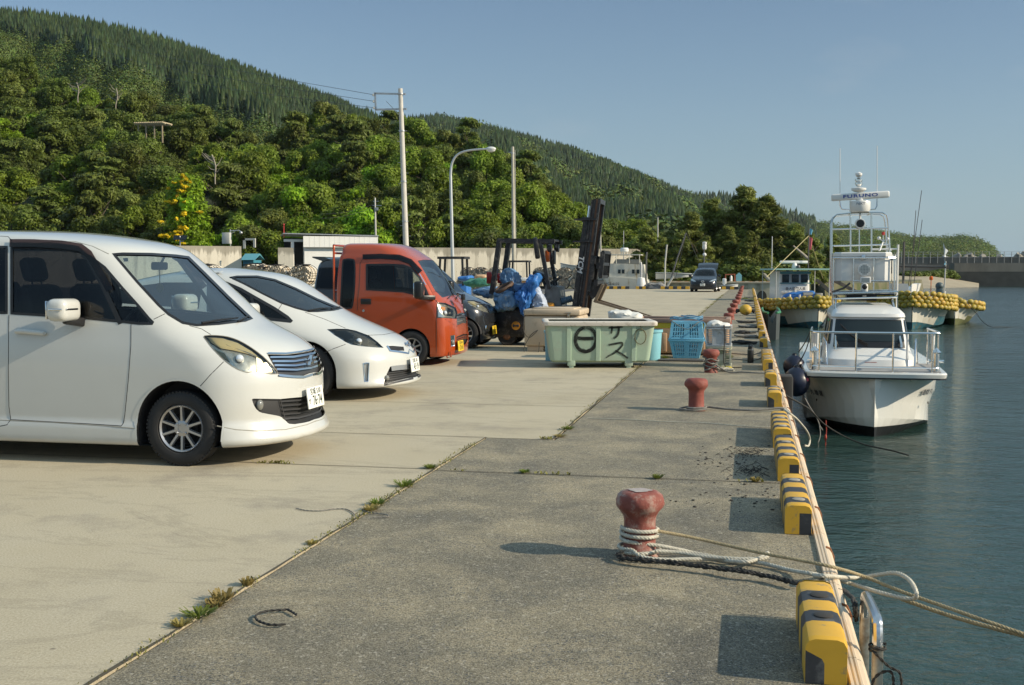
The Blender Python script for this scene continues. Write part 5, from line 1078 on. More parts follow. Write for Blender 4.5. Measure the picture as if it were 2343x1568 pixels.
# ---- along the quay edge
YEL = M('kerb_yellow', (.62, .35, .03), .55, var=.08, vs=6, dirt=(.25, .2, .12), damt=.12, ds=14); BLK = M('kerb_black', (.035, .037, .042), .6, var=.3, vs=10, dirt=(.12, .12, .12), damt=.15, ds=9)
CAPM = M('kerb_cap', (.3, .28, .24), .7, var=.3, vs=20); CAPD = M('kerb_cap_dark', (.04, .035, .03), .7)
def kerb(y0, L, label, yl=True, w=.147, h=.168, x=.281, caps=True):
    """striped edge block: stripes run across, each end face split into two colours"""
    t = thing('kerb_block', label, 'kerb block', (x, y0+L/2, 0), 'black and yellow blocks along the quay edge')
    pr = [(-w/2, 0), (-w/2, h-.03), (-w/2+.012, h-.008), (-w/2+.035, h), (w/2-.035, h), (w/2-.012, h-.008), (w/2, h-.03), (w/2, 0)]
    nst = max(3, int(round((L-.06)/.145))); ys = [y0+.02, y0+.06]+[y0+.06+(L-.08)*(i+1)/nst for i in range(nst)]; mb = MB()
    for i, (a, b) in enumerate(zip(ys, ys[1:])): mb.loft([[(x+px, a, pz) for px, pz in pr], [(x+px, b, pz) for px, pz in pr]], False, (False, False), m=0 if (i == 0 or (i % 2 == 0) == yl) else 1)
    d = w*.04 if yl else -w*.04; e = y0
    in_ = [(px*.97, pz if pz < h-.035 else pz-.008) for px, pz in pr]
    mb.loft([[(x+px, y0+.02, pz) for px, pz in pr], [(x+px, e, pz) for px, pz in in_]], False, (False, False), m=0)
    hb = h-.05
    A = [(in_[0][0], 0), (in_[0][0], hb), (-w*.1, hb-.028), (d, hb-.045), (d, 0)] if not yl else [(in_[0][0], 0), (in_[0][0], h-.03), (in_[2][0], in_[2][1]), (in_[3][0], in_[3][1]), (d, in_[3][1]), (d, 0)]
    B = [(d, 0), (d, hb-.045), (-w*.1, hb-.028), (in_[0][0], hb)]+in_[1:7]+[(in_[7][0], 0)] if not yl else [(d, 0), (d, hb), (in_[7][0], hb), (in_[7][0], 0)]
    mb.add([(x+p[0], e, p[1]) for p in A], [tuple(range(len(A)))], 0 if yl else 1); mb.add([(x+p[0], e, p[1]) for p in B], [tuple(range(len(B)))], 1 if yl else 0)
    if yl: C_ = [(d, hb), (d, in_[3][1])]+in_[4:7]+[(in_[7][0], hb)]; mb.add([(x+p[0], e, p[1]) for p in C_], [tuple(range(len(C_)))], 0)
    mb.loft([[(x+px, y0+L, pz) for px, pz in pr]]*1+[[(x+px, y0+L+.001, pz) for px, pz in pr]], True, (False, True), m=0)
    obj('block_body', mb, [YEL, BLK], t, smooth=40)
    if caps:
        bl = [(a+b)/2 for i, (a, b) in enumerate(zip(ys, ys[1:])) if i and not ((i % 2 == 0) == yl)]
        for yy in bl[::1 if L < .9 else 2]:
            mb = MB(); mb.lathe([(.036, h-.002), (.036, h+.004), (.03, h+.007), (.001, h+.008)], (x+.005, yy, 0), 20); obj('bolt_cap', mb, CAPD if y0 < 5 else CAPM, t)
    return t
KB = [(4.07, .76, False, 'nearest striped kerb block, chipped, with a blue paint fleck'), (6.42, 1.0, True, 'second striped kerb block, yellow end half toward the lot'), (8.05, 1.14, True, 'third striped kerb block with litter heaped beside it'), (9.58, 1.19, True, 'fourth striped kerb block, seen just beyond the littered one'), (12.47, .68, False, 'striped kerb block whose black end corner faces the far bollard rope'),
  (14.75, .62, False, 'short striped kerb block beside the navy buoys'), (17.15, .95, True, 'striped kerb block next to the black flask'), (18.5, 1.1, True, 'striped kerb block just past the black flask'), (22.5, .7, False, 'striped kerb block with a metal bracket on its end')]
for a in KB: kerb(a[0], a[1], a[3], a[2])
y = 25.2; k = 0
while y < 95: 
    L = random.choice((.7, .95, 1.2)); kerb(y, L, 'one of the small far kerb blocks along the quay edge', random.random() < .6, caps=y < 40); y += L+random.choice((1.0, 1.3, 2.2)); k += 1
mb = MB(); mb.add([(.30, 4.165, .1705), (.325, 4.16, .1705), (.323, 4.195, .1705), (.297, 4.19, .1705)], [(0, 1, 2, 3)])
RUB = M('cream_rubber', (.62, .5, .36), .6, var=.06, vs=2, dirt=(.4, .24, .12), damt=.1, ds=3, stretch=(6, .6, 1))
mb = MB(); y = -3.; pr = [(.362, -.004), (.366, .012), (.376, .012), (.378, .007), (.384, .012), (.392, .012), (.394, .007), (.40, .012), (.408, .012), (.411, .006), (.425, .002), (.44, -.02), (.448, -.055), (.445, -.13), (.40, -.15), (.37, -.15)]
while y < YQ:
    L = 1.05; g = .006; off = [random.uniform(-.002, .002) for _ in pr]
    mb.loft([[(px*1, yy, pz) for (px, pz) in pr] for yy in (y, y+.02, y+L-.02, y+L-g)], True, (True, True)); y += L
es = obj('edge_strip', mb, RUB, loc=(.4, 4, 0), smooth=30); tag(es, 'long cream rubber strip capping the edge of the quay above the water', 'edge strip')
mb = MB(); y = 4.
while y < 60:
    mb.tube([(.41, y, .012), (.43, y+.004, .004), (.449, y+.01, -.04), (.45, y+.012, -.08)], .006, 6); y += 1.05
obj('rust_seam', mb, M('rust', (.25, .1, .04), .8), es)['kind'] = 'stuff'

REDB = M('bollard_red', (.225, .062, .046), .75, var=.25, vs=14, bump=.5, bs=40, dirt=(.34, .24, .2), damt=.32, ds=13); REDC = M('bollard_plain_red', (.225, .056, .04), .7, var=.22, vs=9, bump=.4, bs=40, dirt=(.2, .1, .08), damt=.2, ds=9); PALE = M('bollard_scuff', (.38, .33, .31), .8, var=.2, vs=30)
def bollard(x, y, label, s=1., grp='red mooring bollards along the quay', seed=0, scuff=True):
    t = thing('bollard', label, 'bollard', (x, y, 0), grp); mb = MB()
    pf = [(.098, -.01), (.096, .012), (.083, .03), (.081, .10), (.080, .18), (.084, .205), (.10, .232), (.117, .25), (.122, .27), (.121, .294), (.113, .315), (.094, .33), (.05, .336), (.001, .337)]
    rnd = random.Random(seed); ph = [rnd.uniform(0, 6.28) for _ in range(4)]; n = 40; rings = []
    for r, z in pf:
        k = .035 if z > .22 else .006
        rings.append([(x+s*r*cos(a)*(1+k*sin(5*a+ph[0])*cos(z*60+ph[1])+k*.6*sin(9*a+ph[2]+z*90)), y+s*r*sin(a)*(1+k*sin(5*a+ph[0])*cos(z*60+ph[1])+k*.6*sin(9*a+ph[2]+z*90)), s*z) for a in [2*pi*j/n for j in range(n)]])
    mb.loft(rings); obj('bollard_post', mb, REDB if scuff else REDC, t, smooth=50)
    if scuff:
        mb = MB(); P_ = [(x+s*.06*(1+.16*sin(3*a)+.1*sin(7*a+1))*cos(a), y+s*.052*(1+.15*cos(4*a)+.1*sin(6*a))*sin(a), s*.3375+.0015) for a in [2*pi*j/18 for j in range(18)]]; mb.add(P_+[(x, y, s*.3395+.002)], [(j, (j+1) % 18, 18) for j in range(18)]); obj('worn_top', mb, PALE, t)
    return t
BY = [5.77, 12.08, 16.7, 26.5, 30.8, 35.5, 40.7, 45.9, 52.6, 57.6, 65, 72.7, 79, 85.8, 93]
BL = ['nearest red bollard with pale ropes wound round its base', 'second red bollard, a single rope trailing to the edge', 'third red bollard with a tangled dark coil, in front of the grey crates', 'first red bollard beyond the grey crates', 'red bollard second beyond the grey crates, rope round its neck', 'brighter red bollard beside the yellow float', 'dull red bollard just past the yellow float']
for i, y in enumerate(BY): bollard(-.535 if i < 8 else -.5-.01*(i-8), y, BL[i] if i < len(BL) else 'one of the far bollards that overlap into a red zigzag line', 1.0+(.1 if i > 2 else 0), seed=i, scuff=i == 0)

# ---- ropes
ROPEW = M('rope_white', (.5, .47, .39), .85, var=.2, vs=40); ROPEY = M('rope_tan', (.36, .29, .17), .85, var=.25, vs=40); ROPED = M('rope_black', (.035, .033, .03), .9, var=.4, vs=30); ROPEG = M('rope_grey', (.2, .19, .17), .9, var=.3, vs=30)
def strands(mb, path, r, pitch=.055, n=3, sg=6):
    P = [Vector(p) for p in path]; D = [0]
    for a, b in zip(P, P[1:]): D.append(D[-1]+(b-a).length)
    L = D[-1]; K = max(8, int(L/pitch*6)); S = [L*i/K for i in range(K+1)]
    q = [Vector([np.interp(s_, D, [p[k] for p in P]) for k in range(3)]) for s_ in S]
    for j in range(n):
        pts = []; ref = Vector((0, 0, 1))
        for i, s_ in enumerate(S):
            t = (q[min(i+1, K)]-q[max(i-1, 0)]); t = t.normalized() if t.length > 1e-9 else Vector((1, 0, 0))
            x = ref-t*ref.dot(t); x = (x if x.length > 1e-4 else t.orthogonal()).normalized(); ref = x if abs(t.z) > .5 else Vector((0, 0, 1)); y = t.cross(x); a = 2*pi*(s_/pitch+j/n)
            pts.append(q[i]+(x*cos(a)+y*sin(a))*r*.5)
        mb.tube(pts, r*.56, sg)
def rope(path, r, mat, label, name='mooring_rope', n=3, pitch=.055, sm=6):
    mb = MB(); P = catmull(path, sm); strands(mb, P, r, pitch, n); o = obj(name, mb, mat, loc=P[0], smooth=60); return tag(o, label, 'rope')
Z6 = lambda u, v: (1338.4+u*.42876, 1062.9+v*.42876)
def gp(u, v, z=.015): return G(*Z6(u, v), z)
def wp(u, v, x): return AX(*Z6(u, v), x)
bx, by = -.537, 5.77
def coilpts(r, z0, z1, turns, a0, k=14): return [(bx+r*cos(a0+2*pi*i/k), by+r*sin(a0+2*pi*i/k), z0+(z1-z0)*i/(k*turns)) for i in range(int(k*turns)+1)]
rope(coilpts(.093, .15, .085, 2.2, 3.4)+[gp(420, 438, .06), gp(600, 476, .02), gp(800, 512, .015), gp(950, 528, .015), gp(1100, 565, .015), gp(1230, 588, .03), wp(1400, 630, .5), wp(1560, 680, .62), wp(1690, 712, .72), wp(1752, 716, .77), wp(1770, 690, .78), wp(1735, 620, .77), wp(1660, 580, .72), wp(1560, 590, .64), wp(1450, 606, .55), gp(1300, 597, .05), gp(1220, 590, .04)], .0108, ROPEW, 'thick pale rope from the nearest bollard ending in a loop over the water')
rope([gp(372, 352, .14), gp(560, 387, .10), gp(760, 432, .07), gp(960, 476, .06), gp(1180, 517, .05), gp(1330, 550, .035), wp(1500, 602, .58), wp(1700, 682, .74), wp(1900, 752, .89), wp(2100, 822, 1.03), wp(2400, 925, 1.25)], .009, ROPEY, 'thin tan rope running taut from the nearest bollard to the right edge')
rope(coilpts(.104, .03, .05, 1.2, 3.6)+[gp(300, 492, .03), gp(420, 508, .02), gp(560, 505, .02), gp(700, 507, .015), gp(860, 520, .03), gp(950, 492, .03), gp(975, 470, .04), gp(960, 500, .03), gp(840, 505, .03), gp(640, 492, .03), gp(500, 470, .04), gp(375, 462, .05)], .0105, ROPEW, 'pale rope knotted halfway between the nearest bollard and the edge')
rope([wp(1690, 718, .735), wp(1900, 792, .9), wp(2100, 852, 1.04), wp(2400, 930, 1.25)], .0105, ROPEY, 'tan rope continuing from the loop across the water to the right')
def ragged(path, r, mat, label, n=5, spread=.02, name='old_rope', cat='rope', fz=60):
    mb = MB(); P = catmull(path, 10)
    for k in range(n):
        o = [Vector((random.uniform(-1, 1), random.uniform(-1, 1), random.uniform(0, .8)))*spread for _ in P]
        strands(mb, [p+(o[max(0, i-1)]+o[i]+o[min(len(P)-1, i+1)])/3 for i, p in enumerate(P)], r, .06, 2, 5)
    for k in range(fz): i = random.randrange(len(P)); d = Vector((random.uniform(-1, 1), random.uniform(-1, 1), random.uniform(-.1, .8))).normalized()*random.uniform(.02, .05); mb.tube([P[i], P[i]+d*.6+Vector((0, 0, .005)), P[i]+d], .0012, 4)
    return tag(obj(name, mb, mat, loc=P[0], smooth=60), label, cat)
ragged([gp(200, 480, .03), gp(185, 495, .02), gp(230, 512, .02), gp(350, 522, .025), gp(520, 540, .025), gp(700, 560, .025), (gp(850, 580, .03)), gp(980, 605, .02), gp(1090, 632, .02), gp(1135, 645, .02)], .009, ROPED, 'frayed black rope lying between the nearest bollard and the kerb block', 6, .02)
ragged([(.36, 4.9, .02), wp(1360, 672, .44), wp(1420, 715, .455), wp(1445, 770, .46), wp(1445, 840, .465)], .008, ROPED, 'frayed black rope hanging over the edge strip beside the ladder', 4, .012, fz=20)
# ladder hoop
p1 = AX(2003, 1432, .49); p2 = AX(1974, 1362, .49); lad = thing('quay_ladder', 'worn steel ladder hoop rising at the quay edge, rope tied to it', 'ladder', (.49, p1.y, 0)); STEEL = M('worn_galvanised', (.42, .38, .3), .35, .8, var=.2, vs=8, dirt=(.2, .13, .07), damt=.3, ds=7)
for pp_, nm_ in ((p1, 'rail'), (p2, 'rail')): mb = MB(); mb.box((.5, pp_.y, pp_.z-.95), (.04, .036, 1.76), .008); obj(nm_, mb, STEEL, lad)
mb = MB(); mb.tube(catmull([(.5, p1.y, p1.z-.09), (.5, p1.y+.012, p1.z-.015), (.5, p1.y+.07, p1.z+.012), (.5, p2.y-.07, p2.z+.012), (.5, p2.y-.012, p2.z-.015), (.5, p2.y, p2.z-.09)], 6), .021, 10); obj('grab_bar', mb, M('bare_steel', (.62, .62, .62), .2, .95), lad)
for k in range(6): mb = MB(); mb.tube([(.5, p1.y, p1.z-.35-.27*k), (.5, p2.y, p1.z-.35-.27*k)], .014, 8); obj('rung', mb, STEEL, lad)
q = p1+Vector((0.01, 0, -.07)); rope([q+Vector((.03*cos(a), .03*sin(a), -.03*a/12)) for a in [i*.7 for i in range(16)]]+[q+Vector((.04, -.02, -.08)), q+Vector((.08, -.03, -.1)), q+Vector((.085, -.03, -.19)), q+Vector((.06, -.03, -.21)), q+Vector((.05, -.02, -.1)), q+Vector((-.02, -.02, -.15)), q+Vector((.01, -.02, -.35))], .006, ROPED, 'black cord knotted round the top of the ladder', 'cord', 2)
# rope bits by the other bollards
def tangle(x, y, sx, sy, label, mat, r=.011, n=26, z=.0, name='rope_coil'):
    P = [(x+random.uniform(-sx, sx), y+random.uniform(-sy, sy), z+random.uniform(r, .05)) for _ in range(n)]; return rope(P, r, mat, label, name, 2, .07, 5)
rope([(-.63, 12.0, .03), (-.56, 11.96, .03), (-.44, 12.02, .03), (-.42, 12.12, .03), (-.2, 12.05, .02), (.05, 12.0, .02), (.2, 12.05, .03), (.37, 12.1, .03), (.47, 12.1, -.1), (.52, 12.05, -.5), (.6, 11.9, -.9)], .012, ROPEG, 'grey rope from the second bollard over the quay edge')
rope([(-.62, 12.1, .03), (-.7, 12.05, .015), (-.66, 11.95, .015), (-.55, 11.9, .015), (-.42, 11.98, .02)], .010, ROPEG, 'short grey rope end at the foot of the second bollard')
P = [(-.535+(.10+.02*sin(i*2.1))*cos(i*.62), 16.7+(.10+.02*sin(i*2.1))*sin(i*.62), .03+.004*i+.02*sin(i*1.7)) for i in range(48)]; rope(P+[(-.3, 16.62, .02), (-.1, 16.6, .02), (.1, 16.5, .02), (.37, 16.5, .02)], .011, ROPEG, 'grey rope coiled around the third bollard')
tangle(-.35, 16.9, .18, .1, 'pale tangled cord beside the third bollard', ROPEW, .009, 18); tangle(-.3, 17.1, .1, .06, 'yellow rag and cord behind the third bollard', M('rag_yellow', (.55, .42, .05), .8), .02, 8, name='rag')
for (y, lab) in ((18.9, 'dark rope running past the black flask to the edge'), (20.2, 'dark rope stretched across the apron behind the black flask')):
    rope([(-.3, y+.2, .02), (-.1, y+.05, .02), (.1, y, .02), (.3, y-.05, .1), (.37, y-.1, .03), (.46, y-.2, -.1), (.6, y-.9, -.6), (.75, y-1.5, -1.0)], .012, ROPEG, lab)
for i, (y, x) in enumerate(((23.5, -.1), (26.0, -.05), (27.6, -.1), (30.5, .0), (33.2, -.1), (43.5, -.05), (46.5, .05), (53, -.1), (58, .0), (66, .0))):
    tangle(x, y, .28, .35, ['heap of grey rope beyond the grey crates', 'second heap of grey rope beyond the crates', 'loose grey rope two bollards past the crates', 'grey rope pile at the bollard before the yellow float', 'dark rope pile next to the yellow float'][i] if i < 5 else 'one of the small far rope heaps beside the bollards', ROPEG if i % 2 else ROPED, .02, 22)['group'] = 'rope heaps along the quay'
# float, flask
p = G(1706, 722); t = thing('float', 'single yellow float lying on the apron among the far bollards', 'float', (p.x, p.y, 0)); FLY = M('float_yellow', (.50, .34, .03), .55, var=.2, vs=3, dirt=(.22, .17, .05), damt=.4, ds=4, rnd=.25)
mb = MB(); mb.ball((p.x, p.y, .19), (.21, .19, .18), 20, 12); obj('float_body', mb, FLY, t); mb = MB(); mb.tube([(p.x-.34, p.y, .14), (p.x-.2, p.y, .17)], [.08, .05], 10); mb.tube([(p.x+.2, p.y, .17), (p.x+.3, p.y, .13)], [.05, .07], 10); obj('lug', mb, ROPED, t)
p = G(1717, 830); t = thing('flask', 'black steel drinks flask standing upright on the apron', 'flask', (p.x, p.y, 0)); mb = MB(); mb.lathe([(.046, 0), (.05, .01), (.05, .2), (.046, .222), (.044, .23)], (p.x, p.y, 0), 24); obj('flask_body', mb, M('flask_black', (.015, .015, .016), .35), t)
mb = MB(); mb.lathe([(.0515, .205), (.0515, .211)], (p.x, p.y, 0), 24); obj('steel_band', mb, CHROME, t); mb = MB(); mb.lathe([(.042, .23), (.042, .265), (.03, .272), (.02, .275)], (p.x, p.y, 0), 20); mb.tube([(p.x-.03, p.y, .268), (p.x-.015, p.y, .295), (p.x+.02, p.y, .29), (p.x+.03, p.y, .265)], .008, 8); obj('flask_lid', mb, TRIM, t)
# wire and string scraps on the ground
rope([G(*q, .01) for q in ((679, 1407), (665, 1398), (655, 1394), (648, 1396), (615, 1398), (592, 1404), (585, 1412), (592, 1421), (615, 1429), (640, 1430), (653, 1428))], .006, ROPED, 'short curved black cord lying on the apron in the foreground', 'cord', 2)
rope([G(*q, .006) for q in ((677, 1163), (700, 1168), (730, 1169), (765, 1165), (790, 1165), (806, 1172), (812, 1180), (806, 1184))], .004, ROPEG, 'thin frayed grey string on the pale concrete', 'string', 2)
rope([G(*q, .006) for q in ((865, 1161), (830, 1165), (842, 1172), (880, 1177), (888, 1182), (850, 1184))], .004, ROPEG, 'thin pale string lying across the weedy joint', 'string', 2)
rope([G(*q, .006) for q in ((1344, 957), (1430, 960), (1520, 965), (1610, 968), (1700, 975), (1764, 977))], .005, ROPEW, 'long thin pale string stretched across the apron before the second bollard', 'string', 2)
mb = MB()
for k in range(260):
    x = random.gauss(-.05, .22); y = random.choice((7.2, 8.5, 8.9, 9.4, 7.6)) + random.gauss(0, .25)
    if x > .19: x = .19-random.random()*.3
    r = random.uniform(.0015, .006)*random.choice((.6, 1, 1.4)); mb.ball((x, y, r*.2), (r*1.4, r*2, r*.6), 6, 4, Matrix.Rotation(random.uniform(0, 3), 3, 'Z'))
for k in range(90): x = .12-abs(random.gauss(0, .12)); y = random.choice((8.35, 9.25))+random.gauss(0, .16); a = random.uniform(0, 6); mb.tube([(x, y, .004), (x+.03*cos(a), y+.03*sin(a), .02), (x+.07*cos(a+.4), y+.07*sin(a+.4), .006)], .002, 4)
tag(obj('litter', mb, M('dark_litter', (.05, .045, .04), .95), loc=(0, 8.4, 0), smooth=0), 'scattered dark grit and dry seaweed beside the third kerb block', 'litter', kind='stuff')
# weeds
GRASS = mat_leaf('weed_green', (.15, .19, .03), .3, .3, .1, 9); STRAW = mat_leaf('weed_straw', (.3, .24, .08), .3, .3, .1, 9)
def tuft(name, n, h, r, mat, label, lean=.5):
    V = []; F = []
    for k in range(n):
        a = random.uniform(0, 6.28); q = r*random.random()**.6*.5; b = Vector((q*cos(a), q*sin(a), 0)); hh = h*random.uniform(.4, 1); o = Vector((cos(a), sin(a), 0))*r*lean*random.uniform(.4, 1.3); w_ = Vector((-sin(a), cos(a), 0))*random.uniform(.0025, .005); i = len(V)
        V += [b-w_, b+w_, b+o*.45+w_*.8+Vector((0, 0, hh*.75)), b+o*.45-w_*.8+Vector((0, 0, hh*.75)), b+o*1.1+Vector((0, 0, hh))]; F += [(i, i+1, i+2, i+3), (i+3, i+2, i+4, i+4)]
    o = arr_obj(name, np.array([tuple(v) for v in V]), np.array([f for f in F]), mat); return tag(o, label, 'weed')
W = [(925, 1113, 'g', .5, 1.5, 'largest green grass tuft in the joint near the lot corner'), (862, 1155, 'g', .42, 1.2, 'green weed in the joint right of the loose string'), (848, 1168, 's', .4, 1.2, 'low straw weed in the joint at the loose string'), (510, 1375, 's', .6, 1.2, 'dry upright straw tuft in the joint near the foreground'), (492, 1388, 's', .4, 1.1, 'low straw weed next to the upright dry tuft'), (455, 1412, 'g', .42, 1.5, 'wide low green weed in the foreground joint'), (412, 1433, 's', .3, .9, 'small yellowish weed below the wide foreground weed'), (566, 1340, 's', .5, .7, 'wispy dry stalks standing in the joint'), (715, 1245, 's', .22, .7, 'small flat weed halfway along the joint'), (985, 1072, 'g', .35, 1.1, 'weed where the joint meets the cross groove'), (1300, 983, 'g', .4, 1.2, 'weed patch on the joint past the corner step'), (1280, 1000, 's', .25, 1.2, 'yellowed weed at the corner step of the joint'), (1200, 1082, 'g', .28, .9, 'small green weed in the cross groove of the apron'), (1505, 1095, 'g', .34, .9, 'bright green weed in the cross groove nearer the edge'), (1728, 1102, 's', .4, .8, 'yellow weed at the end of the cross groove'), (1522, 820, 'g', .6, 2., 'leafy green weed beside the blue basket'), (1668, 820, 'g', .7, 1.6, 'green weed at the foot of the grey crates'), (1480, 1350, 's', .01, .1, '')]
for u, v, k, h, r, lab in W[:-1]:
    p = G(u, v); s_ = .14; o = tuft('weed', 90, h*.10, r*.062, GRASS if k == 'g' else STRAW, lab, 1.1); o.location = (p.x, p.y, .003); o['group'] = 'weeds growing in the ground joints'
V = []; F = []
for (y0, y1, x, n) in ((2.5, YJ, XJ0, 4200), (YJ, 34, XJ1, 5200), (34, 75, XJ1, 5000)):
    for k in range(n):
        y = y0+(y1-y0)*random.random()**(1 if y0 < 20 else .8); dens = .5+.5*sin(y*2.1)*cos(y*.83+1)+.25*sin(y*7)
        if random.random() > dens*(.6 if y < 20 else .55)-(0 if y < 20 else .12): continue
        sp_ = .022 if y < 20 else .05; b = Vector((x+random.gauss(0, sp_), y, .003)); a = random.uniform(0, 6.28); hh = random.uniform(.003, .013)*(1 if y < 20 else (2 if y < 34 else 2.2)); o = Vector((cos(a), sin(a), 0))*hh*.8; w_ = Vector((-sin(a), cos(a), 0))*hh*.28; i = len(V)
        V += [b-w_, b+w_, b+o+w_+Vector((0, 0, hh)), b+o-w_+Vector((0, 0, hh))]; F.append((i, i+1, i+2, i+3))
for y_, x0, x1 in ((7.98, XJ0, .2), (8.01, -4, XJ0), (9.67, -2.4, XJ1), (24, -4, .2), (31, -8, -1), (39, -8, -1)):
    for k in range(240):
        x = random.uniform(x0, x1)
        if sin(x*9+y_)+sin(x*3.1) < .7: continue
        b = Vector((x, y_+random.gauss(0, .012), .003)); a = random.uniform(0, 6.28); hh = random.uniform(.005, .022); o = Vector((cos(a), sin(a), 0))*hh; w_ = Vector((-sin(a), cos(a), 0))*hh*.3; i = len(V); V += [b-w_, b+w_, b+o+w_+Vector((0, 0, hh)), b+o-w_+Vector((0, 0, hh))]; F.append((i, i+1, i+2, i+3))
tag(arr_obj('joint_moss', np.array([tuple(v) for v in V]), np.array(F), mat_leaf('joint_moss', (.2, .19, .05), .4, .2, 0, 3)), 'low moss and tiny weeds filling the joint between lot and apron', 'moss', kind='stuff')
# ---- tubs, baskets and crates at the end of the lot
Z5 = lambda u, v: (u*.2761+1023.5, 433+v*.2761)
TUBG = M('tub_green', (.36, .47, .36), .45, var=.08, vs=2.5, dirt=(.36, .42, .33), damt=.3, ds=5, bump=.15, bs=25); TUBW = M('tub_rim_white', (.62, .57, .5), .5, var=.06, vs=4, dirt=(.3, .26, .2), damt=.2, ds=9)
BRUSH = M('brush_paint', (.025, .03, .028), .8)
def tank(t, x0, x1, y0, y1, z0, z1, flare, mat, wall=.05, r=.08, name='tub_body'):
    """open, tapered, round cornered tank"""
    def ring(f, z, ins): 
        a, b, c, d = x0-f+ins, x1+f-ins, y0-f+ins, y1+f-ins; P = []
        for cx, cy_, a0 in ((b-r, d-r, 0), (a+r, d-r, 90), (a+r, c+r, 180), (b-r, c+r, 270)):
            for k in range(6): an = rad(a0+18*k); P.append((cx+r*cos(an), cy_+r*sin(an), z))
        return P
    mb = MB(); mb.loft([ring(-.05, z0, 0), ring(-.01, z0+.03, 0), ring(0, z0+.08, 0), ring(flare, z1, 0), ring(flare, z1, wall), ring(0, z0+.1, wall)], True, (True, True)); return obj(name, mb, mat, t, smooth=40), ring
ty = 17.05; t = thing('fish_tub', 'big pale green fish tub with a white rim and black brush signs', 'tub', (-2.3, ty+.5, 0)); x0, x1 = -3.06, -1.535
b_, ring = tank(t, x0, x1, ty, ty+1.0, .085, .655, .06, TUBG)
mb = MB(); R0 = [ring(.05, .64, 0), ring(.095, .645, 0), ring(.10, .665, 0), ring(.10, .70, 0), ring(.085, .712, 0), ring(.05, .714, 0), ring(.0, .70, 0)]; mb.loft(R0, True, (False, False)); obj('rim', mb, TUBW, t, smooth=40)
mb = MB(); mb.boxb((x0+.05, ty+.06, .5), (x1-.05, ty+.94, .52)); obj('water_surface', mb, M('tub_water', (.02, .04, .04), .05), t)
for x in (-2.77, -2.33, -1.79): mb = MB(); mb.loft([[(x-.045, ty+.03-.0, .1), (x+.045, ty+.03, .1), (x+.03, ty-.012, .11), (x-.03, ty-.012, .11)], [(x-.045, ty-.03, .65), (x+.045, ty-.03, .65), (x+.03, ty-.077, .65), (x-.03, ty-.077, .65)]]); obj('rib', mb, TUBG, t)
for x in (-2.73, -1.86):
    for yy in (ty+.06, ty+.85): mb = MB(); mb.boxb((x-.06, yy-.05, .03), (x+.06, yy+.08, .16), .01); mb.boxb((x-.035, yy-.04, 0), (x+.035, yy+.07, .035), .006); obj('foot', mb, [TUBG], t)
def bstroke(mb, pts, w, seed, y_at, den=26):
    """dry-brush stroke: many thin overlapping bristles on a surface"""
    rnd = random.Random(seed); P = catmull(pts, 8); n = len(P)
    for k in range(den):
        o = rnd.uniform(-.5, .5)*w; a = int(rnd.random()**2*n*.3); b = n-1-int(rnd.random()**2*n*.3); q = []
        if b-a < 3: continue
        for i in range(a, b+1):
            d = (P[min(i+1, n-1)]-P[max(i-1, 0)]).normalized(); nn = Vector((-d.y, d.x, 0)); p = P[i]+nn*(o+rnd.gauss(0, w*.03)); q.append((p, nn*w*rnd.uniform(.015, .05)))
        vs = []
        for p, nn in q:
            for s_ in (-1, 1): pp = p+nn*s_; vs.append((pp.x, y_at(pp.y), pp.y))
        mb.add(vs, [(2*i, 2*i+1, 2*i+3, 2*i+2) for i in range(len(q)-1)])
yat = lambda z: ty-.06*(z-.165)/.49-.006-.0
def sp(u, v): p = AY(*Z5(u, v), ty-.03); return (p.x, p.z, 0)
mb = MB(); bstroke(mb, [sp(1090+85*sin(a), 1245-100*cos(a)) for a in [2*pi*i/14 for i in range(15)]], .05, 3, yat, 40); bstroke(mb, [sp(1020, 1232), sp(1090, 1238), sp(1155, 1236)], .055, 5, yat, 40); bstroke(mb, [sp(1090-30, 1330), sp(1090, 1345), sp(1120, 1335)], .05, 8, yat, 20); obj('brush_mark', mb, BRUSH, t, smooth=0)
mb = MB()
for i, (pts, w) in enumerate(((((1275, 1150), (1330, 1148), (1393, 1143)), .03), (((1303, 1125), (1305, 1160), (1300, 1200)), .03), (((1352, 1125), (1360, 1165), (1350, 1210), (1318, 1240)), .035))): bstroke(mb, [sp(*q) for q in pts], w, 20+i, yat, 26)
obj('brush_mark', mb, BRUSH, t, smooth=0); mb = MB()
for i, (pts, w) in enumerate(((((1275, 1292), (1330, 1282), (1385, 1275), (1388, 1300), (1340, 1350), (1255, 1400)), .03), (((1330, 1340), (1380, 1365), (1440, 1405)), .03))): bstroke(mb, [sp(*q) for q in pts], w, 30+i, yat, 30)
obj('brush_mark', mb, BRUSH, t, smooth=0)
t.rotation_euler = (0, 0, .2)
c = AY(*Z5(1600, 1222), ty+.06); P = [c+Vector((.085*cos(a)*(1+.04*sin(a*.7)), -.012*sin(a*1.3), .115*sin(a))) for a in [i*.42 for i in range(62)]]; o = rope(P+[c+Vector((0, 0, .15)), c+Vector((.01, .06, .2)), c+Vector((-.02, .1, .17))], .006, M('cord_olive', (.14, .13, .07), .8), 'coil of olive cord hanging on the right end of the green tub', 'rope_coil', 2, .06, 4)
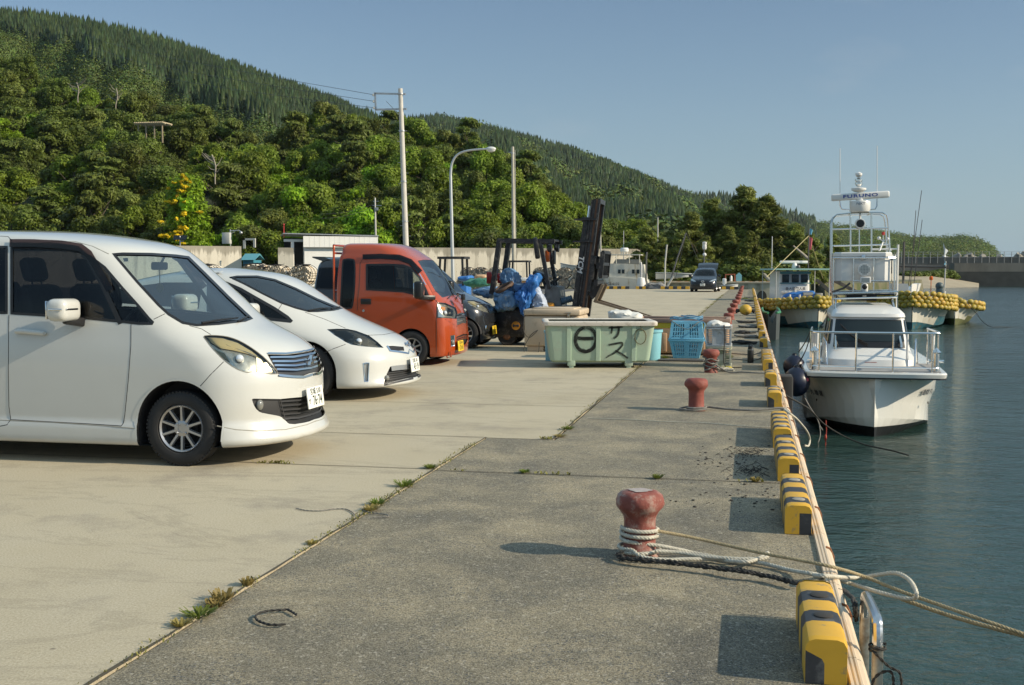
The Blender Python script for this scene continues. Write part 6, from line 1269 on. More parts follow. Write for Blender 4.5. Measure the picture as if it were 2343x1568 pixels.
# insulated box
BEI = M('insulated_beige', (.52, .42, .30), .5, var=.05, vs=3, dirt=(.35, .27, .18), damt=.15, ds=4); t = thing('cool_box', 'beige insulated fish box with a latched lid behind the green tub', 'cool box', (-3.5, 20.9, 0)); a = AY(1199, 720, 20.35); b = AY(1326, 720, 20.35)
mb = MB(); mb.boxb((a.x, 20.35, .1), (b.x, 21.5, .66), .05); obj('box_body', mb, BEI, t); mb = MB(); mb.boxb((a.x-.012, 20.33, .665), (b.x+.012, 21.52, .775), .03); mb.boxb((a.x+.12, 20.45, .77), (b.x-.12, 21.4, .795), .01); obj('lid', mb, BEI, t)
mb = MB(); mb.box((b.x-.2, 20.32, .66), (.05, .03, .12), .01, m=0); mb.box((b.x-.2, 20.31, .71), (.1, .02, .03), .006); obj('latch', mb, STEEL, t)
for x in (a.x+.2, b.x-.2): mb = MB(); mb.boxb((x-.15, 20.4, 0), (x+.15, 21.45, .1), .01); obj('foot', mb, BEI, t)
P = [AY(*Z5(*q), 20.25) for q in ((640, 1010), (632, 1100), (640, 1200), (690, 1230), (750, 1165), (690, 1215), (645, 1290), (640, 1370), (690, 1395), (745, 1370), (765, 1270))]; rope(P, .012, M('hose_dark', (.05, .05, .045), .6), 'dark hose drooping in front of the beige insulated box', 'hose', 1, .3)
def bucket(x, y, r, h, label, col):
    t = thing('bucket', label, 'bucket', (x, y, 0)); mb = MB(); mb.lathe([(r*.85, 0), (r*.88, .02), (r, h-.04), (r*1.0, h), (r*.93, h), (r*.8, .04), (.001, .04)], (x, y, 0), 28); obj('bucket_body', mb, col, t); mb = MB(); mb.lathe([(r, h-.045), (r*1.09, h-.04), (r*1.1, h), (r*1.0, h+.003)], (x, y, 0), 28, caps=False); obj('rim', mb, col, t); return t
LBL = M('bucket_blue', (.22, .50, .58), .45, var=.06, vs=4); bucket(-3.14, 18.35, .14, .50, 'light blue bucket peeping out at the left end of the green tub', LBL); bucket(-1.60, 18.9, .19, .50, 'light blue bucket between the green tub and the peach box', LBL)
PEA = M('peach_plastic', (.52, .33, .19), .55, var=.06, vs=3, dirt=(.35, .22, .13), damt=.15, ds=4); t = thing('fish_box', 'long peach plastic box with a yellow band behind the blue baskets', 'fish box', (-1.2, 20.6, 0)); mb = MB(); mb.boxb((-1.95, 20.1, .02), (-.35, 21.1, .56), .04); 
for x in (-1.62, -1.46, -1.0, -.8): mb.boxb((x-.05, 20.085, .05), (x+.05, 20.11, .38), .02)
obj('box_body', mb, PEA, t); mb = MB(); mb.boxb((-1.96, 20.09, .47), (-.34, 21.11, .56)); obj('yellow_band', mb, M('band_yellow', (.6, .45, .03), .5), t); mb = MB(); mb.boxb((-1.98, 20.07, .562), (-.32, 20.15, .64), .01); mb.boxb((-1.98, 21.05, .562), (-.32, 21.13, .64), .01); mb.boxb((-1.98, 20.15, .562), (-1.90, 21.05, .64), .01); mb.boxb((-.40, 20.15, .562), (-.32, 21.05, .64), .01); obj('rim', mb, M('rim_brown', (.3, .2, .15), .7, var=.2, vs=6), t)
def basket(z0, up, label, x=-1.032, y=19.5, wt=.575, wb=.43, dt=.42, db=.34, h=.31, mat=None, nx=22, nz=7):
    """slotted plastic basket: real slots between the ribs"""
    t = thing('basket', label, 'basket', (x, y, z0)); mb = MB(); Zr = lambda f: z0+(h*f if up else h*(1-f))
    def side(o, d, w0, w1, e0, e1, n):
        f0, f1 = .14, .86; dd = Vector(d); oo = Vector(o)
        def pt(s, f): w_ = w0+(w1-w0)*f; e = e0+(e1-e0)*f; return Vector((x, y, 0))+dd*(w_*(s-.5))+oo*e+Vector((0, 0, Zr(f)))
        fz = [0, f0]+[f0+(f1-f0)*k/(nz*2-1) for k in range(1, nz*2-1)]+[f1, 1]; sx = [0, .1]+[.1+.8*k/(n*2) for k in range(1, n*2)]+[.9, 1]
        vs = [pt(s, f) for f in fz for s in sx]; K = len(sx)
        mid = len(sx)//2
        mb.add(vs, [(i*K+j, i*K+j+1, (i+1)*K+j+1, (i+1)*K+j) for i in range(len(fz)-1) for j in range(K-1) if not (0 < i < len(fz)-2 and 0 < j < K-2 and j % 2 == 1 and (i % 4 != 0) and abs(j-mid) > 1)])
    side((0, -1, 0), (1, 0, 0), wb, wt, db/2, dt/2, nx//2); side((0, 1, 0), (1, 0, 0), wb, wt, db/2, dt/2, nx//2); side((1, 0, 0), (0, 1, 0), db, dt, wb/2, wt/2, 6); side((-1, 0, 0), (0, 1, 0), db, dt, wb/2, wt/2, 6)
    mb.boxb((x-wb/2, y-db/2, Zr(.012)-.004), (x+wb/2, y+db/2, Zr(.012)+.004)); obj('basket_body', mb, mat, t, smooth=0)
    mb = MB(); zt = Zr(1); zt = min(max(zt, z0+.012), z0+h-.012)
    for a, b in (((-wt/2-.012, -dt/2-.012), (wt/2+.012, -dt/2+.012)), ((-wt/2-.012, dt/2-.012), (wt/2+.012, dt/2+.012)), ((-wt/2-.012, -dt/2+.012), (-wt/2+.012, dt/2-.012)), ((wt/2-.012, -dt/2+.012), (wt/2+.012, dt/2-.012))): mb.boxb((x+a[0], y+a[1], zt-.012), (x+b[0], y+b[1], zt+.012), .004)
    obj('rim', mb, mat, t); return t
SKY = M('basket_blue', (.16, .42, .58), .4, var=.08, vs=6); basket(0.0, True, 'lower blue slotted basket standing on the ground', mat=SKY); basket(.312, False, 'upper blue slotted basket turned upside down on the lower one', mat=SKY, wb=.50)
rope([(-1.28, 19.33, .63), (-1.1, 19.27, .52), (-.98, 19.26, .5), (-.85, 19.3, .6), (-.78, 19.4, .63)], .007, ROPEG, 'thin grey cord draped across the front of the upper blue basket', 'cord', 2)
P = [(-1.05+.27*cos(a)+.02*sin(3*a), 19.55+.2*sin(a), .645+.012*i/6) for i, a in enumerate([k*.5 for k in range(30)])]; rope(P+[(-.76, 19.35, .62), (-.74, 19.2, .4), (-.70, 19.2, .25), (-.68, 19.3, .3)], .018, M('hose_blue', (.10, .25, .38), .5), 'blue hose coiled on top of the upper blue basket', 'hose', 1, .3)
GRYC = M('crate_grey', (.42, .44, .45), .5, var=.07, vs=6, dirt=(.25, .24, .2), damt=.2, ds=8); CRM = M('crate_cream', (.46, .46, .36), .5, var=.07, vs=6, dirt=(.2, .22, .12), damt=.3, ds=7)
def crate(z0, label, mat, x=-.452, y=17.85, w=.37, d=.52, h=.315):
    t = thing('crate', label, 'crate', (x, y, z0)); mb = MB(); mb.boxb((x-w/2+.012, y-d/2+.012, z0+.005), (x+w/2-.012, y+d/2-.012, z0+.02))
    for s_ in (-1, 1):
        mb.boxb((x-w*.22, y+s_*(d/2-.016)-.006, z0+.02), (x+w*.22, y+s_*(d/2-.016)+.006, z0+h-.02)); 
        for k in range(9): mb.boxb((x-w/2+.016, y+s_*(d/2-.018)-.004, z0+.035+k*.028), (x-w*.22, y+s_*(d/2-.018)+.004, z0+.047+k*.028)); mb.boxb((x+w*.22, y+s_*(d/2-.018)-.004, z0+.035+k*.028), (x+w/2-.016, y+s_*(d/2-.018)+.004, z0+.047+k*.028))
        mb.boxb((x+s_*(w/2-.014)-.006, y-d/2+.02, z0+.02), (x+s_*(w/2-.014)+.006, y+d/2-.02, z0+h-.02))
        for k in (-.48, -.24, .24, .48): mb.boxb((x+k*w-.01, y+s_*(d/2-.008)-.008, z0+.02), (x+k*w+.01, y+s_*(d/2-.008)+.008, z0+h-.03))
    obj('crate_body', mb, mat, t, smooth=0); mb = MB()
    for zz in (z0+.012, z0+h-.045, z0+h-.012):
        for s_ in (-1, 1): mb.boxb((x-w/2, y+s_*d/2-.014, zz-.012), (x+w/2, y+s_*d/2+.014, zz+.012), .003); mb.boxb((x+s_*w/2-.012, y-d/2+.014, zz-.011), (x+s_*w/2+.012, y+d/2-.014, zz+.011), .003)
    obj('rim', mb, mat, t); return t
crate(0.004, 'lower grimy cream crate of the stack behind the third bollard', CRM); crate(.32, 'upper grey plastic crate holding a white sack, behind the third bollard', GRYC)
def lump(poly, y0, depth, name, label, cat, mats, amp=.03, fr=5., parent=None, seed=0, bulge=.12, sub_=2, loc=None):
    """crumpled soft body from an outline at its own depth"""
    rnd = random.Random(seed); P = [AY(u, v, y0) for u, v in poly]; c = sum(P, Vector())/len(P); b = bmesh.new()
    rings = [(.55, -bulge), (.86, -bulge*.7), (1., 0.), (1.04, depth*.5), (.96, depth), (.5, depth+bulge*.5)]; V = [[b.verts.new(c+(p-c)*k+Vector((0, dy, 0))) for p in P] for k, dy in rings]; n = len(P)
    for r in range(len(rings)-1):
        for j in range(n): b.faces.new((V[r][j], V[r][(j+1) % n], V[r+1][(j+1) % n], V[r+1][j]))
    b.faces.new(V[0][::-1]); b.faces.new(V[-1]); bmesh.ops.triangulate(b, faces=[f for f in b.faces if len(f.verts) > 4]); bmesh.ops.subdivide_edges(b, edges=b.edges, cuts=sub_, use_grid_fill=True, smooth=.4); b.normal_update()
    from mathutils import noise as mn
    o_ = Vector((seed*3.1, seed, 0))
    for v in b.verts: q = v.co*fr+o_; v.co += v.normal*amp*(mn.noise(q)+.9*abs(mn.noise(q*2.1))+.7*abs(mn.noise(q*4.6))-.3) + Vector((0, 0, 0))
    mb = MB(); mb.bm(b); b.free(); loc = loc or (c.x, y0+depth/2, max(0, min(p.z for p in P)))
    if parent: return obj(name, mb, mats, parent, smooth=55)
    return tag(obj(name, mb, mats, loc=loc, smooth=55), label, cat)
SACK = M('sack_white', (.6, .6, .57), .7, var=.1, vs=8); lump([(1618, 745), (1624, 737), (1640, 735), (1652, 740), (1668, 743), (1668, 748), (1640, 750), (1622, 750)], 17.7, .25, 'sack', 'small white sack sagging in the top grey crate', 'sack', SACK, .02, 14, seed=4)
lump([(1392, 716), (1405, 712), (1425, 713), (1445, 718), (1460, 722), (1462, 730), (1392, 730)], 19.0, .4, 'sack', 'white plastic sack lying behind the green tub', 'sack', SACK, .04, 9, seed=6)
rope([(-.37, 17.57, .65), (-.36, 17.56, .45), (-.37, 17.55, .2), (-.36, 17.5, .06), (-.3, 17.45, .015), (-.1, 17.5, .012)], .009, ROPED, 'black cord hanging down the front of the grey crates', 'cord', 2)
mb = MB(); mb.boxb((-1.45, 18.62, .002), (-.72, 18.95, .02)); tag(obj('board', mb, M('dark_board', (.06, .055, .05), .8, var=.3, vs=5), loc=(-1.1, 18.8, 0), smooth=0), 'thin dark board lying in front of the blue baskets', 'board')

# ---- forklift
FKB = M('forklift_black', (.016, .016, .018), .42, var=.3, vs=8, dirt=(.10, .09, .08), damt=.22, ds=9); FKR = M('mast_rust', (.13, .06, .03), .7, var=.4, vs=14, stretch=(1, 1, .2)); FKO = M('forklift_orange', (.6, .25, .02), .5)
t = thing('forklift', 'black forklift with a tall tilted mast behind the beige box, forks down', 'forklift', (-4.2, 22.5, 0)); YN, YF = 22.0, 23.0
F5 = lambda u, v, y=22.0: AY(*Z5(u, v), y)
mb = MB(); mb.boxb((-5.05, YN, .15), (-3.9, YF, .78), .08); obj('counterweight', mb, FKB, t); mb = MB(); mb.boxb((-4.4, YN+.04, .35), (-3.75, YF-.04, .85), .04); mb.boxb((-4.35, YN-.004, .80), (-3.95, YF, .86), .02); obj('engine_cover', mb, FKO, t)
mb = MB(); c = F5(568, 1132, YN-.008); mb.lathe([(.085, 0), (.085, .006), (.001, .006)], c, 28, 'Y'); o = obj('round_badge', mb, FKO, t); mb = MB()
mb.box(c+Vector((0, -.009, 0)), (.09, .004, .035)); mb.ball(c+Vector((-.045, -.007, 0)), (.022, .004, .03)); mb.ball(c+Vector((.045, -.007, 0)), (.022, .004, .03)); obj('badge_mark', mb, BLK, o)
def wh(x, y, r, w_): 
    wl = sub('wheel', t); mb = MB(); mb.loft([[(x+a*cos(q), y+b, r+a*sin(q)) for q in [2*pi*j/28 for j in range(28)]] for a, b in ((r*.55, -w_*.4), (r*.9, -w_/2), (r, -w_*.35), (r, w_*.35), (r*.9, w_/2), (r*.55, w_*.4))]); obj('tyre', mb, TYRE, wl); mb = MB(); mb.lathe([(r*.52, -.02), (r*.3, .03), (.001, .03)], (x, y-w_*.42, r), 18, 'Y'); obj('rim', mb, FKR, wl)
for yy in (YN+.12, YF-.12): wh(-4.7, yy, .19, .2); wh(-3.72, yy, .31, .24)
for dy, nm_ in ((0, 0), (.9, 1)):
    y = YN+dy; mb = MB(); a = F5(370, 870, YN); b = F5(432, 425, YN); mb.bar((a.x, y, a.z), (b.x, y, b.z), .13, .09); obj('rear_post', mb, FKB, t, smooth=0)
    mb = MB(); a = F5(845, 830, YN); b = F5(770, 440, YN); mb.bar((a.x, y, a.z), (b.x, y, b.z), .09, .07); obj('front_post', mb, FKB, t, smooth=0)
a = F5(418, 425, YN); b = F5(890, 432, YN); mb = MB()
for y in (YN, YN+.9): mb.bar((a.x, y, a.z), (b.x-(.0 if y == YN else .0), y, b.z), .075, .08)
for k in range(7): x = a.x+(b.x-a.x)*(k+.15)/6.6; mb.bar((x, YN+.03, a.z+.005), (x, YN+.87, a.z+.005), .05, .04)
obj('overhead_guard', mb, FKB, t, smooth=0)
mb = MB(); a = F5(738, 490, YN-.05); mb.box(a, (.1, .06, .42), .03, rot=Matrix.Rotation(rad(-8), 3, 'Y')); obj('grab_rail', mb, FKB, t)
for u, v, y in ((845, 490, YN+.1), (905, 490, YN+.85)): mb = MB(); c = F5(u, v, y); mb.lathe([(.03, -.05), (.075, -.02), (.08, .05), (.001, .055)], c, 16, 'X'); mb.tube([c, c+Vector((-.05, 0, .15))], .015); obj('work_lamp', mb, FKB, t)
mb = MB(); mb.box(F5(885, 565, YN+.6), (.05, .2, .28), .02); mb.tube([F5(885, 565, YN+.6), F5(860, 600, YN+.6)], .012); obj('rear_mirror', mb, FKB, t)
mb = MB(); mb.box(F5(830, 555, YN+.3), (.1, .08, .24), .03); obj('indicator_light', mb, M('orange_lens', (.6, .12, .02), .3), t); mb = MB(); mb.box(F5(348, 735, YN+.4), (.1, .12, .24), .02); mb.box(F5(440, 740, YN+.6), (.12, .1, .2), .02); obj('tail_light', mb, M('red_lens', (.4, .02, .015), .3), t)
mb = MB(); a = F5(900, 900, YN+.15); mb.loft([[(a.x-.28, YN+.1, .5), (a.x+.16, YN+.1, .5), (a.x+.05, YN+.1, 1.16), (a.x-.2, YN+.1, 1.2)], [(a.x-.28, YF-.15, .5), (a.x+.16, YF-.15, .5), (a.x+.05, YF-.15, 1.16), (a.x-.2, YF-.15, 1.2)]]); obj('dash_cowl', mb, M('cowl_grey', (.10, .11, .115), .5, var=.2, vs=9), t, smooth=0)
mb = MB(); c = F5(880, 770, YN+.45); R_ = Matrix.Rotation(rad(-35), 3, 'Y'); mb.tube([c+R_ @ Vector((.17*cos(q), .17*sin(q), 0)) for q in [2*pi*i/24 for i in range(24)]], .016, 8, closed=True); mb.tube([c, c+Vector((.12, 0, -.3))], .03); obj('steering_wheel', mb, FKB, t)
mb = MB(); mb.box(F5(790, 715, YN+.45), (.36, .42, .1), .04, rot=Matrix.Rotation(rad(20), 3, 'Y')); mb.bar(F5(770, 710, YN+.45), F5(850, 860, YN+.45), .1, .06); obj('control_console', mb, FKB, t)
mb = MB(); a = F5(930, 935, YN+.2); b = F5(1035, 905, YN+.2); mb.tube([a+(b-a)*i/14 for i in range(15)], [.06+.012*(i % 2) for i in range(15)], 14); obj('tilt_cylinder', mb, M('boot_blue', (.06, .11, .16), .6), t)
mb = MB(); mb.loft([[(F5(800, 985).x, yy, .62), (F5(990, 960).x, yy, .62), (F5(975, 930).x, yy, .78), (F5(830, 935).x, yy, .78)] for yy in (YN+.03, YF-.03)]); obj('front_axle', mb, FKB, t, smooth=0)
# mast: two nested channel pairs, tilted forward
bt = F5(1085, 1060, YN+.1); tp_ = F5(1213, 80, YN+.1); axm = (tp_-bt).normalized(); nrm_ = Vector((axm.z, 0, -axm.x))
def mrail(y, off, w_, d_, a, b, m, nm_): mb = MB(); p = bt+nrm_*off; mb.bar(Vector((p.x, y, p.z))+axm*a, Vector((p.x, y, p.z))+axm*b, d_, w_, up=(0, 1, 0)); return obj(nm_, mb, m, t, smooth=0)
Lm = (tp_-bt).length
for y in (YN+.12, YN+.80): mrail(y, -.10, .09, .09, -.05, Lm*.84, FKB, 'outer_channel'); mrail(y+.02, -.04, .08, .06, .0, Lm*.84, FKB, 'outer_channel'); mrail(y, .03, .09, .05, .02, Lm, FKB, 'inner_channel'); mrail(y, .07, .085, .05, .02, Lm, FKR, 'inner_channel'); mrail(y, .115, .10, .04, .0, Lm, FKB, 'inner_channel'); mrail(y, -.02, .10, .03, .3, Lm*.99, FKB, 'inner_channel')
mb = MB()
for f, d in ((.06, 0), (.42, -.1), (.64, -.1), (.82, -.12), (.985, .08)): p = bt+axm*Lm*f+nrm_*d; mb.bar((p.x, YN+.1, p.z), (p.x, YN+.85, p.z), .12, .09)
for f, ln in ((.63, .17), (.815, .2)): p = bt+axm*Lm*f+nrm_*(-.2); mb.box((p.x+.1, YN+.08, p.z), (ln*2.2, .14, .03))
obj('cross_member', mb, FKB, t, smooth=0)
mb = MB(); p = bt+nrm_*(-.08); mb.tube([Vector((p.x, YN+.42, p.z))+axm*.1, Vector((p.x, YN+.42, p.z))+axm*Lm*.72], .045, 12); obj('lift_cylinder', mb, FKB, t); mb = MB(); mb.tube([Vector((p.x, YN+.22, p.z))+axm*Lm*.55, Vector((p.x, YN+.22, p.z))+axm*Lm*.94], .022, 10); obj('lift_rod', mb, CHROME, t)
for k in (0, 1): 
    mb = MB(); p = bt+nrm_*(.02+.04*k); mb.tube([Vector((p.x, YN+.5+.1*k, p.z))+axm*.4, Vector((p.x, YN+.5+.1*k, p.z))+axm*Lm*.9], .016, 6); obj('lift_chain', mb, FKR, t)
p = bt+axm*Lm*.445+nrm_*(-.085); text('mast_lettering', 'TCM', M('decal_white', (.6, .6, .6), .6), t, (p.x, YN+.115-.055, p.z), -axm, nrm_, .10, 0, sx=1.15, offset=.03, shear=.2)
cr = bt+axm*Lm*.40+nrm_*.27; mb = MB()
for f in (-.22, .12): q = cr+axm*f; mb.bar((q.x, YN-.02, q.z), (q.x, YF-.05, q.z), .07, .12)
for y in (YN+.14, YN+.78): q = cr-nrm_*.12; mb.bar(Vector((q.x, y, q.z))-axm*.4, Vector((q.x, y, q.z))+axm*.3, .07, .22, up=(0, 1, 0))
mb.loft([[tuple(F5(a_, b_, yy)) for a_, b_ in ((1150, 790), (1200, 760), (1255, 790), (1285, 780), (1285, 830), (1240, 880), (1205, 915), (1165, 870))] for yy in (YN+.1, YN+.18)]); obj('carriage', mb, FKB, t, smooth=0)
mb = MB(); g0 = F5(1272, 728, YN); g1 = F5(1292, 522, YN); dx = (g1.x-g0.x)
for y in (YN-.06, YN+.96): mb.bar((g0.x, y, g0.z), (g1.x, y, g1.z), .08, .08)
for f in (0, .52, 1): mb.bar((g0.x+dx*f, YN-.06, g0.z+(g1.z-g0.z)*f), (g0.x+dx*f, YN+.96, g0.z+(g1.z-g0.z)*f), .06, .06)
for k in range(1, 6): y = YN-.06+1.02*k/6; mb.bar((g0.x, y, g0.z), (g1.x, y, g1.z), .03, .04)
obj('load_backrest', mb, FKB, t, smooth=0)
for y in (YN+.05, YN+.62):
    a = F5(1290, 790, YN+.05); b = F5(1222, 938, YN+.05); c = F5(1812, 1108, YN+.05); mb = MB(); mb.bar((a.x, y, a.z), (b.x, y, b.z), .11, .055); d = (c-b); 
    rr_ = []
    for f, hh, ww in ((0, .05, .055), (.6, .03, .055), (1, .008, .045)): q = b+d*f; rr_.append([(q.x, y-ww, q.z), (q.x, y+ww, q.z), (q.x, y+ww, q.z+hh), (q.x, y-ww, q.z+hh)])
    mb.loft(rr_); obj('fork', mb, M('fork_steel', (.2, .15, .1), .55, .4, var=.3, vs=9), t, smooth=0)
# tarpaulins on and around it
TARP = M('tarp_blue', (.035, .15, .43), .45, var=.3, vs=5, spec=.35); TARPP = M('tarp_faded', (.13, .25, .42), .6, var=.3, vs=4, dirt=(.4, .45, .5), damt=.2, ds=6)
lump([Z5(*q) for q in ((392, 880), (400, 850), (470, 845), (545, 860), (560, 930), (545, 985), (500, 1000), (450, 1010), (405, 1015), (395, 950))], YN-.15, .9, 'tarpaulin', 'faded blue tarpaulin draped over the forklift rear', 'tarpaulin', TARPP, .07, 4.5, seed=1, bulge=.06, sub_=3)
lump([Z5(*q) for q in ((548, 862), (600, 835), (650, 800), (690, 770), (668, 735), (690, 715), (720, 705), (745, 703), (745, 760), (730, 830), (710, 900), (690, 960), (640, 1000), (625, 1050), (590, 960), (560, 920))], YN-.3, .35, 'tarpaulin', 'bright blue tarpaulin hanging in a peak beside the forklift seat', 'tarpaulin', TARP, .07, 5, seed=2, bulge=.05, sub_=3)
lump([Z5(*q) for q in ((735, 820), (760, 860), (795, 930), (800, 985), (720, 990), (705, 970), (715, 900))], YN-.25, .3, 'tarpaulin', 'pale bluish plastic sheet hanging below the bright tarpaulin', 'tarpaulin', M('sheet_pale', (.38, .44, .56), .55, var=.15, vs=6), .05, 6, seed=3, bulge=.05, sub_=3)
lump([Z5(*q) for q in ((455, 700), (470, 668), (500, 662), (540, 690), (565, 730), (572, 785), (500, 795), (455, 790), (450, 740))], YN+.2, .5, 'tarpaulin', 'light blue tarpaulin wrapped round the forklift seat', 'tarpaulin', TARPP, .05, 6, seed=5, bulge=.08, sub_=3)
lump([Z5(*q) for q in ((520, 800), (600, 795), (655, 800), (640, 830), (560, 860), (510, 850))], YN, .5, 'tarpaulin', 'darker blue cloth bundled behind the hanging tarpaulin', 'tarpaulin', M('cloth_blue', (.05, .12, .25), .7, var=.3, vs=7), .05, 7, seed=7)
lump([Z5(*q) for q in ((205, 850), (240, 830), (330, 825), (405, 830), (405, 860), (345, 900), (290, 880), (230, 870))], 22.9, .6, 'tarpaulin', 'blue tarpaulin behind the dark grey car bonnet', 'tarpaulin', TARPP, .05, 5, seed=8, sub_=3)
c = F5(470, 815, YN-.1); mb = MB(); mb.tube([c+Vector((.12*cos(q)*1.3, .16*sin(q), .07*cos(q)+.05*sin(q))) for q in [2*pi*i/24 for i in range(24)]], .04, 10, closed=True); tag(obj('rubber_ring', mb, M('ring_brown', (.09, .05, .03), .6), loc=c), 'brown rubber ring lying on the forklift tarpaulins', 'ring')
# gear heaped beyond the grey car
NETG = M('net_green', (.04, .17, .12), .9, var=.5, vs=30, bump=.8, bs=60)
lump([Z5(*q) for q in ((130, 770), (170, 752), (230, 750), (330, 745), (335, 785), (260, 800), (150, 795))], 40, 1.2, 'net_heap', 'heap of green fishing net beyond the dark grey car', 'net', NETG, .1, 3, seed=9)
lump([Z5(*q) for q in ((230, 720), (250, 712), (320, 715), (335, 742), (232, 745))], 42, .8, 'fish_box', 'peach coloured tub sitting on the green net heap', 'tub', PEA, .03, 2, seed=10)
lump([Z5(*q) for q in ((90, 735), (120, 722), (180, 722), (182, 748), (92, 752))], 42, .8, 'tarpaulin', 'small blue bundle left of the peach tub', 'bundle', TARP, .06, 4, seed=11)
t2 = thing('fish_box', 'orange wooden fish box seen past the forklift seat', 'fish box', (F5(625, 790, 33).x, 33.4, 0)); mb = MB(); a = F5(575, 760, 33); b = F5(690, 800, 33); mb.boxb((a.x, 33, 0), (b.x, 33.8, a.z), .02)
obj('box_body', mb, M('box_orange', (.5, .27, .11), .6, var=.1, vs=5), t2); mb = MB(); mb.boxb((a.x-.03, 32.97, a.z), (b.x+.03, 33.83, a.z+.09), .01); obj('box_lid', mb, WHITE, t2)
def minitruck(u, v, y, label, s=1.):
    p = AY(u, v, y); t = thing('small_forklift', label, 'forklift', (p.x, y, 0)); mb = MB()
    for dx, dz in ((-.7, 2.05), (.35, 2.0)):
        for dy in (0, .8): mb.bar((p.x+dx, y+dy, .9), (p.x+dx*.9, y+dy, dz), .09, .08)
    mb.boxb((p.x-.75, y-.05, 2.0), (p.x+.42, y+.9, 2.1)); obj('overhead_guard', mb, FKB, t, smooth=0); mb = MB(); mb.boxb((p.x-.9, y, .25), (p.x+.5, y+.85, .95), .05); obj('machine_body', mb, TARP, t); mb = MB()
    for dx in (-.6, .3): mb.lathe([(.25, -.1), (.25, .1)], (p.x+dx, y+.05, .25), 16, 'Y')
    obj('wheel', mb, TYRE, t)
minitruck(1041, 600, 46, 'distant small forklift behind the dark grey car roof'); minitruck(1192, 640, 62, 'distant blue forklift near the slim pole')
# ---- boats
HULLW = M('gelcoat_white', (.74, .73, .68), .22, coat=.6, var=.03, vs=2); HULLF = M('fishing_hull_white', (.60, .58, .50), .4, var=.06, vs=2, dirt=(.4, .3, .16), damt=.15, ds=2.5, stretch=(1, 1, .3)); BOOT = M('black_boot', (.012, .013, .014), .4); TEAL = M('teal_boot', (.03, .12, .16), .5, var=.2, vs=5, dirt=(.2, .15, .06), damt=.2, ds=4)
DECK = M('deck_grey', (.30, .29, .28), .8, var=.08, vs=9); INOX = M('stainless', (.72, .72, .70), .16, 1.); BWHITE = M('boat_white', (.70, .69, .66), .35, coat=.3); BDARK = glass('boat_glass', (.30, .36, .36), ior=1.6); NAVY = M('navy_buoy', (.006, .01, .03), .38); KANJI = M('boat_lettering', (.02, .025, .04), .6)
def hull(root, ys, deck, kn, ch, mats, keel=-.35, zboot=None, name='hull'):
    """lofted hull, y = aft; deck/kn/ch give (half width, z) per station"""
    mb = MB(); n = len(ys)
    for sg in (-1, 1):
        R = []
        for i, y in enumerate(ys):
            d, k, c = deck[i], kn[i], ch[i]; zc = c[1]; zb = zboot if zboot is not None else 0.12
            pts = [(d[0], d[1]), ((d[0]+k[0])/2-.01*min(1, i), (d[1]+k[1])/2), (k[0], k[1]), (k[0]*.985-.012*min(1, i), k[1]-.03), ((k[0]+c[0])/2-.05*min(1, i), (k[1]+c[1])/2), (c[0], zc), (c[0]*.985, zc-.012)]
            if zc > zb: f = (zc-zb)/(zc-keel); pts += [(c[0]*(1-f), zb), (c[0]*(1-f)-.002, zb-.003), (0, keel)]
            else: pts += [(c[0]*.97, zc-.02), (c[0]*.96, zc-.03), (0, keel)]
            R.append([(sg*x, y+(-.05*max(0, z) if i == 0 else 0), z) for x, z in pts])
        K = len(R[0])
        for i in range(n-1):
            vs = R[i]+R[i+1]
            mb.add(vs, [(j, j+1, K+j+1, K+j) for j in range(K-1)])
            q0 = len(mb.mi)-(K-1)
            for j in range(K-1):
                zc = sum(vs[t_][2] for t_ in (j, j+1, K+j, K+j+1))/4
                mb.mi[q0+j] = 1 if zc < (zboot if zboot is not None else .12)+.001 else 0
        mb.add(R[-1], [tuple(range(K))])
    return obj(name, mb, mats, root, smooth=28, local=True)
def frail(t, pts, r, name, mat=None, closed=False, n=8):
    mb = MB(); mb.tube([Vector(p) for p in pts], r, n, closed=closed); return obj(name, mb, mat or INOX, t, local=True)
bt_ = thing('motor_cruiser', 'white fishing cruiser with a tall steel tower and radar, bow towards the camera', 'boat', (2.07, 19.73, WZ), rz=rad(-2.1)); L_ = dict(local=True)
ys = [0, .12, .3, .55, .9, 1.35, 1.9, 2.6, 3.6, 5, 6.6, 8]
ex = lambda a, k, y: a*(1-math.exp(-k*y))
ys = [2.3*(q/13)**1.6 for q in range(14)]+[2.8, 3.6, 5, 6.6, 8]
hb_ = hull(bt_, ys, [(ex(1.165, 3.2, y), 1.03-.012*y) for y in ys], [(ex(1.16, 2.1, y), .84-.13*y if y < 2.2 else .554-.03*(y-2.2)) for y in ys], [(ex(1.13, 1.45, y), max(-.02, .33-.14*y)) for y in ys], [HULLW, BOOT], -.4, .165)
def slices(rows, mat, name, parent, nf=14, m=None):
    """rounded deckhouse from horizontal slices (z, front y, rear y, half width, corner length, exponent)"""
    mb = MB(); R = []
    for z, yf, yr, w, a, e in rows:
        h = [(w*sin(pi/2*i/nf)**(2/e), yf+a-a*cos(pi/2*i/nf)**(2/e)) for i in range(nf+1)]+[(w, yr)]; R.append([(x, y, z) for x, y in h]+[(-x, y, z) for x, y in h[::-1][:-1]])
    mb.loft(R, True, (True, True)); return obj(name, mb, mat, parent, smooth=40, local=True), R
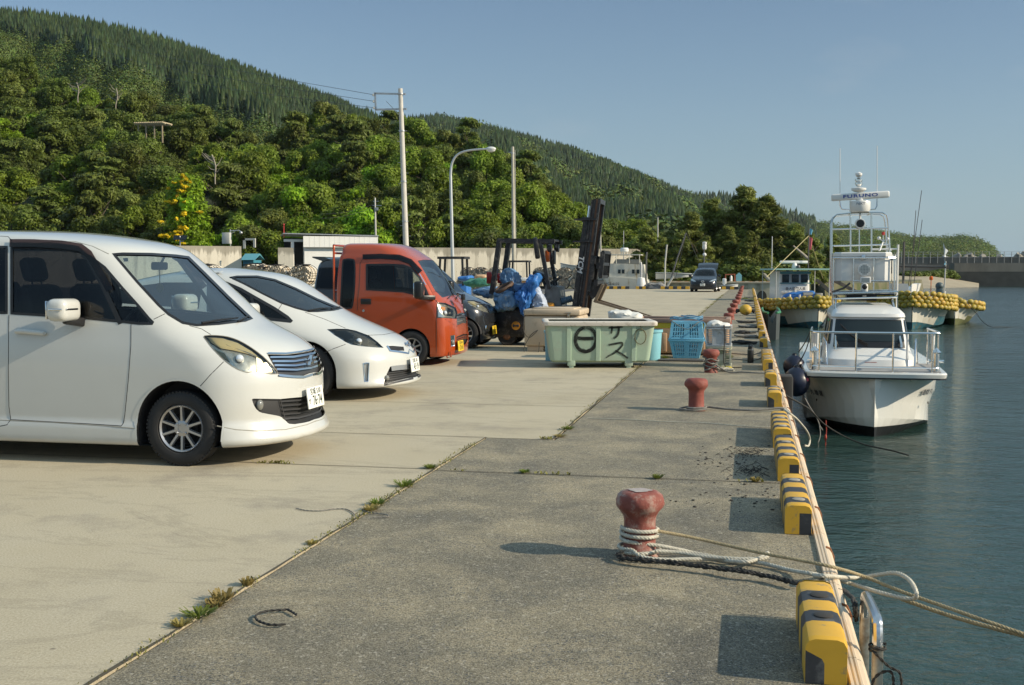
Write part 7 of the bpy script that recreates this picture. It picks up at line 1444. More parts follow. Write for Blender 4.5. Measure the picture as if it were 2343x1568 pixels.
# bow platform
mb = MB(); R = []
for z, g in ((.985, -.05), (1.0, 0), (1.06, .012), (1.085, 0), (1.09, -.05)):
    P = [(x*(1.13+g), y-g) for x, y in ((-1, .1), (-.965, .01), (-.9, -.03), (-.5, -.06), (0, -.075), (.5, -.06), (.9, -.03), (.965, .01), (1, .1))]+[(1.15+g, .6), (1.19+g, 2), (1.2+g, 4), (1.18+g, 8), (-1.18-g, 8), (-1.2-g, 4), (-1.19-g, 2), (-1.15-g, .6)]; R.append([(x, y, z) for x, y in P])
mb.loft(R, True, (True, True)); obj('gunwale', mb, HULLW, bt_, smooth=35, **L_)
mb = MB(); P = [(x*1.135, y) for x, y in ((-1, .1), (-.9, -.035), (0, -.08), (.9, -.035), (1, .1))]+[(1.16, .6), (1.195, 2), (1.2, 4), (-1.2, 4), (-1.195, 2), (-1.16, .6)]; mb.loft([[(x, y, .975) for x, y in P], [(x, y, .995) for x, y in P]]); obj('rub_rail', mb, TRIM, bt_, smooth=0, **L_)
mb = MB(); P = [(-1.05, .08), (0, .02), (1.05, .08), (1.08, .6), (1.1, 2), (-1.1, 2), (-1.08, .6)]; mb.add([(x, y, 1.0945) for x, y in P], [tuple(range(7))]); obj('foredeck', mb, DECK, bt_, smooth=0, **L_)
for x in (-.42, .6): mb = MB(); mb.loft([[(x-.012, .12, .99), (x-.012, .42, .99), (x-.012, .40, .86)], [(x+.012, .12, .99), (x+.012, .42, .99), (x+.012, .40, .86)]]); obj('bracket', mb, HULLW, bt_, smooth=0, **L_)
# deckhouse and windscreen
_, R = slices([(1.06, 1.15, 4.6, .80, .55, 3.), (1.20, 1.2, 4.6, .79, .55, 3.), (1.25, 1.32, 4.6, .76, .5, 3.), (1.34, 1.62, 4.6, .735, .45, 3.2), (1.36, 1.66, 4.6, .73, .42, 3.2), (1.90, 2.02, 4.6, .655, .4, 3.4), (1.93, 1.98, 4.7, .665, .42, 4.), (1.99, 2.0, 4.7, .65, .45, 3.8), (2.07, 2.25, 4.6, .58, .5, 3.4), (2.13, 2.6, 4.4, .46, .4, 3.)], BWHITE, 'deckhouse', bt_)
def pan(i0, i1, a, b, f0, f1, off, mat, nm_):
    mb = MB(); A, B = R[i0], R[i1]; nn = len(A); vs = []
    for f in (f0, f1):
        for j in range(a, b+1):
            p = Vector(A[j % nn])*(1-f)+Vector(B[j % nn])*f; q = Vector((p.x, p.y-2.8, 0)).normalized(); vs.append(p+q*off+Vector((0, 0, off*.3)))
    k = b-a+1; mb.add(vs, [(i, i+1, k+i+1, k+i) for i in range(k-1)]); return obj(nm_, mb, mat, bt_, smooth=40, **L_)
pan(4, 5, -8, 8, .05, .97, .006, TRIM, 'windscreen_frame'); pan(4, 5, 10, 15, .14, .95, .006, TRIM, 'window_frame'); pan(4, 5, -15, -10, .14, .95, .006, TRIM, 'window_frame')
pan(4, 5, -8, 8, .25, .93, .012, M('dark_windscreen', (.02, .03, .034), .04, spec=.3), 'windscreen'); pan(4, 5, 10, 15, .24, .9, .012, M('dark_windscreen', (.03, .045, .05), .04), 'side_window'); pan(4, 5, -15, -10, .24, .9, .012, M('dark_windscreen', (.03, .045, .05), .04), 'side_window')
mb = MB(); mb.tube([(-.50, 1.93, 1.80), (-.30, 1.80, 1.60), (-.08, 1.68, 1.47)], .012, 6); mb.bar((-.20, 1.735, 1.54), (-.03, 1.665, 1.44), .02, .04); obj('wiper', mb, TRIM, bt_, **L_)
mb = MB(); mb.boxb((-.13, 1.185, 1.13), (.13, 1.205, 1.145)); mb.boxb((-.10, 1.182, 1.155), (.10, 1.2, 1.163)); obj('red_marking', mb, M('marking_red', (.5, .08, .05), .6), bt_, smooth=0, **L_)
# pulpit rail
zt, zl = 1.74, 1.16; pr = [(-1.0, 1.75, zt), (-1.03, .9, zt), (-1.04, .35, zt), (-1.0, .15, zt), (-.9, .08, zt), (0, .04, zt), (.9, .08, zt), (1.0, .15, zt), (1.04, .35, zt), (1.03, .9, zt), (1.0, 1.75, zt)]
frail(bt_, pr, .018, 'top_rail'); frail(bt_, [(x, y, zl) for x, y, z in pr], .013, 'lower_rail')
for x, y in ((-.90, .08), (-.31, .05), (.28, .05), (.90, .08), (-1.04, .5), (1.04, .5), (-1.03, 1.0), (1.03, 1.0), (-1.0, 1.7), (1.0, 1.7)): frail(bt_, [(x, y, 1.09), (x, y, zt)], .015, 'rail_post')
for sg in (-1, 1):
    for k, (x, y) in enumerate(((.97, .62), (.94, .42), (.99, .95))):
        mb = MB(); mb.tube([(sg*x, y, zt-.03), (sg*x, y, zt-.22)], [.03, .026], 10); mb.tube([(sg*x, y, zt-.2), (sg*x, y, zt-.32)], .014, 8); obj('rod_holder', mb, BWHITE, bt_, **L_)
    mb = MB(); mb.tube([(sg*.98, .22, 1.09), (sg*.98, .22, 1.42)], .05, 10); mb.tube([(sg*.86, .22, 1.27), (sg*1.1, .22, 1.27)], .025, 8); mb.lathe([(.05, 0), (.08, .02), (.001, .1)], (sg*.98, .22, 1.40), 10); obj('bitt', mb, INOX, bt_, **L_)
    frail(bt_, [(sg*.74, 1.25, 1.1), (sg*.76, 1.35, 1.5), (sg*.8, 1.7, 1.55), (sg*.85, 1.9, 1.1)], .016, 'hand_rail')
frail(bt_, [(.62, 1.3, 1.1), (.62, 1.32, 1.68)], .02, 'white_post', BWHITE)
# tower
def PT(u, v, y=23.2): # photo point -> boat space on a plane across the tower
    p = AY(u, v, y)-Vector((2.07, 19.73, WZ)); c_, s_ = cos(rad(2.1)), sin(rad(2.1)); return Vector((p.x*c_-p.y*s_, p.x*s_+p.y*c_, p.z))
YT = 23.2
for u, v0, v1 in ((1912, 800, 680), (2062, 795, 680)): a = PT(u, v0, 21.4); b = PT(u-(0 if u < 2000 else 22), v1, 22.6); frail(bt_, [a, a+Vector((0, 0, .05)), a+(b-a)*.5+Vector((0, 0, .02)), b], .024, 'tower_leg')
for u0, u1 in ((1906, 1904), (2052, 2052)): frail(bt_, [PT(u0, 740, 24.4), PT(u1, 580, 24.2)], .022, 'tower_leg')
a, b = PT(1907, 672, 22.5), PT(2053, 668, 22.5)
frail(bt_, [a, b, b+Vector((0, 1.6, 0)), a+Vector((0, 1.6, 0))], .022, 'platform_rail', None, True); frail(bt_, [a-Vector((0, 0, .1)), b-Vector((0, 0, .1))], .02, 'platform_rail')
mb = MB(); mb.boxb((a.x+.05, a.y+.05, a.z-.03), (b.x-.05, a.y+1.55, a.z+.0)); mb.boxb((a.x+.25, a.y+.3, a.z-.14), (b.x-.35, a.y+.9, a.z-.03)); obj('tower_platform', mb, TRIM, bt_, smooth=0, **L_)
a, b = PT(1910, 643, 22.8), PT(2040, 577, 22.8); mb = MB(); ch_ = .12; P = [(a.x+ch_, a.y), (b.x-ch_, a.y), (b.x, a.y+ch_*.8), (b.x, a.y+.9), (a.x, a.y+.9), (a.x, a.y+ch_*.8)]
mb.loft([[(x, y, a.z) for x, y in P], [(x, y, b.z-.09) for x, y in P]]); obj('console_box', mb, BWHITE, bt_, smooth=20, **L_); mb = MB(); cx_ = (a.x+b.x)/2; cc = a.y+.45
mb.loft([[(cx_+(x-cx_)*k, cc+(y-cc)*k, z) for x, y in P] for k, z in ((1.03, b.z-.085), (1.03, b.z-.02), (1.0, b.z))]); obj('box_lid', mb, BWHITE, bt_, smooth=20, **L_)
mb = MB(); mb.box((cx_, a.y-.03, b.z-.1), (.07, .03, .1), .01); obj('latch', mb, INOX, bt_, **L_)
za, zb_ = b.z-.11, a.z+.02; x0, x1 = a.x-.03, b.x+.06; frail(bt_, [(x0, a.y+1.0, za), (x0, a.y+.05, za), (x0+.12, a.y-.05, za), (x1-.12, a.y-.05, za), (x1, a.y+.05, za), (x1, a.y+1.0, za)], .015, 'box_rail')
zq = PT(1950, 675, 22.8).z
for x in (x0, x0+(x1-x0)*.33, x0+(x1-x0)*.66, x1): frail(bt_, [(x, a.y-.04 if x0 < x < x1 else a.y+.06, za), (x, a.y-.04 if x0 < x < x1 else a.y+.06, zq)], .015, 'box_post')
frail(bt_, [(x0+(x1-x0)*.33, a.y-.05, a.z+.0), (x1-.1, a.y-.05, a.z+.0)], .014, 'box_rail')
for du in (0, 7, 12): frail(bt_, [PT(2035+du*1.2, 583, 23.4), PT(2035+du*1.2, 670, 23.4)], .014, 'box_post')
c = PT(1978, 617, 22.72); mb = MB(); mb.lathe([(.11, 0), (.125, -.01), (.125, .05), (.001, .05)], c, 24, 'Y'); o = obj('work_light', mb, BWHITE, bt_, **L_); mb = MB()
for i in range(-3, 4):
    for j in range(-3, 4):
        if i*i+j*j < 11: mb.box(c+Vector((i*.028, -.054, j*.028)), (.02, .008, .02))
obj('light_array', mb, M('led_lens', (.35, .37, .36), .2, .4), o, smooth=0, **L_)
c = PT(1980, 641, 22.7); mb = MB(); mb.box(c, (.2, .08, .13), .02); o = obj('flood_light', mb, BWHITE, bt_, **L_); mb = MB(); mb.box(c+Vector((0, -.042, 0)), (.15, .006, .08)); obj('flood_lens', mb, M('led_lens', (.35, .37, .36), .2, .4), o, **L_)
c = PT(1978, 660, 22.7); mb = MB(); mb.box(c, (.13, .14, .2), .05, seg=3); mb.tube([c-Vector((0, 0, .1)), c-Vector((0, 0, .17))], .04); o = obj('camera', mb, BWHITE, bt_, **L_); mb = MB(); mb.ball(c+Vector((0, -.06, .03)), (.05, .03, .055)); obj('camera_eye', mb, TRIM, o, **L_)
lg_, rg = 1903, 2031; hp = [PT(lg_, 672), PT(lg_, 600), PT(lg_, 510), PT(lg_+3, 498), PT(lg_+12, 491.5), PT(1945, 488), PT(1990, 487), PT(2019, 487), PT(2029, 493), PT(2032, 506), PT(2036, 580)]; frail(bt_, hp, .019, 'tower_hoop'); frail(bt_, [p+Vector((0, .7, 0)) for p in hp], .017, 'tower_hoop')
for v in (525, 563): frail(bt_, [PT(lg_, v), PT(2033, v-3)], .015, 'tower_bar')
for u, v in ((1946, 452), (1994, 488)): frail(bt_, [PT(u, 580), PT(u, v)], .017, 'tower_upright')
frail(bt_, [PT(1966, 577), PT(1966, 525)], .012, 'tower_upright')
for k in (0, 1): frail(bt_, [PT((1945, 1990)[k], 488), PT((1945, 1990)[k], 488)+Vector((0, .7, 0))], .015, 'tower_bar')
c = PT(1968, 512); mb = MB(); mb.lathe([(.03, -.06), (.08, -.03), (.1, 0), (.09, .06)], c, 18, 'Y'); mb.tube([c+Vector((0, 0, .06)), PT(1968, 490)], .02); o = obj('horn', mb, BWHITE, bt_, **L_); mb = MB(); mb.lathe([(.075, .066), (.001, .064)], c, 16, 'Y'); obj('horn_mouth', mb, TRIM, o, **L_)
mb = MB(); c = PT(1968, 487); mb.lathe([(.17, .02), (.19, .06), (.195, .2), (.185, .225), (.08, .235), (.07, .3), (.001, .3)], c, 28); rd = obj('radar_drum', mb, BWHITE, bt_, **L_); text('radar_lettering', 'NXT', M('lettering_blue_black', (.05, .08, .14), .5), rd, (c.x, c.y-.197, c.z+.165), (1, 0, 0), (0, 0, 1), .045, 0, sx=1.3, offset=.01, local=True)
mb = MB(); a_, b_ = PT(1902, 453), PT(2035, 444.5); cM = (a_+b_)/2; ax_ = (b_-a_).normalized(); mb.box(cM, ((b_-a_).length, .14, .13), .03, rot=Matrix((ax_, Vector((0, 1, 0)), ax_.cross(Vector((0, 1, 0))))).transposed(), seg=3); ra = obj('radar_array', mb, BWHITE, bt_, **L_)
text('radar_lettering', 'FURUNO', M('lettering_blue', (.02, .06, .28), .5), ra, cM+Vector((0, -.075, 0)), ax_, (0, 0, 1), .062, 0, sx=1.75, offset=.03, spacing=1.12, local=True)
c = PT(1965, 443); frail(bt_, [c, PT(1965, 398)], .022, 'mast_pole')
for v, r in ((434, .14), (421, .07), (413, .07), (400, .065)): mb = MB(); mb.lathe([(.02, -.05), (r*.6, -.045), (r, -.01), (r, .025), (r*.4, .045), (.02, .05)], PT(1965, v), 18); obj('mast_light', mb, BWHITE if v in (434, 400) else INOX, bt_, **L_)
for u0, u1, v in ((1922, 1920, 340), (2007, 2006, 334)):
    sg = 1 if u0 > 1968 else -1; frail(bt_, [PT(u0, 462), PT(u0, v)], .007, 'whip_antenna', BWHITE, n=6); frail(bt_, [PT(u0, 455), PT(u0-1*sg, 472), PT(u0-5*sg, 479), PT(1968+sg*20, 480)], .014, 'antenna_arm')
p = PT(2021, 560); mb = MB(); mb.tube([p, PT(2021, 537)], .012); mb.tube([PT(2021, 552), PT(2011, 546)], .01); mb.tube([PT(2021, 552), PT(2031, 547)], .01)
for k in range(3): mb.tube([PT(2021, 552), PT(2021, 568)+Vector((.15*cos(k*2.1), .15*sin(k*2.1), -.05))], .012)
mb.ball(PT(2011, 545), .035); mb.ball(PT(2031, 547), .035); obj('wind_sensor', mb, BWHITE, bt_, **L_); mb = MB(); mb.tube([PT(2021, 538), PT(2021, 531)], .03); obj('red_light', mb, M('red_lamp', (.5, .04, .03), .4), bt_, **L_)
frail(bt_, [PT(1996, 571, 23.6), PT(2055, 570, 23.6)], .018, 'tower_bar', BWHITE); frail(bt_, [PT(2055, 560, 23.6), PT(2052, 675, 23.6)], .022, 'tower_upright', BWHITE)
frail(bt_, [PT(1905, 668, 22.5), PT(1930, 660, 22.6), PT(1945, 648, 22.6)], .02, 'cable', TRIM)
hbv = BVHTree.FromPolygons([v.co for v in hb_.data.vertices], [tuple(p.vertices) for p in hb_.data.polygons]); MI = bt_.matrix_basis.inverted()
for u, v, tx in ((2119, 896, '運 雄 丸'), (1871, 898, '丸 雄 運')):
    o_ = MI @ EYE; h_ = hbv.ray_cast(o_, ((MI @ (EYE+ray(u, v)))-o_).normalized()); nn = h_[1]
    if nn.dot(o_-h_[0]) < 0: nn = -nn
    xd = Vector((0, 0, 1)).cross(nn); text('boat_name', tx, KANJI, bt_, h_[0]+nn*.025, xd, nn.cross(xd), .085, 0, offset=.015, local=True)
for sg in (-1, 1): mb = MB(); mb.ball((sg*.92, .72, .52), (.012, .02, .025)); obj('drain', mb, BOOT, bt_, **L_)
# navy fender buoys and lines
def buoy(u, v, y, r, label):
    p = AY(u, v, y); t = thing('fender_buoy', label, 'buoy', p-Vector((0, 0, r*1.15))); mb = MB(); mb.lathe([(.001, -r*1.12), (r*.4, -r*1.02), (r*.78, -r*.72), (r*.98, -r*.2), (r, .1*r), (r*.86, r*.52), (r*.5, r*.86), (r*.22, r*1.02), (r*.16, r*1.16), (.001, r*1.2)], p, 28); obj('buoy_body', mb, NAVY, t); mb = MB(); mb.lathe([(r*.17, r*1.0), (r*.2, r*1.12), (r*.1, r*1.22)], p, 14); obj('buoy_eye', mb, TRIM, t)
    mb = MB(); q = p+Vector((r*.72, -r*.66, r*.2)); mb.lathe([(.03, -.004), (.03, .004), (.001, .005)], q, 14, 'Y', M=None); obj('round_label', mb, M('label_red', (.5, .08, .1), .5), t); return p
b1 = buoy(1822, 873, 19.9, .235, 'nearer navy blue fender buoy between the cruiser and the quay'); b2 = buoy(1817, 838, 21.5, .2, 'farther navy blue fender buoy half hidden behind the nearer one')
W_ = lambda p: bt_.matrix_basis @ Vector(p)
rc = W_((-1.03, .6, 1.72))
for q, b in ((0, b1), (.05, b1), (.25, b2)): rope([rc+Vector((0, q, 0)), rc+(b+Vector((0, 0, .25))-rc)*.5+Vector((.03, 0, -.02)), b+Vector((q*.3, 0, .26))], .010, ROPED, 'black line holding a navy buoy to the bow rail', 'cord', 2)['group'] = 'lines of the navy buoys'
P = [AX(1806, 893, .46), AX(1820, 905, .75)]; rope([(.40, 14.2, .02), (.46, 14.25, -.06), AY(1850, 935, 17.), AY(1885, 970, 18.2), AY(1930, 998, 18.6), AY(1980, 1018, 18.4), AY(2035, 1030, 17.9), AY(2080, 1030, 17.7)+Vector((0, 0, -.08))], .012, ROPED, 'dark mooring line dipping into the water before the cruiser bow')
rope([AY(1838, 905, 19.9), AY(1852, 930, 19.4), AY(1868, 955, 19.3), AY(1876, 975, 19.2), AY(1882, 984, 19.1)], .011, ROPEG, 'line from the nearer buoy sagging along the cruiser hull'); rope([AY(1875, 975, 19.2), AY(1877, 995, 19.), AY(1871, 1015, 18.9), AY(1864, 1020, 18.9)+Vector((0, 0, -.05))], .009, ROPEG, 'loose line end hanging to the water at the cruiser hull')
rope([(.37, 12.05, .03), (.45, 11.95, -.02), AX(1826, 962, .6), AX(1845, 985, .72), AX(1853, 1005, .8), AX(1850, 1020, .75), AX(1842, 1020, .6)], .012, ROPEW, 'pale rope loop hanging over the edge by the fourth kerb block')
mb = MB(); p = AY(1889, 1005, 18.6); mb.tube([p+Vector((0, 0, .3)), p+Vector((.01, 0, .15)), p-Vector((0, 0, .1))], .008, 6); mb.ball(p+Vector((0, 0, .02)), (.02, .02, .06)); tag(obj('float_line', mb, M('line_red', (.4, .05, .03), .6), loc=p), 'thin red marker line hanging into the water beside the cruiser', 'line')
for k, (u, y) in enumerate(((1815, 16.2),)):
    t = thing('rubber_fender', 'black rubber fender post on the quay wall below the edge strip', 'fender', (.55, 18.3, -.6)); mb = MB(); mb.boxb((.44, 18.05, -1.6), (.68, 18.5, -.16), .03); obj('fender_body', mb, M('fender_rubber', (.03, .03, .03), .8), t)

# ---- fishing boats with yellow floats
def rowfloats(path, n, r, rows, dz, label, group, skip=None, tilt=None):
    D = [0]
    for a, b in zip(path, path[1:]): D.append(D[-1]+(b-a).length)
    for j in range(rows):
        for i in range(n):
            s_ = D[-1]*(i+.5*(j % 2))/n+random.uniform(-.02, .02); p = Vector([np.interp(s_, D, [q[k] for q in path]) for k in range(3)]); q2 = Vector([np.interp(min(s_+.05, D[-1]), D, [q[k] for q in path]) for k in range(3)]); a = math.atan2(q2.y-p.y, q2.x-p.x)
            inn = Vector((0, 0, 0)) if not tilt else tilt*j
            o = dup(FLOAT0, p+inn+Vector((random.uniform(-.03, .03), random.uniform(-.03, .03), -dz*j+random.uniform(-.03, .03))), None, r/.14*random.uniform(.88, 1.1), label, group); o.rotation_euler = (random.uniform(-.2, .2), random.uniform(-.2, .2), a+random.uniform(-.2, .2))
mb = MB(); mb.lathe([(.02, -.185), (.05, -.175), (.115, -.11), (.14, 0), (.115, .11), (.05, .175), (.02, .185)], (0, 0, 0), 16, 'X'); FLOAT0 = tag(obj('float', mb, FLY, smooth=60), 'x', 'float')
def fboat(name, label, stem, aft, L, beam, fb, boot, hulls, parts=True):
    t = thing(name, label, 'boat', (stem[0], stem[1], WZ), rz=math.atan2(-aft[0], aft[1])); ys = [0, .25, .6, 1.1, 1.8, 2.7, 4, 6, L]
    g = lambda k, y: beam/2*(1-math.exp(-k*y)); hull(t, ys, [(.03+g(1.0, y), fb+.35*math.exp(-y*.6)) for y in ys], [(.025+g(.8, y)*.97, fb*.72+.3*math.exp(-y*.6)) for y in ys], [(.02+g(.45, y)*.9, max(.1, .38-.14*y)) for y in ys], [hulls, boot], -.5, .34); mb = MB()
    mb.loft([[(sg*(.03+g(1.0, y))*.96, y+.05, fb+.30*math.exp(-y*.6)) for y in ys[::1]] for sg in (-1, 1)], False, (False, False)); obj('deck', mb, DECK, t, smooth=0, local=True); return t, ys, g
def bp(t, p): return t.matrix_basis @ Vector(p)
f1, ys, g = fboat('fishing_boat', 'white fishing boat with a green canopy and blue tarpaulin, hung with yellow floats', (3.3, 57.6), (-.27, .96), 9.5, 3.6, 1.15, TEAL, HULLF)
_, R1 = slices([(1.2, 3.6, 5.4, .82, .2, 5), (2.75, 3.7, 5.4, .80, .2, 5), (2.80, 3.7, 5.4, .78, .2, 5)], BWHITE, 'wheelhouse', f1)
for x in (-.5, 0, .5): mb = MB(); mb.box((x, 3.585 if x == 0 else 3.64, 2.42), (.36, .1, .42), .02); obj('window', mb, M('dark_windscreen', (.03, .045, .05), .04), f1, local=True)
mb = MB(); mb.boxb((-.82, 3.56, 2.15), (.82, 3.62, 2.2)); mb.boxb((-.82, 3.56, 2.66), (.82, 3.62, 2.78)); obj('window_trim', mb, M('trim_teal', (.08, .22, .24), .5), f1, local=True)
text('wheelhouse_lettering', '最大搭載人員', KANJI, f1, (0, 3.57, 1.88), (1, 0, 0), (0, 0, 1), .13, .04, offset=.015, local=True); mb = MB(); mb.boxb((-.72, 3.55, 1.66), (.72, 3.6, 1.70)); mb.boxb((-.1, 3.5, 1.35), (.3, 3.6, 1.6), .02); obj('front_fitting', mb, M('fitting_dull', (.25, .25, .22), .6), f1, local=True)
mb = MB(); P = [(-1.25, 2.9), (1.7, 2.9), (1.75, 5.6), (-1.3, 5.6)]; mb.loft([[(x, y, 2.86+(.08 if 0 < i < 3 else 0)*0) for i, (x, y) in enumerate(P)], [(x*.98, y, 2.94) for x, y in P]]); obj('canopy', mb, M('canopy_green', (.25, .42, .38), .5), f1, smooth=0, local=True)
for x, y in ((-1.2, 3.0), (1.6, 3.0), (-1.2, 5.4), (1.65, 5.4)): frail(f1, [(x, y, 1.1), (x, y, 2.88)], .025, 'canopy_post', M('post_grey', (.45, .45, .42), .5))
mb = MB(); mb.lathe([(.13, 0), (.15, .1), (.1, .26), (.06, .3)], (.15, 4.2, 2.95), 16); mb.box((.1, 4.2, 3.28), (1.5, .1, .14), .04); obj('radar_scanner', mb, BWHITE, f1, local=True)
mb = MB(); mb.ball((.3, 4.05, 3.02), (.1, .1, .12)); obj('search_light', mb, M('lamp_dark', (.08, .08, .08), .4), f1, local=True)
frail(f1, [(1.35, 5.6, 1.1), (1.35, 5.6, 5.05)], .035, 'mast', M('mast_dark', (.1, .09, .08), .6)); frail(f1, [(-1.25, 3.6, 2.9), (-1.25, 3.6, 4.6)], .02, 'whip_antenna', BWHITE); frail(f1, [(1.35, 5.6, 4.7), (-2.0, 2.0, 2.5)], .018, 'stay', M('stay_rope', (.45, .38, .18), .8)); frail(f1, [(1.35, 5.6, 4.7), (3.0, 8., 2.4)], .015, 'stay', M('stay_rope', (.45, .38, .18), .8))
for z0, z1, c_, nm_ in ((4.75, 5.1, (.1, .3, .45), 'blue_flag'), (3.95, 4.65, (.5, .09, .12), 'red_streamer')): mb = MB(); mb.loft([[(1.38, 5.6, z0), (1.40, 5.6, z1)], [(1.46, 5.56, z0+.03), (1.52, 5.57, z1-.05)], [(1.50, 5.64, z0-.02), (1.58, 5.66, z1-.12)]], False, (False, False)); obj(nm_, mb, M(nm_, c_, .8), f1, local=True)
lump_pts = [(1790, 684), (1800, 674), (1820, 671), (1850, 670), (1868, 674), (1874, 684)]; lump([(u, v) for u, v in lump_pts], 59.5, 1.2, 'tarpaulin', 'blue tarpaulin covering gear on the first fishing boat foredeck', 'tarpaulin', TARP, .08, 3, seed=21)
mb = MB(); mb.box((.6, 1.7, 1.45), (.35, .3, .5), .04); obj('net_hauler', mb, M('hauler_metal', (.2, .2, .19), .5, .5), f1, local=True); mb = MB(); mb.lathe([(.14, -.25), (.14, .25)], (.1, 1.9, 1.6), 14, 'X'); obj('hauler_drum', mb, M('hauler_metal', (.2, .2, .19), .5, .5), f1, local=True)
for x_, y_ in ((-.9, 1.6), (-.5, 1.3)): frail(f1, [(x_, y_, 1.2), (x_, y_, 1.63)], .05, 'bitt', BWHITE)
pth = [bp(f1, (-(.03+g(1.0, y))-.10, y-.05, 1.22+.28*math.exp(-y*.6))) for y in (7.0, 5, 3.5, 2.4, 1.6, 1, .55, .2)]+[bp(f1, (0, -.18, 1.5))]+[bp(f1, ((.03+g(1.0, y))+.10, y-.05, 1.22+.28*math.exp(-y*.6))) for y in (.2, .55, 1, 1.6, 2.4)]
GF1 = 'yellow floats round the first fishing boat'; rowfloats(pth, 30, .135, 3, .19, 'one of the dull yellow floats roped round the bow of the canopy fishing boat', GF1)
q = bp(f1, (-1.95, 5.0, 1.0)); rowfloats([q+Vector((-.75, -.5, .1)), q+Vector((.7, -.9, .1))], 4, .17, 5, .27, 'one of the yellow floats hanging in a cluster beside the canopy fishing boat', 'yellow float cluster by the quay')
f2, ys, g2 = fboat('fishing_boat', 'white fishing boat with four rows of bright yellow floats and fishing rods behind the tower', (7.7, 57.7), (.10, .995), 9, 4.2, 1.3, TEAL, HULLF)
pth = [bp(f2, (-(.03+g2(1.0, y))-.12, y-.05, 1.45+.3*math.exp(-y*.6))) for y in (2.4, 1.6, 1, .55, .2)]+[bp(f2, (0, -.2, 1.75))]+[bp(f2, ((.03+g2(1.0, y))+.12, y-.05, 1.45+.3*math.exp(-y*.6))) for y in (.2, .55, 1, 1.6, 2.4, 3.6, 5)]
rowfloats(pth, 27, .137, 4, .19, 'one of the bright yellow floats stacked in rows round the middle fishing boat', 'yellow floats round the middle fishing boat')
frail(f2, [(1.6, 3.2, 1.3), (1.65, 3.2, 3.3)], .035, 'flag_mast', M('post_grey', (.45, .45, .42), .5)); frail(f2, [(-.9, 3.6, 3.05), (1.7, 3.2, 3.0)], .06, 'boom', M('mast_dark', (.1, .09, .08), .6)); frail(f2, [(-.35, 3.4, 1.3), (-.35, 3.4, 4.3)], .06, 'mast', M('mast_dark', (.1, .09, .08), .6))
for a, b in (((-.1, 3.4, 2.), (.45, 3.6, 6.9)), ((.0, 3.4, 2.), (.2, 3.8, 5.9)), ((.1, 3.4, 1.5), (.5, 3.4, 5.4))): frail(f2, [a, b], .016, 'fishing_rod', M('rod_dark', (.06, .05, .05), .5))
for z0, z1, c_, nm_ in ((3.5, 4.25, (.55, .6, .65), 'white_flag'), (3.1, 3.55, (.06, .2, .5), 'blue_flag')): mb = MB(); mb.loft([[(1.66, 3.2, z0), (1.50, 3.2, z1)], [(1.58, 3.14, z0+.03), (1.62, 3.12, z1-.3)], [(1.50, 3.24, z0-.02), (1.76, 3.26, z1-.42)]], False, (False, False)); obj(nm_, mb, M(nm_, c_, .8), f2, local=True)
mb = MB(); mb.box((1.35, 2.6, 1.75), (.35, .4, .4), .1); mb.ball((1.35, 2.6, 2.05), (.2, .2, .2)); obj('winch', mb, M('winch_dark', (.05, .08, .09), .5), f2, local=True); mb = MB(); mb.lathe([(.07, 0), (.09, .03), (.09, .15), (.05, .2)], (.95, 2.6, 2.35), 12); mb.tube([(.95, 2.6, 1.4), (.95, 2.6, 2.35)], .02); obj('orange_lamp', mb, M('orange_lens', (.6, .12, .02), .3), f2, local=True)
sk_ = thing('skiff', 'small white skiff carried on the deck of the middle fishing boat', 'skiff', bp(f2, (-.2, 4.4, 1.55))); mb = MB(); mb.loft([[(sk_.location.x+x*w_, sk_.location.y+y, sk_.location.z+z) for x, z in ((-1, .62), (-.8, .1), (0, -.05), (.8, .1), (1, .62), (.9, .6), (0, .15), (-.9, .6))] for y, w_ in ((-1.6, .1), (-1.2, .5), (-.4, .72), (.8, .75), (1.6, .65))]); obj('hull', mb, BWHITE, sk_)
0 and slices([(1.3, 5.0, 7, 1.1, .2, 5), (2.9, 5.1, 7, 1.05, .2, 5), (2.98, 4.9, 7.1, 1.15, .2, 5)], BWHITE, 'wheelhouse', f2)
f3, ys, g3 = fboat('fishing_boat', 'small low fishing boat with fewer floats, rightmost of the moored boats', (10.5, 62.8), (.02, 1.), 7, 3.6, .75, M('hull_green_scum', (.12, .13, .05), .7), HULLF)
pth = [bp(f3, (-(.03+g3(1.0, y))-.1, y-.05, .95+.3*math.exp(-y*.6))) for y in (3, 1.8, 1, .5, .2)]+[bp(f3, (0, -.2, 1.25))]+[bp(f3, ((.03+g3(1.0, y))+.1, y-.05, .95+.3*math.exp(-y*.6))) for y in (.2, .5, 1, 1.8, 3, 4.2)]
rowfloats(pth, 20, .145, 2, .22, 'one of the faded floats round the small rightmost fishing boat', 'faded floats round the small fishing boat')
frail(f3, [(-.45, .8, .9), (-.4, .8, 1.75)], .05, 'samson_post', BWHITE); rope([bp(f3, (-.4, .8, 1.6)), bp(f3, (-.7, .2, .8)), bp(f3, (-1.0, -.3, .42)), bp(f3, (-1.3, .2, .9)), bp(f3, (-1.4, 1., 1.3))], .04, ROPEW, 'pale rope loop hanging at the small fishing boat bow')
mb = MB(); mb.box((.3, 2, 1.05), (1.6, 1.2, .35), .08); obj('net_pile', mb, M('net_grey', (.2, .2, .2), .9, var=.3, vs=9), f3, local=True)
a = bp(f3, (.6, -.1, 1.15)); P = [a+Vector((0, 0, .0)), AX(2260, 745, 11.5), AX(2300, 748, 12.5), AX(2370, 752, 14)]; rope(P, .03, ROPED, 'dark mooring line from the small fishing boat to the right edge', n=1, pitch=2)
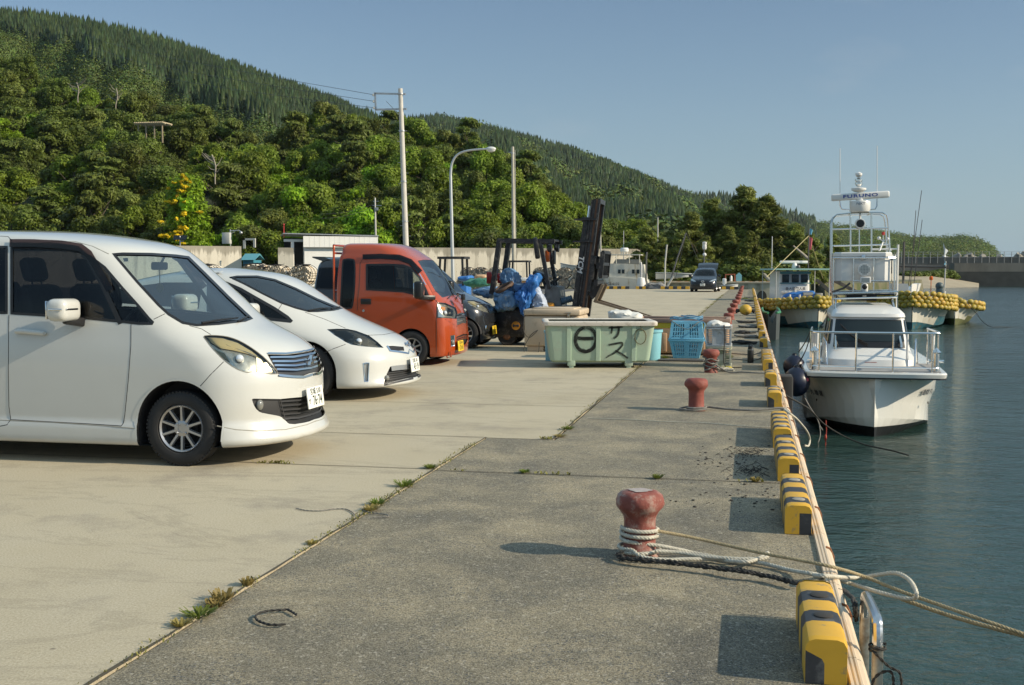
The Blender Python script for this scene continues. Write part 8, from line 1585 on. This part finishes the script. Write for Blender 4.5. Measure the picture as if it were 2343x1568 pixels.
bt4 = thing('skiff', 'dark green work skiff against the quay beside the canopy fishing boat', 'skiff', (1.1, 50, WZ)); mb = MB(); mb.loft([[(.92+x*w_, y, WZ+z-.15) for x, z in ((-.34, 1.25), (-.3, .1), (.3, .1), (.34, 1.25), (.3, 1.2), (0, .8), (-.3, 1.2))] for y, w_ in ((47.4, .5), (48.2, 1.), (52, 1.1), (53.5, 1.))]); obj('hull', mb, M('skiff_dark', (.05, .06, .06), .6), bt4); mb = MB()
for sg in (-1, 1): mb.tube([(.92+sg*.33*w_, y, WZ+1.1) for y, w_ in ((47.4, .5), (48.2, 1.), (52, 1.1), (53.5, 1.))], .05)
obj('gunwale', mb, M('skiff_green', (.04, .2, .09), .5), bt4)
FLOAT0.location = bp(f3, (.2, -.1, 1.3)); FLOAT0['label'] = 'one of the faded floats round the small rightmost fishing boat'; FLOAT0['group'] = 'faded floats round the small fishing boat'
# ---- far side of the harbour: pier, rock bank, beach, breakwater, boats ashore, tube bundles
PIERC = M('pier_cream_concrete', (.50, .43, .30), .85, var=.12, vs=1.5, dirt=(.2, .17, .11), damt=.3, ds=1.2, stretch=(1, 1, .4))
t = thing('pier', 'cream concrete pier with arched recesses across the harbour end', 'pier', (-5, 106, 0)); mb = MB(); mb.boxb((-14.6, 104.5, -3), (2.35, 109, .45)); obj('pier_body', mb, PIERC, t, smooth=0); mb = MB(); mb.boxb((-14.8, 104.4, .452), (2.45, 105.3, .60)); obj('edge_beam', mb, M('pier_edge_cream', (.56, .46, .32), .7), t, smooth=0)
for k in range(8): mb = MB(); x = -12.9+k*2.0; mb.loft([[(x+.42*cos(a), 104.49, -.75+.55*max(sin(a), -.0)) if 0 <= i <= 8 else (x, 104.49, -.75) for i, a in enumerate([pi*j/8 for j in range(9)])]+[(x-.42, 104.49, -2.), (x+.42, 104.49, -2.)], [(x+.42*cos(a), 104.47, -.75+.55*max(sin(a), 0)) for a in [pi*j/8 for j in range(9)]]+[(x-.42, 104.47, -2.), (x+.42, 104.47, -2.)]]); obj('recess_shade', mb, M('recess_shade_dark', (.05, .045, .035), .9), t, smooth=0)  # flat dark arches on the face: shade of the recesses put into colour
def farkerb(x0, x1, y, z, label, h=.2, dx=0.): 
    t = thing('kerb_strip', label, 'kerb', ((x0+x1)/2, y, z)); mb = MB(); n = max(4, int((x1-x0)/.33)); 
    for i in range(n): mb.m = i % 2; a = x0+(x1-x0)*i/n; b = x0+(x1-x0)*(i+1)/n; mb.boxb((a+.001, y+dx*(a-x0), z), (b, y+.2+dx*(a-x0), z+h), .02)
    obj('stripes', mb, [YEL if z < .3 else M('kerb_white', (.6, .5, .34), .7), BLK if z < .3 else M('kerb_rust', (.45, .18, .04), .6)], t, smooth=0)
for (u0, u1, lab) in ((1228, 1285, 'far striped kerb left of the forklift mast'), (1385, 1440, 'far striped kerb before the white cabin boat'), (1455, 1485, 'short far striped kerb right of the white cabin boat'), (1512, 1578, 'far striped kerb just left of the dark wagon'), (1652, 1690, 'far striped kerb just right of the dark wagon')): farkerb(AY(u0, 600, 97.3).x, AY(u1, 600, 97.3).x, 97.3, .0, lab, .24)
for (u0, u1, lab) in ((1395, 1500, 'low rust striped kerb on the pier behind the masts'), (1520, 1575, 'rust striped kerb on the pier left of the wagon'), (1668, 1722, 'rust striped kerb on the pier right of the wagon'), (1728, 1762, 'rust striped kerb at the right end of the pier')): farkerb(AY(u0, 600, 105).x, AY(u1, 600, 105).x, 105.4, .451, lab, .18)
# land under the pines with a rock bank to the water
ROCK = M('bank_rock', (.17, .14, .11), .9, var=.35, vs=1.2, bump=.8, bs=9, rnd=.25, dirt=(.08, .075, .06), damt=.3, ds=2)
mb = MB(); P = [(-14.4, 109.01), (2.2, 109.01), (5.5, 112), (9, 118), (14, 130), (20, 150), (26, 185), (-14.4, 185)]; mb.loft([[(x*(1.02 if x > 0 else 1), y, -2.5) for x, y in P], [(x, y, .3) for x, y in P]]); struct('spit_ground', mb, EARTH)
b = bmesh.new(); bmesh.ops.create_icosphere(b, subdivisions=2, radius=1)
from mathutils import noise as mn
RP = []
for k in range(4):
    mb = MB(); bb = b.copy()
    for v in bb.verts: v.co *= 1+.45*mn.noise(v.co*1.1+Vector((k*7, 0, 0)))+.2*mn.noise(v.co*3+Vector((0, k*5, 0)))
    mb.bm(bb); bb.free(); RP.append(tag(obj('boulder', mb, ROCK, smooth=30), 'x', 'rock'))
k = 0
for (u, v, y, s_) in [(1770+random.uniform(-5, 140), 0, 0, 0) for _ in range(95)]:
    f = (u-1765)/140; row = random.random(); y = 107+f*12+row*3.5; z = -1.5+row*1.9+random.uniform(-.2, .2); s_ = random.uniform(.35, .85); o = RP[k % 4] if k < 4 else dup(RP[k % 4])
    p = AY(u, 600, y); o.location = (p.x, y, z); o.rotation_euler = (random.uniform(0, 6), random.uniform(0, 6), random.uniform(0, 6)); o.scale = (s_*random.uniform(.8, 1.5), s_*random.uniform(.8, 1.3), s_*random.uniform(.6, 1.)); o['label'] = 'one of the brown rocks piled on the bank behind the canopy fishing boat'; o['group'] = 'rocks of the bank under the pines'; k += 1
t = thing('slipway', 'leaning brown concrete slabs on the rock bank', 'slab', (11, 116, 0))
for q, (u0, v0, u1, v1, y) in enumerate(((1868, 640, 1905, 672, 113), (1880, 652, 1925, 690, 111.5), (1905, 640, 1990, 684, 114))): mb = MB(); a = AY(u0, v0, y); c = AY(u1, v1, y); mb.bar(a, c, 1.4, .3); obj('slab', mb, ROCK, t, smooth=0)
# undergrowth on the spit
bs_ = tree_proto('shrub', 'bush', 2.2, 1.9, 5000, .2, LF_PINE, 'x', 'shrub'); k = 0
for (u, y, s_) in ((1478, 112, .9), (1500, 114, .7), (1530, 111, .8), (1560, 113, .9), (1590, 111, .7), (1625, 112, .9), (1655, 113, 1.), (1690, 112, 1.1), (1715, 111, 1.), (1740, 112, 1.1), (1765, 113, 1.1), (1790, 114, 1.), (1815, 116, 1.), (1840, 118, .9), (1870, 121, .9), (1895, 126, .9), (1550, 118, 1.3), (1610, 119, 1.3), (1670, 119, 1.4), (1730, 119, 1.4), (1780, 121, 1.3), (1830, 124, 1.2)):
    o = bs_ if k == 0 else dup(bs_); o.location = (AY(u, 600, y).x, y, .1); o.rotation_euler = (0, 0, k); o.scale = (s_*1.2, s_*1.2, s_); o['label'] = 'low shrub under the pines, %s' % ('left of the wagon' if u < 1580 else 'behind the wagon' if u < 1660 else 'above the pier end' if u < 1765 else 'above the rock bank'); o['group'] = 'shrubs under the pines'; k += 1
t = thing('driftwood', 'grey fallen trunk leaning at the foot of the pines right of the wagon', 'log', AY(1760, 640, 108)); mb = MB(); mb.tube([AY(1733, 615, 110), AY(1750, 630, 109), AY(1764, 645, 108)], [.1, .16, .18], 8); obj('trunk', mb, DEADW, t)
t = thing('dead_tree', 'pale bare branch among the pines over the canopy boat', 'dead tree', AY(1850, 600, 112)); mb = MB(); mb.tube([AY(1815, 563, 113), AY(1835, 580, 113), AY(1848, 592, 113)], [.08, .13, .16], 8); obj('trunk', mb, DEADW, t)
# beach and breakwater
SAND = M('sand', (.32, .27, .19), .95, var=.12, vs=.3); mb = MB()
P = [AY(2110, 600, 215).x, AY(2200, 600, 226).x, AY(2500, 600, 232).x]
mb.add([(18, 196, -1.5), (AY(2130, 655, 206).x, 206, -1.35), (AY(2240, 655, 222).x, 222, -1.38), (AY(2560, 655, 229).x, 231, -1.42), (AY(2560, 640, 237).x, 237, -1.2), (AY(2240, 640, 236).x, 236, -.7), (AY(2120, 635, 232).x, 232, 1.0), (AY(2030, 640, 230).x, 230, 1.2), (14, 215, .6)], [(0, 1, 8), (1, 7, 8), (1, 2, 6, 7), (2, 5, 6)]); struct('beach', mb, SAND)
BRK = M('breakwater_concrete', (.2, .18, .15), .9, var=.2, vs=.25, dirt=(.13, .12, .10), damt=.3, ds=.15, stretch=(1, 1, .3)); BRKD = M('breakwater_wet', (.07, .068, .06), .9, var=.3, vs=.3)
t = thing('breakwater', 'long grey breakwater wall with a dark lower band and wire fence, far right', 'breakwater', (60, 238, 0)); y = 236.5; z_ = lambda v: AY(2200, v, y).z
x0, x1 = AY(2184, 600, y).x, AY(2640, 600, y).x; mb = MB(); mb.boxb((x0, y, z_(622)), (x1, y+6, z_(602))); mb.boxb((AY(2030, 600, 244).x, 243, -1), (x0+.5, 246, z_(604)-.05)); obj('wall', mb, BRK, t, smooth=0)
mb = MB(); mb.boxb((x0+.02, y+.02, -1.5), (x1, y+5.8, z_(622))); obj('wet_base', mb, BRKD, t, smooth=0); mb = MB(); mb.boxb((AY(2030, 600, 244).x, y+7, z_(604)-.2), (x1, y+7.8, z_(587))); obj('parapet', mb, BRK, t, smooth=0)
mb = MB(); K = 34; xa, xb = AY(2050, 600, 240).x, x1
for k in range(K): x = xa+(xb-xa)*k/(K-1); mb.tube([(x, y+6.8, z_(602)), (x, y+6.8, z_(575))], .06, 5)
for v in (575.5, 581, 588): mb.tube([(xa, y+6.8, z_(v)), (xb, y+6.8, z_(v))], .03, 4)
obj('fence', mb, M('fence_grey', (.3, .31, .31), .6), t)
TET = M('armour_block', (.28, .26, .22), .9, var=.2, vs=.6); mb = MB()
for d in ((0, 0, 1), (.94, 0, -.33), (-.47, .82, -.33), (-.47, -.82, -.33)): mb.tube([(0, 0, 0), tuple(2.1*c for c in d)], [.75, .5], 10)
T0 = obj('armour_block', mb, TET, smooth=40); tag(T0, 'x', 'armour block')
for k, u in enumerate((2176, 2186, 2200, 2215, 2226, 2238, 2262, 2276, 2290, 2305, 2318, 2332, 2346, 2360)):
    o = T0 if k == 0 else dup(T0); p = AY(u, 600, 250); o.location = (p.x, 250, z_(590)-.9+random.uniform(-.4, .5)); o.rotation_euler = (random.uniform(0, 6), random.uniform(0, 6), random.uniform(0, 6)); o.scale = (random.uniform(.8, 1.1),)*3; o['label'] = 'one of the concrete armour blocks showing over the breakwater parapet'; o['group'] = 'armour blocks behind the breakwater'
for k, (u, y_, s_) in enumerate(((2085, 228, .9), (2105, 229, .8), (2125, 231, .9), (2145, 232, .8), (2160, 234, 1.1), (2175, 234, .7))): o = dup(bs_); o.location = (AY(u, 600, y_).x, y_, .2); o.scale = (s_*1.3, s_*1.3, s_*.8); o['label'] = 'scrubby bush on the sand below the breakwater'; o['group'] = 'bushes on the beach'
# boats and gear ashore
def shore_hull(name, label, u0, u1, vt, vb, y, mat, rise=.3, flip=False):
    a, c = AY(u0, vt, y), AY(u1, vb, y); L = c.x-a.x; t = thing(name, label, 'boat', ((a.x+c.x)/2, y, c.z)); mb = MB(); n = 9; R = []
    for i in range(n):
        f = i/(n-1); q = f if not flip else 1-f; w_ = .95*(1-(1-min(1, q*2.2))**2)+.03; sh = rise*(1-q)**2; x = a.x+L*f; h = a.z-c.z
        R.append([(x, y+.95+w_, a.z+sh-.15), (x, y+.95+w_*.8, c.z+h*.3*(1-q)+.05), (x, y+.95, c.z+h*.45*(1-q)**2), (x, y+.95-w_*.8, c.z+h*.3*(1-q)+.05), (x, y+.95-w_, a.z+sh-.15), (x, y+.95-w_*.9, a.z+sh-.18), (x, y+.95+w_*.9, a.z+sh-.18)])
    mb.loft(R); obj('hull', mb, mat, t, smooth=30); mb = MB(); mb.tube([(r[4][0], r[4][1]-.03, r[4][2]) for r in R], .05, 6); obj('gunwale', mb, M('gunwale_grey', (.3, .32, .33), .6), t); return t
shore_hull('skiff', 'white open skiff ashore in front of the sea wall, bow to the left', 1279, 1345, 606, 626, 108, BWHITE); shore_hull('skiff', 'long flat pale skiff lying below the white skiff by the wall', 1237, 1350, 617, 628, 104, M('skiff_pale', (.45, .47, .48), .5), .1)
shore_hull('skiff', 'long white boat ashore left of the dark wagon', 1500, 1590, 621, 640, 101.5, BWHITE, -.1, True); t = shore_hull('skiff', 'small white outboard boat just right of the dark wagon', 1640, 1688, 650, 662, 100, BWHITE, .1, True); mb = MB(); p = AY(1657, 644, 100); mb.box((p.x, 100.6, p.z), (.35, .4, .5), .08); mb.boxb((p.x-.06, 100.4, p.z-.8), (p.x+.06, 100.6, p.z-.2)); obj('outboard_motor', mb, BWHITE, t)
t = thing('cabin_boat', 'old white cabin boat moored at the lot end behind the forklift', 'boat', (-13, 99.8, 0)); Y0_ = 99.5
def cb(u, v, y=99.5): return AY(u, v, y)
mb = MB(); P = [(1378, 648), (1383, 632), (1405, 634), (1480, 640), (1486, 660), (1480, 700), (1378, 700)]; mb.loft([[(cb(*q).x, yy, cb(*q).z) for q in P] for yy in (Y0_, Y0_+2.6)]); obj('hull', mb, HULLF, t, smooth=0)
mb = MB(); P = [(1392, 634), (1393, 603), (1472, 605), (1478, 640)]; mb.loft([[(cb(*q).x, yy, cb(*q).z) for q in P] for yy in (Y0_+.15, Y0_+2.2)]); obj('wheelhouse', mb, HULLF, t, smooth=0)
mb = MB(); P = [(1402, 603), (1408, 593), (1462, 594), (1464, 604)]; mb.loft([[(cb(*q).x, yy, cb(*q).z) for q in P] for yy in (Y0_+.3, Y0_+2.)]); obj('flybridge', mb, M('screen_grey', (.22, .22, .2), .3), t, smooth=0)
mb = MB(); P = [(1388, 584), (1388, 582), (1466, 582), (1466, 584)]; mb.loft([[(cb(*q).x, yy, cb(*q).z) for q in P] for yy in (Y0_+.1, Y0_+2.4)]); obj('sun_roof', mb, HULLF, t, smooth=0)
for u in (1393, 1410, 1440, 1463): mb = MB(); mb.tube([cb(u, 603), cb(u, 583)], .035, 6); obj('roof_post', mb, HULLF, t)
for u in (1417, 1426, 1449, 1460): mb = MB(); a, c = cb(u-3, 617, Y0_+.12), cb(u+3, 626, Y0_+.12); mb.boxb((a.x, Y0_+.1, c.z), (c.x, Y0_+.16, a.z)); obj('window', mb, M('dark_windscreen', (.02, .03, .034), .04), t)
mb = MB(); c = cb(1426, 572); mb.lathe([(.3, -.2), (.38, -.1), (.38, .1), (.3, .2), (.001, .22)], c+Vector((0, 1, 0)), 20); mb.tube([c+Vector((-.25, 1, -.2)), cb(1420, 583)+Vector((0, 1, 0))], .03); mb.tube([c+Vector((.25, 1, -.2)), cb(1432, 583)+Vector((0, 1, 0))], .03); obj('radar_dome', mb, BWHITE, t)
text('hull_number', 'MG2-6132', KANJI, t, (cb(1400, 648).x, Y0_-.02, cb(1400, 650).z), (1, 0, 0), (0, 0, 1), .22, .0, offset=.01)
p = AY(1467, 650, 98.9); t = thing('deck_tank', 'white tapered tank with a grey pipe at the lot end', 'tank', (p.x, 98.9, 0)); mb = MB(); mb.lathe([(.42, -.6), (.40, .5), (.30, .95), (.12, 1.0)], (p.x, 98.9, 0), 18); obj('tank_body', mb, BWHITE, t); mb = MB(); mb.tube([(p.x, 98.9, .9), (p.x, 98.9, 2.0), (p.x-.05, 98.9, 2.3)], .1, 10); obj('pipe', mb, GREYM, t)
def stick(name, label, cat, pts, r, y, mat): P = [AY(u, v, y) for u, v in pts]; return tag(obj(name, (lambda m: (m.tube(P, r, 8), m)[1])(MB()), mat, loc=P[0]), label, cat)
GP = M('post_grey', (.45, .45, .42), .5); stick('mast', 'white mast stepped left of the slanting boom', 'mast', ((1521, 660), (1522, 600), (1526, 560)), .07, 99, GP); stick('boom', 'slanting dark boom rising right from behind the lot end', 'boom', ((1535, 640), (1550, 590), (1570, 533)), .07, 101, M('boom_dark', (.1, .1, .1), .6)); stick('boom', 'white lower spar beside the white mast', 'spar', ((1524, 660), (1541, 632)), .09, 99.5, GP); stick('mast', 'dark mast beside the white tank', 'mast', ((1478, 660), (1479, 590), (1480, 577)), .07, 99, M('boom_dark', (.1, .1, .1), .6))
for u0, v0, u1, v1, lab in ((1570, 533, 1600, 600, 'thin stay right of the slanting boom'), (1570, 535, 1545, 640, 'thin stay left of the slanting boom'), (1480, 578, 1452, 655, 'thin stay down to the cabin boat')): stick('stay', lab, 'wire', ((u0, v0), (u1, v1)), .02, 101, WIRE)
t = thing('signal_mast', 'mast with a white lamp standing behind the wagon', 'mast', AY(1612, 640, 102)); mb = MB(); mb.tube([AY(1611, 640, 102), AY(1611, 570, 102)], .06, 8); mb.bar(AY(1600, 592, 102), AY(1625, 594, 102), .05, .05); obj('mast_pole', mb, M('boom_dark', (.1, .1, .1), .6), t); mb = MB(); c = AY(1612, 562, 102); mb.lathe([(.14, -.35), (.2, -.2), (.17, .1), (.2, .15), (.2, .3), (.001, .34)], c, 14); mb.ball(AY(1612, 583, 102), .17); obj('mast_lamp', mb, BWHITE, t)
t = thing('rack', 'red steel frame with white bottles on the pier right of the wagon', 'rack', AY(1672, 640, 106)); mb = MB(); mb.tube([AY(1660, 648, 106), AY(1660, 629, 106), AY(1681, 628, 106), AY(1681, 648, 106)], .06, 6); obj('rack_frame', mb, M('frame_red', (.35, .09, .05), .6), t); mb = MB(); mb.lathe([(.12, -.4), (.12, .2), (.04, .35)], AY(1673, 639, 106), 10); obj('bottle', mb, BWHITE, t)
t = thing('bait_bin', 'light blue hut-shaped bin on the pier', 'bin', AY(1691, 640, 106)); mb = MB(); a, c = AY(1684, 630, 106), AY(1697, 646, 106); mb.loft([[(a.x, yy, c.z), (c.x, yy, c.z), (c.x, yy, a.z), ((a.x+c.x)/2, yy, a.z+.25), (a.x, yy, a.z)] for yy in (106, 106.6)]); obj('bin_body', mb, LBL, t, smooth=0)
lump([(1476, 655), (1485, 648), (1500, 650), (1512, 648), (1520, 655), (1520, 662), (1476, 662)], 98.6, .6, 'net_heap', 'grey nets and boxes heaped at the lot end by the masts', 'net', M('net_grey', (.2, .2, .2), .9, var=.4, vs=9), .12, 2, seed=31)
t = thing('harbour_building', 'low dark grey building over the sea wall behind the forklift mast', 'building', (-30, 150, 3)); y = 150; a, c = AY(1310, 566, y), AY(1402, 590, y); mb = MB(); mb.boxb((a.x, y, c.z-2), (c.x, y+5, a.z)); obj('wall', mb, M('dark_cladding', (.05, .055, .06), .6), t, smooth=0); a2 = AY(1360, 555, y); mb = MB(); mb.boxb((a2.x, y-.2, a.z+.005), (c.x+.3, y+5.2, a2.z)); mb.boxb((a2.x+.4, y-.05, c.z-2), (c.x-.1, y-.01, a.z)); obj('roof_block', mb, M('grey_cladding', (.17, .19, .21), .6), t, smooth=0)
t = thing('brick_hut', 'small orange-brown hut behind the sea wall right of the grey building', 'hut', AY(1410, 570, 146)); a, c = AY(1398, 563, 146), AY(1422, 590, 146); mb = MB(); mb.boxb((a.x, 146, c.z-1.5), (c.x, 149, a.z)); obj('wall', mb, M('hut_orange', (.4, .2, .1), .8, var=.15), t, smooth=0); mb = MB(); mb.boxb((a.x+.35, 145.95, a.z-.9), (a.x+.75, 146, a.z-.4)); mb.boxb((c.x-.75, 145.95, a.z-.9), (c.x-.35, 146, a.z-.4)); obj('window', mb, DARK, t, smooth=0)
# bundles of white plastic tubes (oyster gear)
TUBE = M('white_tube', (.62, .56, .46), .5, var=.18, vs=2.5, rnd=.1, dirt=(.45, .3, .13), damt=.25, ds=2); TUBI = M('tube_mouth', (.52, .47, .39), .6, var=.2, vs=6); NETB = M('black_net', (.015, .015, .017), .85)
def bundle(seed):
    rnd = random.Random(seed); mb = MB(); r = .052; P = []
    for i in range(-6, 7):
        for j in range(-5, 6):
            x = (i+.5*(j % 2))*r*2.08; z = j*r*1.82
            if (x/.56)**2+(z/.44)**2 < 1: P.append((x+rnd.uniform(-.012, .012), z+rnd.uniform(-.012, .012)))
    for x, z in P:
        y0 = rnd.uniform(-.10, .06); ax_, az_ = rnd.uniform(-.05, .05), rnd.uniform(-.05, .05); n = 8; A = [2*pi*k/n for k in range(n)]
        ring = lambda q, y: [(x+q*cos(a)+ax_*(y-y0), y, .46+z+q*sin(a)+az_*(y-y0)) for a in A]
        mb.loft([ring(r, y0+1.0), ring(r, y0), ring(r*.8, y0-.004)], True, (False, False), 0); mb.loft([ring(r*.8, y0-.004), ring(r*.74, y0+.05)], True, (False, True), 1)
    o = obj('tube_bundle', mb, [TUBE, TUBI], smooth=50); mb = MB(); Q = []
    for k in range(3): yy = .1+.3*k; mb.tube([(.6*cos(a), yy, .46+.49*sin(a)) for a in [2*pi*i/20 for i in range(20)]], .012, 5, closed=True)
    for k in range(7): x = rnd.uniform(-.45, .45); mb.box((x, rnd.uniform(0, .5), .46+.45*math.sqrt(max(.05, 1-(x/.6)**2))), (rnd.uniform(.1, .3), rnd.uniform(.2, .5), .02), .008, rot=Matrix.Rotation(rnd.uniform(-.5, .5), 3, 'Y'))
    obj('net_wrap', mb, NETB, o, local=True); return o
BN = [bundle(k) for k in range(3)]; k = 0
xa, xb = AY(432, 600, 45).x, AY(738, 600, 45).x; NB = int((xb-xa)/1.12)
def put_b(loc, sc, lab, grp):
    global k
    o = BN[k] if k < 3 else dup(BN[k % 3]); o.location = loc; o.scale = (sc,)*3; o.rotation_euler = (0, random.uniform(-.3, .3), random.uniform(-.12, .12)); o['label'] = lab; o['category'] = 'tube bundle'; o['group'] = grp; k += 1
for row in (0, 1):
    for i in range(NB):
        if row == 1 and i in (1,): continue
        put_b((xa+1.12*(i+.5*row)+random.uniform(-.08, .08), 45+random.uniform(-.2, .2)+.15*row, .87*row), random.uniform(.96, 1.06), ('upper' if row else 'lower')+' bundle of white plastic tubes stacked behind the white hatchback', 'tube bundles behind the hatchback')
for yy, u0, u1, rows in ((92, 1060, 1125, 2), (95, 1130, 1240, 1), (97, 1225, 1335, 2)):
    x = AY(u0, 600, yy).x
    while x < AY(u1, 600, yy).x:
        for row in range(rows): put_b((x+.3*row, yy, .87*row), 1.05, 'distant bundle of white tubes in the long low stack before the sea wall', 'far tube bundles before the sea wall')
        x += 1.15
# sea air
hz = bpy.data.materials.new('sea_haze'); hz.use_nodes = True; n, l = nt(hz); n.clear(); out = n.new('ShaderNodeOutputMaterial'); pv = n.new('ShaderNodeVolumePrincipled'); pv.inputs['Color'].default_value = (.78, .87, .95, 1); pv.inputs['Density'].default_value = .00004; pv.inputs['Anisotropy'].default_value = .2; l.new(pv.outputs[0], out.inputs['Volume'])
mb = MB(); mb.boxb((-1400, -60, -8), (1500, 2600, 330)); o = obj('haze', mb, hz, smooth=0); tag(o, kind='stuff'); SC.cycles.volume_bounces = 0; SC.cycles.volume_step_rate = 4; SC.cycles.volume_max_steps = 64
